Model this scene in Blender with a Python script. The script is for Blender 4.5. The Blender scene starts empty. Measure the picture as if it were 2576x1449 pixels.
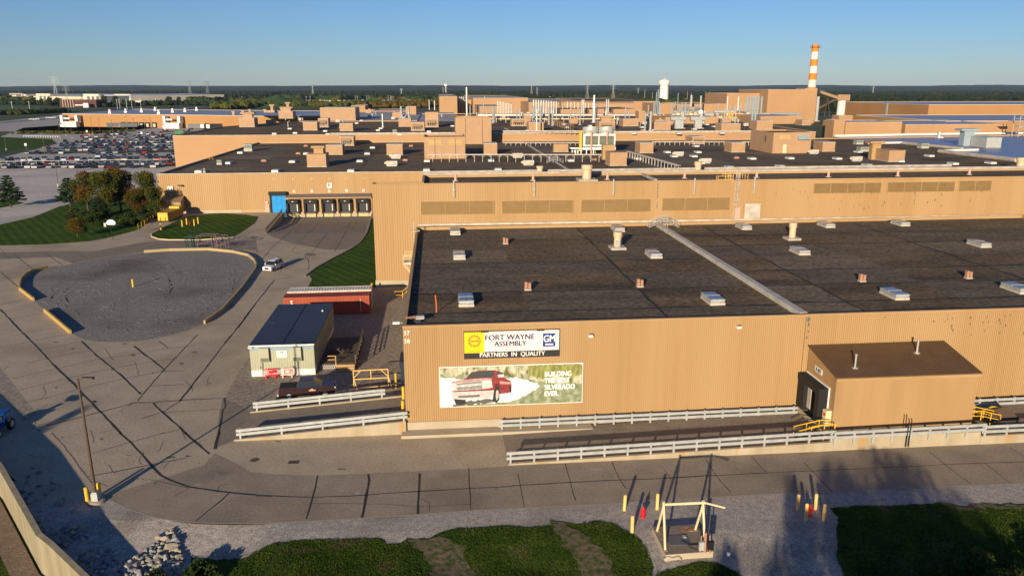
import bpy, bmesh, math, random
from mathutils import Vector, Matrix
from mathutils.geometry import tessellate_polygon
rnd = random.Random(7)
R = math.radians
SC = bpy.context.scene
COL = SC.collection
# ---------------------------------------------------------------- camera
F, CX, CY, CH = 1960.0, 1288.0, 724.5, 32.0        # focal length and centre in units of a 2576 px wide picture
PITCH = math.atan(504.5 / F)
cp, sp = math.cos(PITCH), math.sin(PITCH)
cam_d = bpy.data.cameras.new('camera'); cam = bpy.data.objects.new('camera', cam_d); COL.objects.link(cam)
cam.location = (0, 0, CH); cam.rotation_euler = (R(90) - PITCH, 0, 0)
cam_d.sensor_width = 36; cam_d.lens = 36 * F / 2576; cam_d.clip_start = 0.5; cam_d.clip_end = 40000
SC.camera = cam
# ---------------------------------------------------------------- world, sun, exposure
SUN_EL, SUN_AZ = 12.6, 17.0                         # light travels towards azimuth 17 deg right of the view
W = bpy.data.worlds.new('World'); SC.world = W; W.use_nodes = True
nt = W.node_tree; nt.nodes.clear()
sky = nt.nodes.new('ShaderNodeTexSky'); sky.sky_type = 'NISHITA'; sky.sun_disc = False
sky.sun_elevation = R(SUN_EL); sky.sun_rotation = R(180 + SUN_AZ)
sky.altitude = 200; sky.air_density = 1.0; sky.dust_density = 0.0; sky.ozone_density = 5.0
bg = nt.nodes.new('ShaderNodeBackground'); bg.inputs[1].default_value = 0.068
wo = nt.nodes.new('ShaderNodeOutputWorld')
tint = nt.nodes.new('ShaderNodeMix'); tint.data_type = 'RGBA'; tint.blend_type = 'MULTIPLY'; tint.inputs[0].default_value = 1; tint.inputs[7].default_value = (.95, .98, 1.16, 1)
nt.links.new(sky.outputs[0], tint.inputs[6]); nt.links.new(tint.outputs[2], bg.inputs[0]); nt.links.new(bg.outputs[0], wo.inputs[0])
sd = bpy.data.lights.new('sun', 'SUN'); sd.energy = 5.0; sd.angle = R(0.55); sd.color = (1.0, 0.825, 0.585)
so = bpy.data.objects.new('sun', sd); COL.objects.link(so)
ld = Vector((math.sin(R(SUN_AZ)) * math.cos(R(SUN_EL)), math.cos(R(SUN_AZ)) * math.cos(R(SUN_EL)), -math.sin(R(SUN_EL))))
so.rotation_euler = ld.to_track_quat('-Z', 'Y').to_euler(); so.location = (-60, -60, 120)
SC.view_settings.view_transform = 'Standard'; SC.view_settings.look = 'None'
SC.view_settings.exposure = 0.40; SC.view_settings.gamma = 1
SC.render.engine = 'CYCLES'
SC.cycles.max_bounces = 5; SC.cycles.diffuse_bounces = 2; SC.cycles.volume_bounces = 0
SC.cycles.use_adaptive_sampling = True
# ---------------------------------------------------------------- pixel -> place helpers
def G(x, y, z=0.0):                                 # the point at height z seen at picture position x, y
    a = (x - CX) / F; b = (CY - y) / F
    t = (z - CH) / (-sp + b * cp)
    return Vector((a * t, (cp + b * sp) * t, z))
def HT(xb, yb, yt, zb=0.0):
    d = G(xb, yb, zb).y; b = (CY - yt) / F
    return CH + d * (-sp + b * cp) / (cp + b * sp) - zb
TH = R(5.4); OX, OY = G(1023, 1087)[:2]
cT, sT = math.cos(TH), math.sin(TH)
def uv(p): dx, dy = p[0] - OX, p[1] - OY; return (dx * cT + dy * sT, -dx * sT + dy * cT)
def UV(u, v, z=0.0): return Vector((OX + u * cT - v * sT, OY + u * sT + v * cT, z))
def ptv(v, x, z0=0.0):                              # u at picture column x on the line v (for height z0)
    lo, hi = -1500.0, 1500.0
    for _ in range(60):
        m = (lo + hi) / 2; p = UV(m, v, z0)
        dep = p.y * cp - (z0 - CH) * sp
        if CX + F * p.x / dep < x: lo = m
        else: hi = m
    return lo
def ZR(x0, y0, w):                                  # reader for notes taken in an enlarged crop
    s = w / 2576 / 1.164596
    return lambda zx, zy: (x0 / 1.164596 + zx * s, y0 / 1.164596 + zy * s)
# ---------------------------------------------------------------- materials
def lin(c):
    if isinstance(c, str): c = tuple(int(c[i:i + 2], 16) / 255 for i in (0, 2, 4))
    return tuple(((v / 12.92) if v <= .04045 else ((v + .055) / 1.055) ** 2.4) for v in c)
MC = {}
def mat(name, c1, c2=None, scale=1.0, grain=0.0, gs=6.0, rough=.8, metal=0.0, bump=0.0, bscale=20.0, c3=None, s3=.1, t3=(.45, .6), stretch=(1, 1, 1), detail=6, spec=.3, lo=.35, hi=.65):
    if name in MC: return MC[name]
    m = bpy.data.materials.new(name); m.use_nodes = True; MC[name] = m
    n = m.node_tree.nodes; L = m.node_tree.links; b = n['Principled BSDF']
    b.inputs['Roughness'].default_value = rough; b.inputs['Metallic'].default_value = metal
    b.inputs['Specular IOR Level'].default_value = spec
    b.inputs['Base Color'].default_value = (*c1, 1)
    if c2 is None and not bump: return m
    tc = n.new('ShaderNodeTexCoord'); mp = n.new('ShaderNodeMapping'); mp.inputs['Scale'].default_value = stretch
    L.new(tc.outputs['Object'], mp.inputs[0])
    if c2 is not None:
        nz = n.new('ShaderNodeTexNoise'); nz.inputs['Scale'].default_value = scale; nz.inputs['Detail'].default_value = detail
        L.new(mp.outputs[0], nz.inputs['Vector'])
        mr = n.new('ShaderNodeMapRange'); mr.inputs[1].default_value = lo; mr.inputs[2].default_value = hi
        L.new(nz.outputs[0], mr.inputs[0])
        mx = n.new('ShaderNodeMix'); mx.data_type = 'RGBA'; mx.inputs[6].default_value = (*c1, 1); mx.inputs[7].default_value = (*c2, 1)
        L.new(mr.outputs[0], mx.inputs[0]); out = mx.outputs[2]
        if c3 is not None:
            n3 = n.new('ShaderNodeTexNoise'); n3.inputs['Scale'].default_value = s3; n3.inputs['Detail'].default_value = 4
            L.new(mp.outputs[0], n3.inputs['Vector'])
            m3 = n.new('ShaderNodeMapRange'); m3.inputs[1].default_value = t3[0]; m3.inputs[2].default_value = t3[1]; L.new(n3.outputs[0], m3.inputs[0])
            x3 = n.new('ShaderNodeMix'); x3.data_type = 'RGBA'; L.new(m3.outputs[0], x3.inputs[0]); L.new(out, x3.inputs[6]); x3.inputs[7].default_value = (*c3, 1)
            out = x3.outputs[2]
        if grain:
            ng = n.new('ShaderNodeTexNoise'); ng.inputs['Scale'].default_value = gs; ng.inputs['Detail'].default_value = 3; L.new(tc.outputs['Object'], ng.inputs['Vector'])
            mg = n.new('ShaderNodeMapRange'); mg.inputs[1].default_value = .32; mg.inputs[2].default_value = .68; mg.inputs[3].default_value = 1 - grain; mg.inputs[4].default_value = 1 + grain; L.new(ng.outputs[0], mg.inputs[0])
            vm = n.new('ShaderNodeVectorMath'); vm.operation = 'SCALE'; L.new(out, vm.inputs[0]); L.new(mg.outputs[0], vm.inputs['Scale']); out = vm.outputs[0]
        L.new(out, b.inputs['Base Color'])
    if bump:
        nb = n.new('ShaderNodeTexNoise'); nb.inputs['Scale'].default_value = bscale; nb.inputs['Detail'].default_value = 4
        L.new(mp.outputs[0], nb.inputs['Vector'])
        bp = n.new('ShaderNodeBump'); bp.inputs['Strength'].default_value = bump; bp.inputs['Distance'].default_value = .05
        L.new(nb.outputs[0], bp.inputs['Height']); L.new(bp.outputs[0], b.inputs['Normal'])
    return m
beige = mat('beige siding', (.415, .262, .122), (.385, .24, .108), scale=1.1, rough=.6, spec=.25, c3=(.43, .28, .138), s3=.12, stretch=(1, 1, .05))
beige_f = mat('beige far siding', (.445, .262, .130), (.40, .235, .115), scale=.05, rough=.65)
beige_u = mat('beige unit panel', (.44, .275, .155), (.40, .245, .135), scale=.4, rough=.6)
beige_d = mat('tan dull panel', (.37, .235, .13), (.33, .21, .115), scale=.5, rough=.6)
louver_m = mat('louver paint', (.50, .345, .16), (.46, .31, .14), scale=.6, rough=.6)
roofd = mat('gravel ballast roof', (.140, .100, .060), (.20, .146, .088), grain=.38, gs=2.2, scale=.22, rough=.95, bump=.6, bscale=6, c3=(.090, .068, .046), s3=.09, t3=(.48, .68), stretch=(.35, 1.2, 1), spec=.1)
roofb = mat('pale membrane roof', (.30, .31, .36), (.24, .25, .31), scale=.08, rough=.45, spec=.5)
roofw = mat('weathered grey roof', (.42, .39, .37), (.30, .28, .28), scale=.06, rough=.8)
white = mat('white paint', (.80, .78, .74), (.70, .68, .63), scale=1.2, rough=.5)
whited = mat('dirty white metal', (.60, .54, .46), (.42, .37, .31), scale=.8, rough=.6)
flash = mat('roof flashing', (.52, .47, .40), (.38, .33, .28), scale=.5, rough=.6)
cream = mat('cream paint', (.75, .62, .38), (.68, .55, .32), scale=.8, rough=.6)
galv = mat('galvanised steel', (.50, .52, .50), (.40, .42, .42), scale=1.5, rough=.5, metal=.25)
silver = mat('bright silver duct', (.72, .70, .66), (.58, .55, .5), scale=1.0, rough=.35, metal=.55)
bluegrey = mat('blue grey duct', (.30, .38, .42), (.24, .31, .36), scale=1.0, rough=.5)
conc = mat('old concrete paving', (.41, .332, .232), (.47, .385, .275), grain=.18, gs=5, scale=.35, rough=.9, bump=.15, bscale=14, c3=(.32, .258, .186), s3=.07, t3=(.5, .7), spec=.2)
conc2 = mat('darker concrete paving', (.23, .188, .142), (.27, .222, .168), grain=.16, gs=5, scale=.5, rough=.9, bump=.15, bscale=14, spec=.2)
asph = mat('asphalt', (.085, .075, .068), (.11, .097, .088), scale=.4, rough=.95, spec=.15)
concw = mat('cast concrete wall', (.44, .37, .265), (.34, .275, .18), scale=.5, rough=.85, c3=(.42, .26, .11), s3=.55, t3=(.58, .68), stretch=(1, 1, .35))
plinth_m = mat('pale concrete plinth', (.46, .39, .29), (.40, .335, .24), scale=.4, rough=.85)
wallg = mat('weathered precast wall', (.34, .295, .195), (.26, .22, .14), scale=1.3, rough=.85, stretch=(1, 1, .15))
grav = mat('grey gravel', (.33, .295, .255), (.46, .415, .36), grain=.4, gs=9, scale=2, rough=1, bump=.5, bscale=12, c3=(.25, .215, .175), s3=.15, t3=(.52, .7), spec=.1)
gravi = mat('island gravel', (.225, .205, .182), (.275, .252, .226), grain=.35, gs=4, scale=1.0, rough=1, bump=1.0, bscale=4, c3=(.15, .132, .115), s3=.06, t3=(.5, .7), spec=.1)
gravy = mat('yard gravel', (.27, .228, .175), (.36, .305, .24), grain=.3, gs=2.5, scale=3.5, rough=1, bump=.7, bscale=7, c3=(.25, .21, .165), s3=.15, t3=(.5, .7), spec=.1)
gravp = mat('pale gravel lot', (.50, .455, .405), (.60, .55, .49), grain=.12, gs=1, scale=.8, rough=1, bump=.4, bscale=3, c3=(.42, .38, .335), s3=.05, t3=(.45, .65))
grassm = mat('mown grass', (.045, .085, .011), (.07, .115, .017), grain=.35, gs=3, scale=1.3, rough=1, bump=1.0, bscale=8, c3=(.042, .085, .012), s3=.16, spec=.05)
def stripes(m, w, ang, k):                            # mowing stripes
    n = m.node_tree.nodes; L = m.node_tree.links; b = n['Principled BSDF']; src = b.inputs['Base Color'].links[0].from_socket; tc = n.new('ShaderNodeTexCoord'); mp = n.new('ShaderNodeMapping'); mp.inputs['Rotation'].default_value = (0, 0, R(ang)); L.new(tc.outputs['Object'], mp.inputs[0])
    wv = n.new('ShaderNodeTexWave'); wv.inputs['Scale'].default_value = w; wv.inputs['Distortion'].default_value = 3.5; wv.inputs['Detail Scale'].default_value = .3; L.new(mp.outputs[0], wv.inputs[0]); mr = n.new('ShaderNodeMapRange'); mr.inputs[3].default_value = 1 - k; mr.inputs[4].default_value = 1 + k; L.new(wv.outputs[1], mr.inputs[0])
    vm = n.new('ShaderNodeVectorMath'); vm.operation = 'SCALE'; L.new(src, vm.inputs[0]); L.new(mr.outputs[0], vm.inputs['Scale']); L.new(vm.outputs[0], b.inputs['Base Color'])
stripes(grassm, .17, -38, .2)
grassn = mat('coarse grass', (.032, .062, .008), (.060, .092, .014), grain=.45, gs=5, scale=.5, rough=1, bump=1.0, bscale=9, c3=(.095, .085, .035), s3=.35, t3=(.56, .7), spec=.05)
field = mat('far fields', (.030, .055, .016), (.05, .075, .022), scale=.004, rough=1, c3=(.07, .075, .03), s3=.0015)
dirt = mat('bare dirt', (.20, .145, .10), (.27, .20, .14), scale=2, rough=1, bump=.8, bscale=6)
seal = mat('crack sealant', (.042, .037, .034), rough=.75)
sealt = mat('slab joint', (.055, .045, .04), rough=.9)
edge_m = mat('pale slab edge', (.40, .34, .26), rough=.9)
yel = mat('yellow paint', (.80, .47, .035), (.68, .40, .04), scale=3, rough=.5)
yelp = mat('faded yellow post', (.86, .56, .20), (.8, .5, .16), scale=3, rough=.5)
yelk = mat('worn yellow kerb', (.50, .32, .07), (.40, .31, .17), scale=1.2, rough=.8, lo=.45, hi=.6)
red = mat('red paint', (.62, .02, .03), rough=.4)
pink = mat('faded red', (.62, .36, .30), rough=.6)
black = mat('black rubber', (.018, .018, .018), rough=.7)
darkm = mat('dark opening', (.01, .01, .012), rough=.6)
brownm = mat('brown metal', (.10, .065, .045), rough=.5)
rust = mat('rusty vent', (.44, .24, .16), (.36, .19, .12), scale=3, rough=.8)
orange = mat('orange plastic', (.75, .17, .04), rough=.5)
navy = mat('dark blue black', (.02, .03, .05), rough=.5)
glassd = mat('dark glass', (.02, .025, .03), rough=.12, spec=.6)
skyl = mat('skylight dome', (.17, .21, .27), rough=.18, spec=.7)
# ---------------------------------------------------------------- mesh builder
class MB:
    def __init__(s): s.v = []; s.f = []; s.m = []
    def add(s, vs, fs, mi=0):
        o = len(s.v); s.v += [tuple(v) for v in vs]; s.f += [tuple(i + o for i in f) for f in fs]; s.m += [mi] * len(fs); return s
    def box(s, x0, x1, y0, y1, z0, z1, mi=0, top=None):
        s.add([(x0, y0, z0), (x1, y0, z0), (x1, y1, z0), (x0, y1, z0), (x0, y0, z1), (x1, y0, z1), (x1, y1, z1), (x0, y1, z1)],
              [(0, 3, 2, 1), (0, 1, 5, 4), (1, 2, 6, 5), (2, 3, 7, 6), (3, 0, 4, 7)], mi)
        o = len(s.v) - 4; s.f.append((o, o + 1, o + 2, o + 3)); s.m.append(mi if top is None else top); return s
    def cyl(s, x, y, z0, z1, r0, r1=None, n=12, mi=0, cap=True):
        r1 = r0 if r1 is None else r1; vs = []
        for k in range(n):
            a = 2 * math.pi * k / n; vs.append((x + r0 * math.cos(a), y + r0 * math.sin(a), z0))
        for k in range(n):
            a = 2 * math.pi * k / n; vs.append((x + r1 * math.cos(a), y + r1 * math.sin(a), z1))
        fs = [(k, (k + 1) % n, n + (k + 1) % n, n + k) for k in range(n)]
        if cap: fs += [tuple(range(n - 1, -1, -1)), tuple(range(n, 2 * n))]
        return s.add(vs, fs, mi)
    def tube(s, pts, r, n=6, mi=0):
        pts = [Vector(p) for p in pts]; rings = []
        for i, p in enumerate(pts):
            d = (pts[min(i + 1, len(pts) - 1)] - pts[max(i - 1, 0)]).normalized()
            a = d.cross(Vector((0, 0, 1))) if abs(d.z) < .95 else d.cross(Vector((1, 0, 0)))
            a.normalize(); b = d.cross(a)
            rr = r[i] if isinstance(r, (list, tuple)) else r
            rings.append([p + a * rr * math.cos(2 * math.pi * (k + .5) / n) + b * rr * math.sin(2 * math.pi * (k + .5) / n) for k in range(n)])
        vs = [q for g in rings for q in g]; fs = []
        for i in range(len(pts) - 1):
            for k in range(n): fs.append((i * n + k, (i + 1) * n + k, (i + 1) * n + (k + 1) % n, i * n + (k + 1) % n))
        fs += [tuple(range(n)), tuple(range(len(vs) - 1, len(vs) - n - 1, -1))]
        return s.add(vs, fs, mi)
    def prism(s, pts, z0, z1, mi=0, top=None):        # pts: list of (x, y)
        n = len(pts); a = sum(pts[i][0] * pts[(i + 1) % n][1] - pts[(i + 1) % n][0] * pts[i][1] for i in range(n))
        if a < 0: pts = pts[::-1]
        f0 = (lambda p: z0) if not callable(z0) else z0; f1 = (lambda p: z1) if not callable(z1) else z1
        vs = [(p[0], p[1], f0(p)) for p in pts] + [(p[0], p[1], f1(p)) for p in pts]
        s.add(vs, [(i, (i + 1) % n, n + (i + 1) % n, n + i) for i in range(n)], mi)
        tr = tessellate_polygon([[Vector((p[0], p[1], 0)) for p in pts]]); o = len(s.v) - 2 * n
        for t in tr:
            q = [pts[i] for i in t]; ar = (q[1][0] - q[0][0]) * (q[2][1] - q[0][1]) - (q[2][0] - q[0][0]) * (q[1][1] - q[0][1])
            t = tuple(t) if ar > 0 else tuple(t[::-1])
            s.f.append(tuple(o + n + i for i in t)); s.m.append(mi if top is None else top)
            s.f.append(tuple(o + i for i in t[::-1])); s.m.append(mi)
        return s
    def sheet(s, pts, z=None, mi=0):                  # flat polygon from 3-D points, facing up
        pts = [Vector(p) for p in pts]
        tr = tessellate_polygon([[Vector((p.x, p.y, 0)) for p in pts]])
        fs = []
        for t in tr:
            q = [pts[i] for i in t]; ar = (q[1].x - q[0].x) * (q[2].y - q[0].y) - (q[2].x - q[0].x) * (q[1].y - q[0].y)
            fs.append(tuple(t) if ar > 0 else tuple(t[::-1]))
        return s.add([(p.x, p.y, p.z if z is None else z) for p in pts], fs, mi)
    def strip(s, pts, w, z, mi=0):                    # ribbon on the ground along pts
        pts = [Vector((p[0], p[1], 0)) for p in pts]; vs = []
        for i, p in enumerate(pts):
            d = (pts[min(i + 1, len(pts) - 1)] - pts[max(i - 1, 0)]); d.z = 0; d.normalize(); nn = Vector((-d.y, d.x, 0))
            ww = w[i] if isinstance(w, (list, tuple)) else w
            vs += [p + nn * ww / 2 + Vector((0, 0, z)), p - nn * ww / 2 + Vector((0, 0, z))]
        return s.add(vs, [(2 * i, 2 * i + 1, 2 * i + 3, 2 * i + 2) for i in range(len(pts) - 1)], mi)
    def kerb(s, pts, w, z0, z1, mi=0):                # solid ribbon with rectangular section; z1 may be a list
        pts = [Vector((p[0], p[1], 0)) for p in pts]; vs = []; n = len(pts)
        for i, p in enumerate(pts):
            d = (pts[min(i + 1, n - 1)] - pts[max(i - 1, 0)]); d.normalize(); nn = Vector((-d.y, d.x, 0)) * w / 2
            a0 = z0[i] if isinstance(z0, (list, tuple)) else z0; a1 = z1[i] if isinstance(z1, (list, tuple)) else z1
            vs += [p + nn + Vector((0, 0, a0)), p - nn + Vector((0, 0, a0)), p - nn + Vector((0, 0, a1)), p + nn + Vector((0, 0, a1))]
        fs = []
        for i in range(n - 1):
            for k in range(4): fs.append((4 * i + k, 4 * i + 4 + k, 4 * i + 4 + (k + 1) % 4, 4 * i + (k + 1) % 4))
        fs += [(0, 1, 2, 3), tuple(4 * n - 4 + k for k in (3, 2, 1, 0))]
        return s.add(vs, fs, mi)
    def mesh(s, name, mats, smooth=False):
        me = bpy.data.meshes.new(name); me.from_pydata(s.v, [], s.f)
        for m in (mats if isinstance(mats, (list, tuple)) else [mats]): me.materials.append(m)
        me.polygons.foreach_set('material_index', s.m)
        if smooth: me.polygons.foreach_set('use_smooth', [True] * len(s.f))
        me.update(); return me
def link(name, data, parent=None, loc=(0, 0, 0), rz=0.0):
    o = bpy.data.objects.new(name, data); COL.objects.link(o); o.location = loc; o.rotation_euler = (0, 0, rz)
    if parent is not None: o.parent = parent
    return o
def tag(o, label=None, cat=None, group=None, kind=None):
    if label: o['label'] = label
    if cat: o['category'] = cat
    if group: o['group'] = group
    if kind: o['kind'] = kind
    return o
def thing(name, label, cat, loc, rz=TH, group=None):
    o = link(name, None, None, loc, rz); o.empty_display_size = .5; return tag(o, label, cat, group)
def part(par, name, mb, mats, label=None, smooth=False):
    o = link(name, mb.mesh(name, mats, smooth), par)
    if label: o['label'] = label
    return o
def solo(name, label, cat, mb, mats, loc=(0, 0, 0), rz=TH, group=None, smooth=False):
    return tag(link(name, mb.mesh(name, mats, smooth), None, loc, rz), label, cat, group)
def struct(name, mb, mats, kind='structure', smooth=False):
    return tag(link(name, mb.mesh(name, mats, smooth)), kind=kind)
def clone(src, loc, rz=None, label=None, group=None):  # a thing with copies of its parts and sub-parts
    r = src.copy(); COL.objects.link(r); r.location = loc
    if rz is not None: r.rotation_euler = (0, 0, rz)
    if label: r['label'] = label
    if group: r['group'] = group; src['group'] = group
    for ch in list(src.children):
        c = ch.copy(); COL.objects.link(c); c.parent = r
        for g in list(ch.children):
            d = g.copy(); COL.objects.link(d); d.parent = c
    return r
def gp(pts, z=0.0): return [G(x, y, z) for x, y in pts]
def text(s, size, mats, ext=.01, bold=0.0, align='CENTER', xs=1.0, dup=0):
    cu = bpy.data.curves.new('t', 'FONT'); cu.body = s; cu.size = size; cu.extrude = ext; cu.offset = bold; cu.align_x = align; cu.align_y = 'CENTER'
    o = bpy.data.objects.new('t', cu); COL.objects.link(o)
    bpy.context.view_layer.update(); dg = bpy.context.evaluated_depsgraph_get()
    me = bpy.data.meshes.new_from_object(o.evaluated_get(dg)); bpy.data.objects.remove(o); me.materials.clear(); me.materials.append(mats)
    me.transform(Matrix.Rotation(R(90), 4, 'X') @ Matrix.Scale(xs, 4, (1, 0, 0))); me.name = 'lettering'
    if dup:                                           # heavier strokes: the same outline again, a little to the side
        bm = bmesh.new(); bm.from_mesh(me); me2 = me.copy(); me2.transform(Matrix.Translation((dup, -.002, dup * .4))); bm.from_mesh(me2); bm.to_mesh(me); bm.free()
    return me
ORD = ['first', 'second', 'third', 'fourth', 'fifth', 'sixth', 'seventh', 'eighth', 'ninth', 'tenth', 'eleventh', 'twelfth'] + ['%dth' % i for i in range(13, 80)]
def ordn(i):
    if i < 12: return ORD[i]
    k = i + 1; return '%d%s' % (k, {1: 'st', 2: 'nd', 3: 'rd'}.get(k % 10, 'th') if not 10 < k % 100 < 20 else 'th')
def inpoly(x, y, P):
    c = False; n = len(P)
    for i in range(n):
        (x0, y0), (x1, y1) = P[i], P[i - 1]
        if (y0 > y) != (y1 > y) and x < (x1 - x0) * (y - y0) / (y1 - y0) + x0: c = not c
    return c
# ================================================================ ground
zL = ZR(0, 850, 750); zM = ZR(0, 1267, 750); zN = ZR(750, 1267, 750); zO = ZR(1500, 1267, 750); zP = ZR(2250, 1267, 750)
zA = ZR(0, 500, 750); zB = ZR(650, 540, 750); zC = ZR(650, 820, 852.75); z1 = ZR(0, 200, 750); z2 = ZR(750, 200, 750); z3 = ZR(1500, 200, 750)
zW = ZR(2250, 540, 750); zD = ZR(1400, 540, 750)
def zl(fn, pts, z=0.0): return [G(*fn(*p), z) for p in pts]
# retaining wall line at lower left (plan), top height above the lot
WT = 1.25
WZ = [1.3, 1.25, 1.2, 1.05, .45, .2]
wall_line = [G(x, y, z) for (x, y), z in zip(((-260, 870), (0, 1170), (98, 1343), (128, 1366), (215, 1449), (245, 1478)), WZ)]
def side_w(x, y):                                    # >0 on the lawn side (south-west) of the wall
    best = None
    for a, b in zip(wall_line[:-1], wall_line[1:]):
        dx, dy = b.x - a.x, b.y - a.y; t = max(0, min(1, ((x - a.x) * dx + (y - a.y) * dy) / (dx * dx + dy * dy)))
        px_, py_ = a.x + t * dx, a.y + t * dy; d = math.hypot(x - px_, y - py_)
        s = -((x - a.x) * dy - (y - a.y) * dx) * -1
        if best is None or d < best[0]: best = (d, -1 if ((x - a.x) * dy - (y - a.y) * dx) < 0 else 1)
    return best[0] * best[1]
_c = 0
edge_bot = zl(zM, [(1060, 650), (1180, 715), (1300, 770), (1450, 825), (1600, 860), (1780, 888), (1960, 905), (2250, 913), (2560, 915)]) + \
    zl(zN, [(250, 903), (500, 893), (1060, 860), (1630, 825), (2160, 785), (2560, 765)]) + zl(zO, [(1040, 715), (1300, 690), (2200, 640)]) + \
    zl(zP, [(0, 620), (600, 600), (1500, 555), (2576, 510), (4200, 430)])
def gz(x, y):
    z = -0.04
    if x < 4 and y < 57:                            # the rubble hollow behind the wall
        d = 0.0
        for i, p in enumerate(edge_bot[:9]): pass
        ex = (y - 42) * 1.0
        k = max(0, min(1, (53.5 - y) / 4)) * max(0, min(1, (-19 - x) / 4 + .5)); z -= 0.55 * k
    if x > -17 and y < 53:                            # grass bank in front: gentle humps
        k = max(0, min(1, (51.5 - y) / 4)); z += k * (.14 * math.sin(x * .22 + 1) * math.sin(y * .5) + .06 * math.sin(x * .9) * math.sin(y * 1.1 + 2) - .2)
    u, v = uv((x, y))
    if -44 < u < -6 and 104 < v < 150: pass
    return z
# dock apron (sunken) outline on the ground plane
ap_w0, ap_w1 = -37.3, -13.9
ap = [UV(ap_w0, 139.2), G(668, 586), G(690, 598), G(735, 612), G(820, 628), G(868, 628), G(905, 613), G(915, 600), UV(ap_w1, 139.2)]
g = MB()
xs = [-9000, -3000, -900, -300, -110, -80, -62] + [-56 + .75 * i for i in range(150)] + [64, 80, 110, 300, 900, 3000, 9000]
ys = [-1500, -200, 0, 20, 30] + [36 + .75 * i for i in range(40)] + [70, 80, 92]
top_ys = [92, 103]
vs = [(x, y, (-2.0 if x < -8 and side_w(x, y) > -.9 else gz(x, y) - .02) if y < 66 else -.04) for y in ys for x in xs]; nx = len(xs)
g.add(vs, [(j * nx + i, j * nx + i + 1, (j + 1) * nx + i + 1, (j + 1) * nx + i) for j in range(len(ys) - 1) for i in range(nx - 1)])
# beyond y = 92: a big sheet with the apron cut out
E_ = 9000
left = [Vector((-E_, 92, 0)), Vector((0, 92, 0))]
out = [Vector((-E_, 92, -.04)), Vector((E_, 92, -.04)), Vector((E_, 30000, -.04)), Vector((-E_ , 30000, -.04))]
tr = tessellate_polygon([[Vector((p.x, p.y, 0)) for p in out], [Vector((p.x, p.y, 0)) for p in ap]])
allp = out + ap
fs = []
for t in tr:
    q = [allp[i] for i in t]; ar = (q[1].x - q[0].x) * (q[2].y - q[0].y) - (q[2].x - q[0].x) * (q[1].y - q[0].y)
    fs.append(tuple(t) if ar > 0 else tuple(t[::-1]))
g.add([(p.x, p.y, -.04) for p in allp], fs)
struct('ground', g, field)
# sloping apron
g = MB(); n = len(ap); low = -1.25
def apz(p):
    u, v = uv(p); return low * max(0, min(1, (v - 108) / 22))
N1, N2 = 14, 16
g2 = []
L0, L1 = ap[1], ap[0]; R0, R1 = ap[-2], ap[-1]
rows = []
for j in range(N2 + 1):
    t = j / N2; a = L0.lerp(L1, t); b = Vector(R0.lerp(R1, t)); rows.append([a.lerp(b, i / N1) for i in range(N1 + 1)])
vs = [(p.x, p.y, apz(p) if j else .0) for j, r in enumerate(rows) for p in r]
g.add(vs, [(j * (N1 + 1) + i, j * (N1 + 1) + i + 1, (j + 1) * (N1 + 1) + i + 1, (j + 1) * (N1 + 1) + i) for j in range(N2) for i in range(N1)])
front = [ap[1]] + ap[2:8]
tr_pts = [Vector((p.x, p.y, 0)) for p in front]
g.sheet(tr_pts, -.0)
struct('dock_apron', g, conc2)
g = MB()                                             # side walls of the apron
for a, b in ((ap[1], ap[0]), (ap[-2], ap[-1])):
    for j in range(8):
        p, q = a.lerp(b, j / 8), a.lerp(b, (j + 1) / 8)
        zp, zq = apz(p), apz(q)
        g.kerb([p, q], .25, [zp - .1, zq - .1], [.06, .06])
solo('retaining_wall', 'low concrete walls holding both sides of the sunken dock apron', 'retaining wall', g, concw, rz=0)
# pavement
pav = [G(-200, 620), G(-200, 1000), G(-30, 1135), Vector((wall_line[1].x, wall_line[1].y, 0)) + Vector((.6, .3, 0)), G(100, 1268), G(228, 1262)] + edge_bot + \
      [Vector((95, edge_bot[-1].y + 8, 0)), Vector((95, 71, 0)), UV(30, -.3), UV(-.3, -.3), UV(-.3, 57), UV(-6, 56.5)] + [ap[-1]] + ap[-2:0:-1] + [ap[0], G(650, 533), UV(-68, 141), G(300, 540), G(180, 600)]
g = MB().sheet(pav, 0.0)
pave = struct('pavement', g, conc)
# darker poured bands (front road strip) and asphalt by the ramps
g = MB(); g.sheet(zl(zN, [(-60, 395), (200, 420), (640, 432), (1200, 405), (2140, 362), (2576, 335)]) + zl(zO, [(40, 330), (2576, 205)]) + zl(zP, [(640, 170), (2576, 90), (4000, 30)]) + edge_bot[:7:-1][:0] + list(reversed(edge_bot))[0:] + zl(zM, [(1040, 640), (1500, 500), (2050, 330), (2160, 205), (2400, 320)]), .004)
struct('front_road', g, mat('front road concrete', (.30, .245, .182), (.345, .285, .212), grain=.16, gs=5, scale=.45, rough=.9, bump=.15, bscale=14, c3=(.225, .185, .142), s3=.12, t3=(.5, .7), spec=.2))
g = MB(); g.sheet(zl(zA, [(-300, 830), (0, 825), (480, 812), (940, 812), (1450, 720), (1800, 700), (2576, 700)]) + [G(650, 640)] + zl(zA, [(2576, 800), (2200, 790), (1500, 805), (1200, 850), (740, 935), (560, 870), (0, 890), (-300, 900)]), .004)
struct('asphalt_patch', g, conc2)
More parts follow.
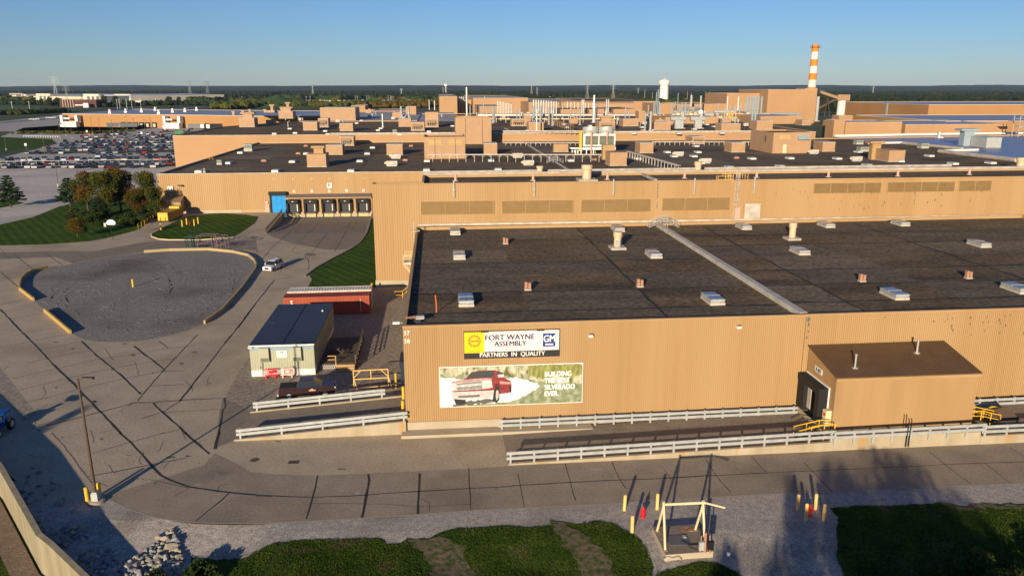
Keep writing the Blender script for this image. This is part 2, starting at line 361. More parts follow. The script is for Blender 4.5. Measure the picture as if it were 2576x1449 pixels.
# yard gravel right of the road, under trailer and truck
g = MB(); g.sheet([G(945, 722), UV(-.2, 56.6), UV(-.2, 3.5), G(985, 975), G(740, 1030), G(636, 1060), G(560, 1050), G(565, 1000), G(600, 935), G(655, 860), G(712, 770), G(775, 722)], .004)
struct('gravel_yard', g, gravy)
g = MB(); g.sheet([G(560, 1001), G(636, 1036), G(636, 1063), G(612, 1098), G(601, 1103), G(545, 1125), G(550, 1050)], .008)
struct('asphalt_apron', g, conc2)
g = MB(); g.sheet(zl(zL, [(-200, 600), (0, 780), (100, 900), (380, 1260), (240, 1320), (0, 1040), (-200, 900)]), .004)
struct('verge_gravel', g, gravy)
g = MB(); g.sheet([G(-200, 905), G(-60, 960), G(0, 990)] + zl(zL, [(-200, 600)]), .005)
# pale gravel shoulder in front
sh_low = zl(zN, [(-650, 1180), (-160, 1230), (0, 1190), (120, 1130), (250, 1090), (500, 1070), (900, 1065), (1250, 1055), (1310, 1110), (1420, 1115), (1520, 1060), (1750, 1060), (1850, 1010), (2000, 965), (2576, 930)]) + \
    zl(zO, [(130, 960), (350, 930), (520, 905), (700, 915), (860, 885), (1010, 905), (1100, 960), (1200, 1010), (1290, 1080), (1350, 1150), (1390, 1260), (1420, 1340), (1400, 1500), (1480, 1380), (1620, 1350), (1900, 1290), (2080, 1300), (2250, 1390), (2400, 1500)]) + \
    zl(zP, [(840, 1500), (760, 1380), (700, 1250), (690, 1000), (700, 850), (640, 760), (900, 735), (1500, 725), (1750, 705), (2000, 740), (2300, 720), (2576, 715), (4000, 680)])
def jag(pts, amp, step=.5, closed=True):
    out = []
    for i, a in enumerate(pts if closed else pts[:-1]):
        b = pts[(i + 1) % len(pts)]; n = max(1, int((b - a).length / step))
        for k in range(n):
            q = a.lerp(b, k / n); out.append(q + Vector((rnd.uniform(-amp, amp), rnd.uniform(-amp, amp), 0)))
    return out
def draped(name, pts, m, off, kind='structure', step=.75):
    # polygon laid on the ground grid: grid cells whose centre is inside, with clipped edges by bisecting the outline
    bm = bmesh.new(); vsx = [bm.verts.new((p.x, p.y, 0)) for p in pts]
    e = [bm.edges.new((vsx[i], vsx[(i + 1) % len(vsx)])) for i in range(len(vsx))]
    bmesh.ops.triangle_fill(bm, use_beauty=True, use_dissolve=True, edges=e)
    x0, x1 = min(p.x for p in pts), max(p.x for p in pts); y0, y1 = min(p.y for p in pts), max(p.y for p in pts)
    k = math.ceil((x0 + 56) / step)
    while -56 + k * step < x1:
        bmesh.ops.bisect_plane(bm, geom=bm.verts[:] + bm.edges[:] + bm.faces[:], plane_co=(-56 + k * step, 0, 0), plane_no=(1, 0, 0)); k += 1
    k = math.ceil((y0 - 36) / step)
    while 36 + k * step < y1:
        bmesh.ops.bisect_plane(bm, geom=bm.verts[:] + bm.edges[:] + bm.faces[:], plane_co=(0, 36 + k * step, 0), plane_no=(0, 1, 0)); k += 1
    bmesh.ops.triangulate(bm, faces=bm.faces[:])
    for v in bm.verts: v.co.z = gz(v.co.x, v.co.y) + off
    bmesh.ops.recalc_face_normals(bm, faces=bm.faces[:])
    if sum(f.normal.z for f in bm.faces) < 0: bmesh.ops.reverse_faces(bm, faces=bm.faces[:])
    me = bpy.data.meshes.new(name); bm.to_mesh(me); bm.free(); me.materials.append(m)
    return tag(link(name, me), kind=kind)
yb = 33.0
shoulder = [p.copy() for p in edge_bot[:-1]] + [Vector((60, 61, 0)), Vector((60, yb, 0)), Vector((-22, yb, 0))] + [Vector((p.x, p.y, 0)) for p in wall_line[5:0:-1]]
draped('gravel_shoulder', shoulder, grav, .03)
draped('grass_bank', jag([p for p in sh_low if p.x < 58 and p.y > 40], .12, .4, False) + [Vector((58, yb, 0)), Vector((-16, yb, 0))], grassn, .06)
# bare eroded soil patches in the grass
for i, pl in enumerate([zl(zO, [(400, 880), (560, 900), (640, 960), (720, 1040), (900, 1160), (1000, 1300), (1060, 1443), (720, 1443), (600, 1200), (520, 1120), (420, 990), (370, 900)]),
                        zl(zN, [(1560, 1065), (1900, 1050), (2130, 1160), (2060, 1190), (2160, 1300), (2260, 1443), (1790, 1443), (1690, 1240), (1600, 1150)]),
                        zl(zP, [(1750, 715), (2000, 745), (2300, 722), (2576, 715), (2576, 780), (2300, 760), (2050, 775), (1800, 755)])]):
    draped('bare_soil', jag(pl, .3, .45), mat('bare soil and dead grass', (.20, .155, .10), (.055, .075, .018), scale=2.4, rough=1, bump=1, bscale=8, spec=.05), .085 + .004 * i)
# gravel island with raised yellow kerb
isl = zl(zA, [(200, 1160), (215, 1105), (260, 1060), (330, 1020), (480, 985), (680, 950), (900, 900), (1150, 860), (1450, 828), (1700, 810), (2100, 803), (2350, 828)]) + \
    [G(x, y) for x, y in ((625, 645), (640, 657), (645, 668), (643, 680), (608, 729), (558, 785), (515, 815), (475, 831), (437, 842), (400, 850), (362, 857), (325, 861), (275, 862), (243, 860), (212, 856), (178, 840), (145, 812), (112, 784), (85, 757), (50, 730))]
g = MB().sheet(isl, .02); struct('gravel_island', g, gravi)
g = MB(); g.strip(isl + isl[:1], .28, .026); struct('island_edge', g, edge_m)
kb = MB()
kb.kerb([p for p in isl[4:0:-1]] + [isl[0], isl[-1], isl[-2]], .26, 0, .55)
solo('barrier_kerb', 'worn yellow barrier kerb curling round the left tip of the gravel island', 'kerb', kb, yelk, rz=0, group='raised kerb pieces around the gravel island')
kb = MB(); kb.kerb([isl[-3], isl[-4], isl[-5]], .26, 0, .55)
solo('barrier_kerb', 'short straight yellow barrier kerb on the near left side of the gravel island', 'kerb', kb, yelk, rz=0, group='raised kerb pieces around the gravel island')
kb = MB(); kb.kerb(isl[8:18 + 1], .26, 0, .55)
solo('barrier_kerb', 'long worn tan and yellow barrier kerb around the far and right side of the gravel island', 'kerb', kb, mat('faded tan kerb', (.42, .31, .14), (.38, .31, .2), scale=.8, rough=.85), rz=0, group='raised kerb pieces around the gravel island')
# tyre ruts ploughed in the island
g = MB()
def arc(cx, cy, rx, ry, a0, a1, n=14): return [G(cx + rx * math.cos(R(a0 + (a1 - a0) * i / n)), cy + ry * math.sin(R(a0 + (a1 - a0) * i / n))) for i in range(n + 1)]
_cx, _cy = sum(p.x for p in isl) / len(isl), sum(p.y for p in isl) / len(isl); isi = [(_cx + (p.x - _cx) * .93, _cy + (p.y - _cy) * .93) for p in isl]
for cx, cy, rx, ry, a0, a1, n in ((560, 715, 60, 62, -70, 50, 7), (205, 748, 75, 44, 150, 290, 6), (400, 722, 55, 45, -80, 40, 5), (330, 700, 120, 60, 200, 330, 5), (480, 780, 120, 60, 20, 120, 4)):
    for k in range(n):
        q = rnd.uniform(.75, 1.1); P = arc(cx + rnd.uniform(-12, 12), cy + rnd.uniform(-6, 6), rx * (1 - .1 * k) * q, ry * (1 - .1 * k) * q, a0 + rnd.uniform(-15, 25), a1 - rnd.uniform(-15, 30), 9)
        P = [p for p in P if inpoly(p.x, p.y, isi)]
        if len(P) > 3: g.kerb([p + Vector((rnd.uniform(-.25, .25), rnd.uniform(-.4, .4), 0)) for p in P], rnd.uniform(.1, .22), 0, .035)
for k in range(3): g.kerb([G(300 + 9 * k, 800), G(308 + 6 * k, 745), G(322 + 3 * k, 700)], .12, 0, .03)
for _ in range(150):
    x, y = rnd.uniform(90, 620), rnd.uniform(645, 855)
    if ((x - 345) / 262) ** 2 + ((y - 745) / 98) ** 2 > .9: continue
    a = rnd.uniform(0, 3.14); l = rnd.uniform(2, 9)
    g.kerb([G(x - l * math.cos(a), y - l * math.sin(a) * .5), G(x, y + rnd.uniform(-1, 1)), G(x + l * math.cos(a), y + l * math.sin(a) * .5)], rnd.uniform(.1, .3), 0, .05)
struct('tyre_ruts', g, gravi)
# lawns
g = MB(); g.sheet(zl(zA, [(1520, 650), (1545, 672), (1600, 690), (1700, 696), (2000, 696), (2340, 672)]) + [G(612, 581), G(640, 562), G(650, 546), G(618, 541), G(560, 537), G(520, 539), G(475, 545), G(440, 558), G(400, 578)], .07)
struct('lawn', g, grassm)
kb = MB(); kb.kerb(zl(zA, [(1600, 600), (1520, 640), (1530, 668), (1600, 692), (1700, 700), (2000, 700), (2350, 676)]), .22, 0, .16)
solo('kerb', 'cream painted kerb around the lawn by the yellow dumpster', 'kerb', kb, cream, rz=0)
g = MB(); g.sheet([G(x, y) for x, y in ((935, 552), (925, 585), (915, 602), (905, 615), (882, 630), (840, 652), (795, 677), (778, 694), (785, 704), (774, 724))] + [UV(-7.2, 56.8), UV(-7.2, 139)], .07)
struct('lawn', g, grassm)
kb = MB(); kb.kerb([G(x, y) for x, y in ((934, 550), (925, 583), (915, 600), (905, 613), (882, 628), (840, 650), (795, 675), (768, 696))], .2, 0, .22)
solo('kerb', 'dark concrete kerb curving along the lawn beside the tall wall', 'kerb', kb, conc2, rz=0)
g = MB(); g.sheet(zl(zA, [(-900, 770), (0, 755), (450, 745), (900, 712), (1050, 685), (1300, 622), (1400, 590), (1600, 440), (1620, 380), (1500, 250), (700, 340), (600, 362), (330, 470), (0, 545), (-900, 640)]), .05)
struct('lawn', g, grassm)
g = MB(); g.sheet([G(x, y) for x, y in ((-900, 470), (-900, 600), (0, 566), (82, 549), (150, 521), (200, 505), (420, 470), (470, 415), (440, 414), (-500, 425))], .02)
struct('gravel_lot', g, gravp)
g = MB(); g.sheet([G(x, y) for x, y in ((-700, 520), (-40, 500), (40, 505), (60, 512), (0, 524), (-700, 560))], .05); struct('lawn', g, grassm)
# ---------------------------------------------------------------- slab joints and sealed cracks
J = MB()
def jl(fn, pts, w, z=.009, mi=0):
    P = zl(fn, pts); Q = []
    for a, b in zip(P[:-1], P[1:]):
        n = max(1, int((b - a).length / 1.2))
        for i in range(n):
            q = a.lerp(b, i / n)
            if i: q += Vector((rnd.uniform(-.05, .05), rnd.uniform(-.05, .05), 0))
            Q.append(q)
    Q.append(P[-1])
    J.strip(Q, [w * rnd.uniform(.6, 1.3) for _ in Q], z, mi)
W1, W2, W3 = .21, .13, .075
jl(zL, [(0, 190), (240, 440), (400, 600), (580, 790), (720, 920), (900, 1110), (1150, 1370), (1220, 1443)], W1)
jl(zM, [(1200, 0), (1320, 100), (1480, 280), (1560, 370), (1620, 430), (1720, 480), (1900, 545), (2300, 600), (2576, 625)], W1)
jl(zN, [(0, 627), (570, 650), (1110, 627), (1640, 590), (2150, 560), (2576, 540)], W2)
jl(zO, [(0, 535), (590, 500), (1090, 475), (1600, 455), (2050, 430), (2576, 405)], W2)
jl(zP, [(0, 403), (450, 385), (1530, 335), (1780, 320), (2200, 305), (2576, 293), (3600, 255)], W3)
jl(zL, [(820, 515), (1000, 680), (1140, 790), (1250, 885), (1420, 1045)], W1)
jl(zL, [(1345, 562), (1500, 680), (1650, 795)], W2 + .08); jl(zL, [(1600, 515), (1690, 580)], W2)
jl(zL, [(1990, 445), (1880, 560), (1760, 685), (1640, 815), (1510, 965), (1385, 1110)], W1 - .08)
jl(zL, [(2576, 130), (2430, 330), (2250, 550), (2160, 670), (2060, 800), (1940, 945), (1810, 1115)], W1)
jl(zB, [(160, 1443), (340, 1200), (530, 960)], W1); jl(zB, [(580, 890), (620, 820), (600, 760), (560, 720), (460, 700), (280, 655)], W3)
jl(zB, [(400, 760), (520, 620), (690, 480)], W2); jl(zB, [(900, 460), (700, 670)], W3); jl(zB, [(1060, 490), (910, 685)], W2); jl(zB, [(1250, 480), (1130, 685)], W2)
jl(zB, [(530, 960), (640, 950), (700, 925), (780, 915)], W3); jl(zB, [(620, 915), (690, 915)], W3); jl(zB, [(700, 672), (800, 703)], W3); jl(zB, [(600, 740), (900, 685)], W3)
jl(zB, [(835, 722), (870, 770), (880, 820), (865, 860)], W2)
jl(zL, [(460, 1365), (680, 1310), (1010, 1225), (1240, 1165), (1370, 1130), (1540, 1130), (1830, 1105), (2280, 1085)], W2 + .05)
jl(zL, [(1540, 1135), (1640, 1230), (1830, 1400), (1870, 1443)], W2 + .05); jl(zM, [(1860, 0), (2000, 120), (2110, 215)], W1)
jl(zL, [(1830, 1105), (1740, 1160), (1640, 1225), (1430, 1290)], W2); jl(zL, [(1640, 1230), (2240, 1195)], W3)
jl(zL, [(2260, 1090), (2270, 1170), (2240, 1210), (2200, 1443)], W2 + .1); jl(zM, [(2205, 0), (2180, 90), (2165, 165)], W1 + .1)
for s in ([(0, 575), (300, 520), (480, 480), (720, 440)], [(400, 600), (640, 555), (820, 515)], [(280, 735), (480, 685), (700, 640), (980, 600)], [(130, 890), (340, 840), (580, 790), (1010, 690), (1420, 630), (1690, 585), (1960, 560)],
          [(190, 1005), (420, 950), (680, 885), (840, 850), (1140, 785), (1540, 715), (1780, 685)], [(820, 990), (1110, 920), (1260, 885), (1640, 815), (1860, 812)], [(1510, 965), (1850, 948)], [(280, 1125), (560, 1060), (760, 1005)],
          [(0, 150), (200, 115)], [(60, 295), (440, 235)], [(90, 460), (560, 380)], [(90, 210), (400, 160)], [(1000, 1440), (1150, 1400)], [(1640, 1443), (1850, 1390)], [(2080, 350), (2420, 340)]):
    jl(zL, s, W3 + .02)
for s in ([(920, 215), (1110, 155), (1280, 105), (1660, 0)], [(880, 445), (1200, 385), (1500, 325), (1870, 255)], [(1970, 890), (2100, 780), (2230, 680), (2310, 600)]): jl(zM, s, W3 + .04)
for s in ([(520, 0), (650, 140), (880, 450), (940, 530)], [(1500, 470), (1900, 560), (1750, 640)]): jl(zM, s, W3 - .02, mi=1)
for s, w in (([(620, 430), (600, 540), (570, 650), (540, 760), (505, 870)], W2), ([(1130, 415), (1140, 480), (1110, 630), (1085, 780), (1065, 860)], W1), ([(1648, 410), (1640, 590), (1630, 820)], W2 + .05), ([(2142, 360), (2150, 560), (2160, 780)], W3),
             ([(550, 712), (1000, 712), (1330, 720), (1620, 745), (2160, 718)], .04), ([(1650, 660), (1750, 705), (1740, 800)], .05), ([(0, 635), (160, 640)], W2)): jl(zN, s, w)
for s, w in (([(60, 420), (90, 560), (125, 755)], W3), ([(535, 310), (590, 500), (640, 680)], W3), ([(1005, 295), (1090, 480), (1145, 560)], W3), ([(1520, 350), (1610, 490)], .05), ([(1950, 265), (2050, 430), (2200, 600)], .07), ([(2410, 240), (2560, 400)], .07)): jl(zO, s, w)
for s in ([(360, 300), (480, 420), (640, 590)], [(1620, 190), (1780, 320), (2050, 520)], [(2430, 150), (2576, 240)], [(2180, 305), (2440, 510)]): jl(zP, s, .07, mi=1)
for s in ([(0, 1015), (100, 1100), (200, 1190)], [(135, 840), (330, 990)], [(460, 835), (630, 950)], [(800, 838), (850, 865)]): jl(zA, s, W2)
for s in ([(0, 1110), (330, 1035)], [(0, 1210), (200, 1190)], [(0, 970), (300, 910)], [(0, 1340), (280, 1290)], [(700, 930), (1500, 720)], [(0, 880), (400, 860)]): jl(zA, s, W3)
for s in ([(330, 990), (320, 1040), (350, 1030)], [(0, 780), (100, 890)]): jl(zA, s, W3)
for _ in range(26):                                   # wandering hairline cracks
    x, y = rnd.uniform(-20, 560), rnd.uniform(870, 1240); a = rnd.uniform(0, 6.3); P = [(x, y)]
    for _k in range(5): a += rnd.uniform(-.7, .7); P.append((P[-1][0] + 9 * math.cos(a), P[-1][1] + 7 * math.sin(a)))
    if ((x - 340) / 290) ** 2 + ((y - 745) / 125) ** 2 > 1: J.strip([G(*p) for p in P], .035, .009, 1)
for x, y in ((640, 1157), ):
    p = G(x, y); J.add([(p.x + .38 * math.cos(k * .524), p.y + .38 * math.sin(k * .524), .012) for k in range(12)], [tuple(range(12))], 0)
struct('pavement_joints', J, [seal, sealt])
g = MB(); g.strip(edge_bot, .14, .012); struct('pavement_edge', g, edge_m)
g = MB()
def blot(x, y, rx, ry, mi): g.add([G(x + rx * rnd.uniform(.6, 1) * math.cos(2 * math.pi * k / 13), y + ry * rnd.uniform(.6, 1) * math.sin(2 * math.pi * k / 13), .006) for k in range(13)][::-1], [tuple(range(13))], mi)
for _ in range(70):
    x, y = rnd.uniform(0, 700), rnd.uniform(860, 1240)
    if x < 560: blot(x, y, rnd.uniform(2, 10), rnd.uniform(1, 4), rnd.choice((0, 1)))
for x, y in ((700, 1110), (860, 1180), (1100, 1170), (1350, 1140), (1500, 1180), (1700, 1165), (900, 1240), (1250, 1230), (560, 1190), (430, 1150), (300, 1190), (620, 700), (780, 640), (820, 600)): blot(x, y, rnd.uniform(6, 22), rnd.uniform(2, 5), rnd.choice((0, 1)))
struct('paving_stains', g, [mat('oil stain', (.20, .165, .13), rough=.8), mat('bleached patch', (.40, .335, .255), rough=.9)])
# manhole and drain
p = G(640, 1157); solo('manhole_cover', 'round dark manhole cover in the road left of the square drain', 'manhole cover', MB().cyl(0, 0, .0, .02, .36, n=16), brownm, (p.x, p.y, .008))
p = G(738, 1163); g = MB(); g.box(-.45, .45, -.28, .28, 0, .02)
for i in range(6): g.box(-.4 + i * .14, -.34 + i * .14, -.24, .24, .02, .03)
solo('storm_drain', 'rectangular rusty drain grate in the front road', 'drain', g, brownm, (p.x, p.y, .008))
g = MB()                                              # yellow bay lines of the dock apron
for a, b in (((800, 380), (700, 500)), ((960, 380), (890, 470)), ((1170, 380), (1110, 440)), ((1290, 375), (1215, 490)), ((1340, 370), (1275, 490)), ((1440, 420), (1395, 505)), ((960, 380), (940, 420))):
    P = []
    for t in (0, .33, .66, 1):
        q = G(*zB(a[0] + (b[0] - a[0]) * t, a[1] + (b[1] - a[1]) * t)); q.z = apz(q) + .03
        for _ in range(3): q = G(*zB(a[0] + (b[0] - a[0]) * t, a[1] + (b[1] - a[1]) * t), apz(q) + .03)
        P.append(q)
    for i in range(3):
        a_, b_ = P[i], P[i + 1]; d = (b_ - a_).normalized(); n_ = Vector((-d.y, d.x, 0)) * .07
        g.add([a_ + n_, a_ - n_, b_ - n_, b_ + n_], [(0, 1, 2, 3)])
struct('bay_lines', g, mat('faded line paint', (.42, .32, .13), rough=.9))
# ================================================================ big buildings
def inset(poly, d):
    n = len(poly); out = []
    for i in range(n):
        p0, p1, p2 = Vector(poly[i - 1]), Vector(poly[i]), Vector(poly[(i + 1) % n])
        a = (p1 - p0).normalized(); b = (p2 - p1).normalized(); na, nb = Vector((-a.y, a.x)), Vector((-b.y, b.x))
        m = (na + nb); m = m / max(.2, m.dot(na)); out.append(tuple(p1 + m * d))
    return out
def ribs(mb, p0, p1, z0, z1, pitch=.4, d=.06, f=.66, mi=0):
    p0, p1 = Vector(p0), Vector(p1); L = (p1 - p0).length; t = (p1 - p0) / L; nn = Vector((t.y, -t.x)); k = max(1, round(L / pitch)); q = L / k; pr = []
    for i in range(k):
        for s, o in ((0, 0), (f, 0), (f + .04, -d), (.96, -d)): pr.append(p0 + t * (i + s) * q + nn * o)
    pr.append(p1); vs = [(p.x, p.y, z0) for p in pr] + [(p.x, p.y, z1) for p in pr]; n = len(pr)
    mb.add(vs, [(i, i + 1, n + i + 1, n + i) for i in range(n - 1)], mi)
def building(name, label, poly, ztop, par=.5, wm=None, rm=None, rib=None, plinth=0, cap=None, z0=-.1, capw=.28, group=None, cat='building', ribz=None, z0p=None):
    wm = wm or beige_f; rm = rm or roofd; cap = cap or flash
    n = len(poly); ar = sum(poly[i][0] * poly[(i + 1) % n][1] - poly[(i + 1) % n][0] * poly[i][1] for i in range(n))
    if ar < 0: poly = poly[::-1]
    o = poly[0]; P = [(p[0] - o[0], p[1] - o[1]) for p in poly]
    t = thing(name, label, cat, UV(o[0], o[1], 0), TH, group); t.data
    inn = inset(P, .08 if rib else 0.0) if rib else P
    w = MB(); zr_ = ztop - par
    w.prism(inn, z0, zr_ - .05)
    i2 = inset(P, capw); m = len(P)
    base = inn
    for i in range(m):                                 # parapet
        a, b = base[i], base[(i + 1) % m]; c, d = i2[(i + 1) % m], i2[i]
        w.add([(a[0], a[1], zr_ - .05), (b[0], b[1], zr_ - .05), (b[0], b[1], ztop - .04), (a[0], a[1], ztop - .04), (c[0], c[1], zr_ - .05), (d[0], d[1], zr_ - .05), (d[0], d[1], ztop - .04), (c[0], c[1], ztop - .04)],
              [(0, 1, 2, 3), (4, 5, 6, 7), (3, 2, 7, 6)])
    if rib:
        for i in rib if isinstance(rib, (list, tuple)) else range(m):
            a, b = P[i % m], P[(i + 1) % m]; ribs(w, a, b, max(z0, plinth), ztop - .22, ribz or .4)
            if plinth: pass
    part(t, 'wall', w, wm)
    part(t, 'roof', MB().sheet([(p[0], p[1], zr_) for p in i2]), rm)
    o2 = inset(P, -.04); i3 = inset(P, capw + .03); c_ = MB()
    for i in range(m):
        a, b = o2[i], o2[(i + 1) % m]; c, d = i3[(i + 1) % m], i3[i]; e, f = P[i], P[(i + 1) % m]
        c_.add([(a[0], a[1], ztop - .2), (b[0], b[1], ztop - .2), (b[0], b[1], ztop), (a[0], a[1], ztop), (c[0], c[1], ztop), (d[0], d[1], ztop), (c[0], c[1], ztop - .1), (d[0], d[1], ztop - .1), (f[0], f[1], ztop - .2), (e[0], e[1], ztop - .2)],
               [(0, 1, 2, 3), (3, 2, 4, 5), (5, 4, 6, 7), (1, 0, 9, 8)])
    part(t, 'parapet_cap', c_, cap)
    if plinth:
        q = MB(); o3 = inset(P, -.12)
        q.prism(o3, z0, plinth); part(t, 'plinth', q, plinth_m)
    return t, o
HA, RA = 10.64, 10.14
front, oA = building('factory_hall', 'low tan ribbed factory hall in the foreground with two big signs on its wall', [(0, 0), (38.9, .12), (38.9, 53.6), (0, 53.0)], HA, rib=[0, 3], plinth=1.05, wm=beige, cap=beige, ribz=.21)
front2, oA2 = building('factory_hall', 'low tan ribbed factory hall continuing out of the frame behind the dock shed', [(38.95, .12), (104, .5), (104, 55.2), (38.95, 53.6)], HA + .02, rib=[0], plinth=1.0, wm=beige, cap=beige, ribz=.21)
tall, oB = building('factory_hall', 'tall narrow tan hall with louvre panels rising behind the foreground roof', [(-7, 57), (.9, 57), (.9, 59), (.9, 59), (-7, 59)][:2] + [(0, 57)][:0] + [(130, 57.9), (130, 72), (.95, 70), (.95, 59.2), (-7, 59.2)], 17.0, rib=[0, 1], plinth=1.1, wm=beige, cap=beige, ribz=.4)
tallb = MB(); tallb.box(0, 104, 54.2 - 0, 57.2, 8, 10.1)
# filler so that the foreground roof runs up to the tall wall
solo('roof_strip', 'dark strip of ballasted roof against the foot of the tall wall', 'roof', MB().box(0, 110, 0, 5.6, 8.0, RA + .004), roofd, UV(.3, 52.4))
HC = 10.4; RC = HC - .5
mid, oC = building('factory_hall', 'wide low tan hall with the dock doors and a dark roof full of beige units', [(-68.7, 140.2), (0, 139.8), (.95, 74), (300, 90), (300, 280), (160, 262.2), (-68.7, 259)], HC, rib=[0], plinth=0, wm=beige, cap=flash, ribz=.5)
part(mid, 'plinth', MB().box(-.1, 29, -.12, .3, -.2, .75), plinth_m)
# far left return of the next hall
HD = 13.3; RD = HD - .5
far1, oD = building('factory_hall', 'long beige hall forming the low band of wall behind the dark roofs', [(-102, 259.6), (-69, 259.6), (168, 262.4), (175, 330), (182, 520), (-8, 520), (-8, 395), (-75, 395), (-102, 330)], HD, wm=beige_f, cap=flash)
# ---- louvres on the tall wall
def wallbox(par, org, name, u0, u1, v, z0, z1, d, m, inner=None, lab=None):
    g = MB(); g.box(u0 - org[0], u1 - org[0], v - d - org[1], v - org[1] + .02, z0, z1)
    return part(par, name, g, m, lab)
def louvre(par, org, u0, u1, v, z0, z1, n=12, m=None):
    g = MB(); g.box(u0 - org[0], u1 - org[0], v - .05 - org[1], v - org[1], z0, z1)
    h = (z1 - z0) / n
    for i in range(n):
        a = z0 + i * h
        g.add([(u0 - org[0], v - .06 - org[1], a + h * .9), (u1 - org[0], v - .06 - org[1], a + h * .9), (u1 - org[0], v - .17 - org[1], a + h * .15), (u0 - org[0], v - .17 - org[1], a + h * .15)], [(0, 3, 2, 1), (0, 1, 2, 3)])
    k = max(2, int((u1 - u0) / 3))
    for i in range(k + 1):
        x = u0 + (u1 - u0) * i / k - org[0]; g.box(x - .03, x + .03, v - .2 - org[1], v - org[1], z0, z1)
    return part(par, 'louvre', g, m or louver_m)
vB = 57.0
for u0, u1, za, zb in ((.7, 12.5, 11.95, 14.05), (13.9, 25.6, 11.95, 13.97), (27.05, 38.7, 11.95, 13.98), (40.8, 52.45, 12.0, 14.03), (67.0, 79.0, 14.55, 16.2), (80.2, 92.4, 14.6, 16.22), (93.3, 99.2, 14.6, 16.3)):
    louvre(tall, oB, u0, u1, vB + (u0 + 7) * .0066 - .02, za, zb)
g = MB()
for u in (6.3, 15.9, 29.6 - 0, 43.5, 56.4):
    p = ptv(57, {6.3: 1142, 15.9: 1344, 29.6: 1543.5, 43.5: 1748, 56.4: 1899}[u], 16)
    x = p - oB[0]; y = -.25 + (p + 7) * .0066; g = MB(); g.tube([(x, y, 17.35), (x, y, 14.7)], .13, 8); g.box(x - .25, x + .25, y - .12, y + .3, 15.9, 15.96); g.box(x - .14, x + .14, y, y + .3, 16.5, 16.6)
    part(tall, 'downspout', g, galv)
# roll door, side door, lamp on the tall wall above the low roof
g = MB(); g.box(55.2 - oB[0], 57.9 - oB[0], .33, .45, RA, 12.95); part(tall, 'roller_door', g, whited)
g = MB(); g.box(54.95 - oB[0], 58.15 - oB[0], .25, .5, 12.95, 13.2); g.box(54.95 - oB[0], 55.2 - oB[0], .25, .5, RA, 12.95); g.box(57.9 - oB[0], 58.15 - oB[0], .25, .5, RA, 12.95); part(tall, 'door_frame', g, beige)
g = MB(); g.box(53.5 - oB[0], 54.4 - oB[0], .3, .45, RA, 12.3); part(tall, 'door', g, pink)
# rear white parapets / gutters behind the tall hall and on the middle roof
def pipe_uv(name, label, cat, pts, r, m, group=None, n=8):
    a = UV(*pts[0]); g = MB(); g.tube([Vector(UV(*p)) - a for p in pts], r, n)
    return solo(name, label, cat, g, m, a, 0, group)
pipe_uv('rolled_parapet', 'fat pale rolled flashing along the rear edge of the tall hall roof', 'flashing', [(.9, 70.0, 17.0), (40, 70.6, 17.0), (80, 71.2, 17.0), (128, 71.8, 17.0)], .32, flash)
# peeling paint scars on the front wall
def scars(par, org, spots, v, m):                      # flaked paint: extra faces inside the wall's own mesh
    w = [c for c in par.children if c.name.split('.')[0] == 'wall'][0]; me = w.data; me.materials.append(m); bm = bmesh.new(); bm.from_mesh(me)
    for u, z, ww, h in spots:
        n = 7; vs = [bm.verts.new((u - org[0] + ww * rnd.uniform(.6, 1) * math.cos(2 * math.pi * k / n), v - org[1], z + h * rnd.uniform(.7, 1) * math.sin(2 * math.pi * k / n))) for k in range(n)]
        bm.faces.new(vs).material_index = 1
    bm.to_mesh(me); bm.free()
slate = mat('bare metal under paint', (.12, .13, .14), rough=.7)
sp_ = [(39.15, 10.15, .2, .35), (39.2, 9.6, .12, .25), (39.25, 8.9, .1, .15), (39.15, 8.3, .1, .2)]
for _ in range(16): sp_.append((rnd.gauss(57, 2.6), rnd.uniform(7.8, 10.0), .035, rnd.uniform(.08, .28)))
for _ in range(10): sp_.append((rnd.uniform(40, 64), rnd.uniform(8.5, 10.2), .04, rnd.uniform(.05, .2)))
scars(front2, oA2, [s for s in sp_ if s[0] > 39], .05, slate)
sp_ = [(39.9, rnd.uniform(12.5, 16.4), .09, rnd.uniform(.1, .3)) for _ in range(12)] + [(rnd.uniform(60, 100), rnd.uniform(11.5, 16), .05, rnd.uniform(.1, .3)) for _ in range(40)]
scars(tall, oB, sp_, vB + .2, slate)
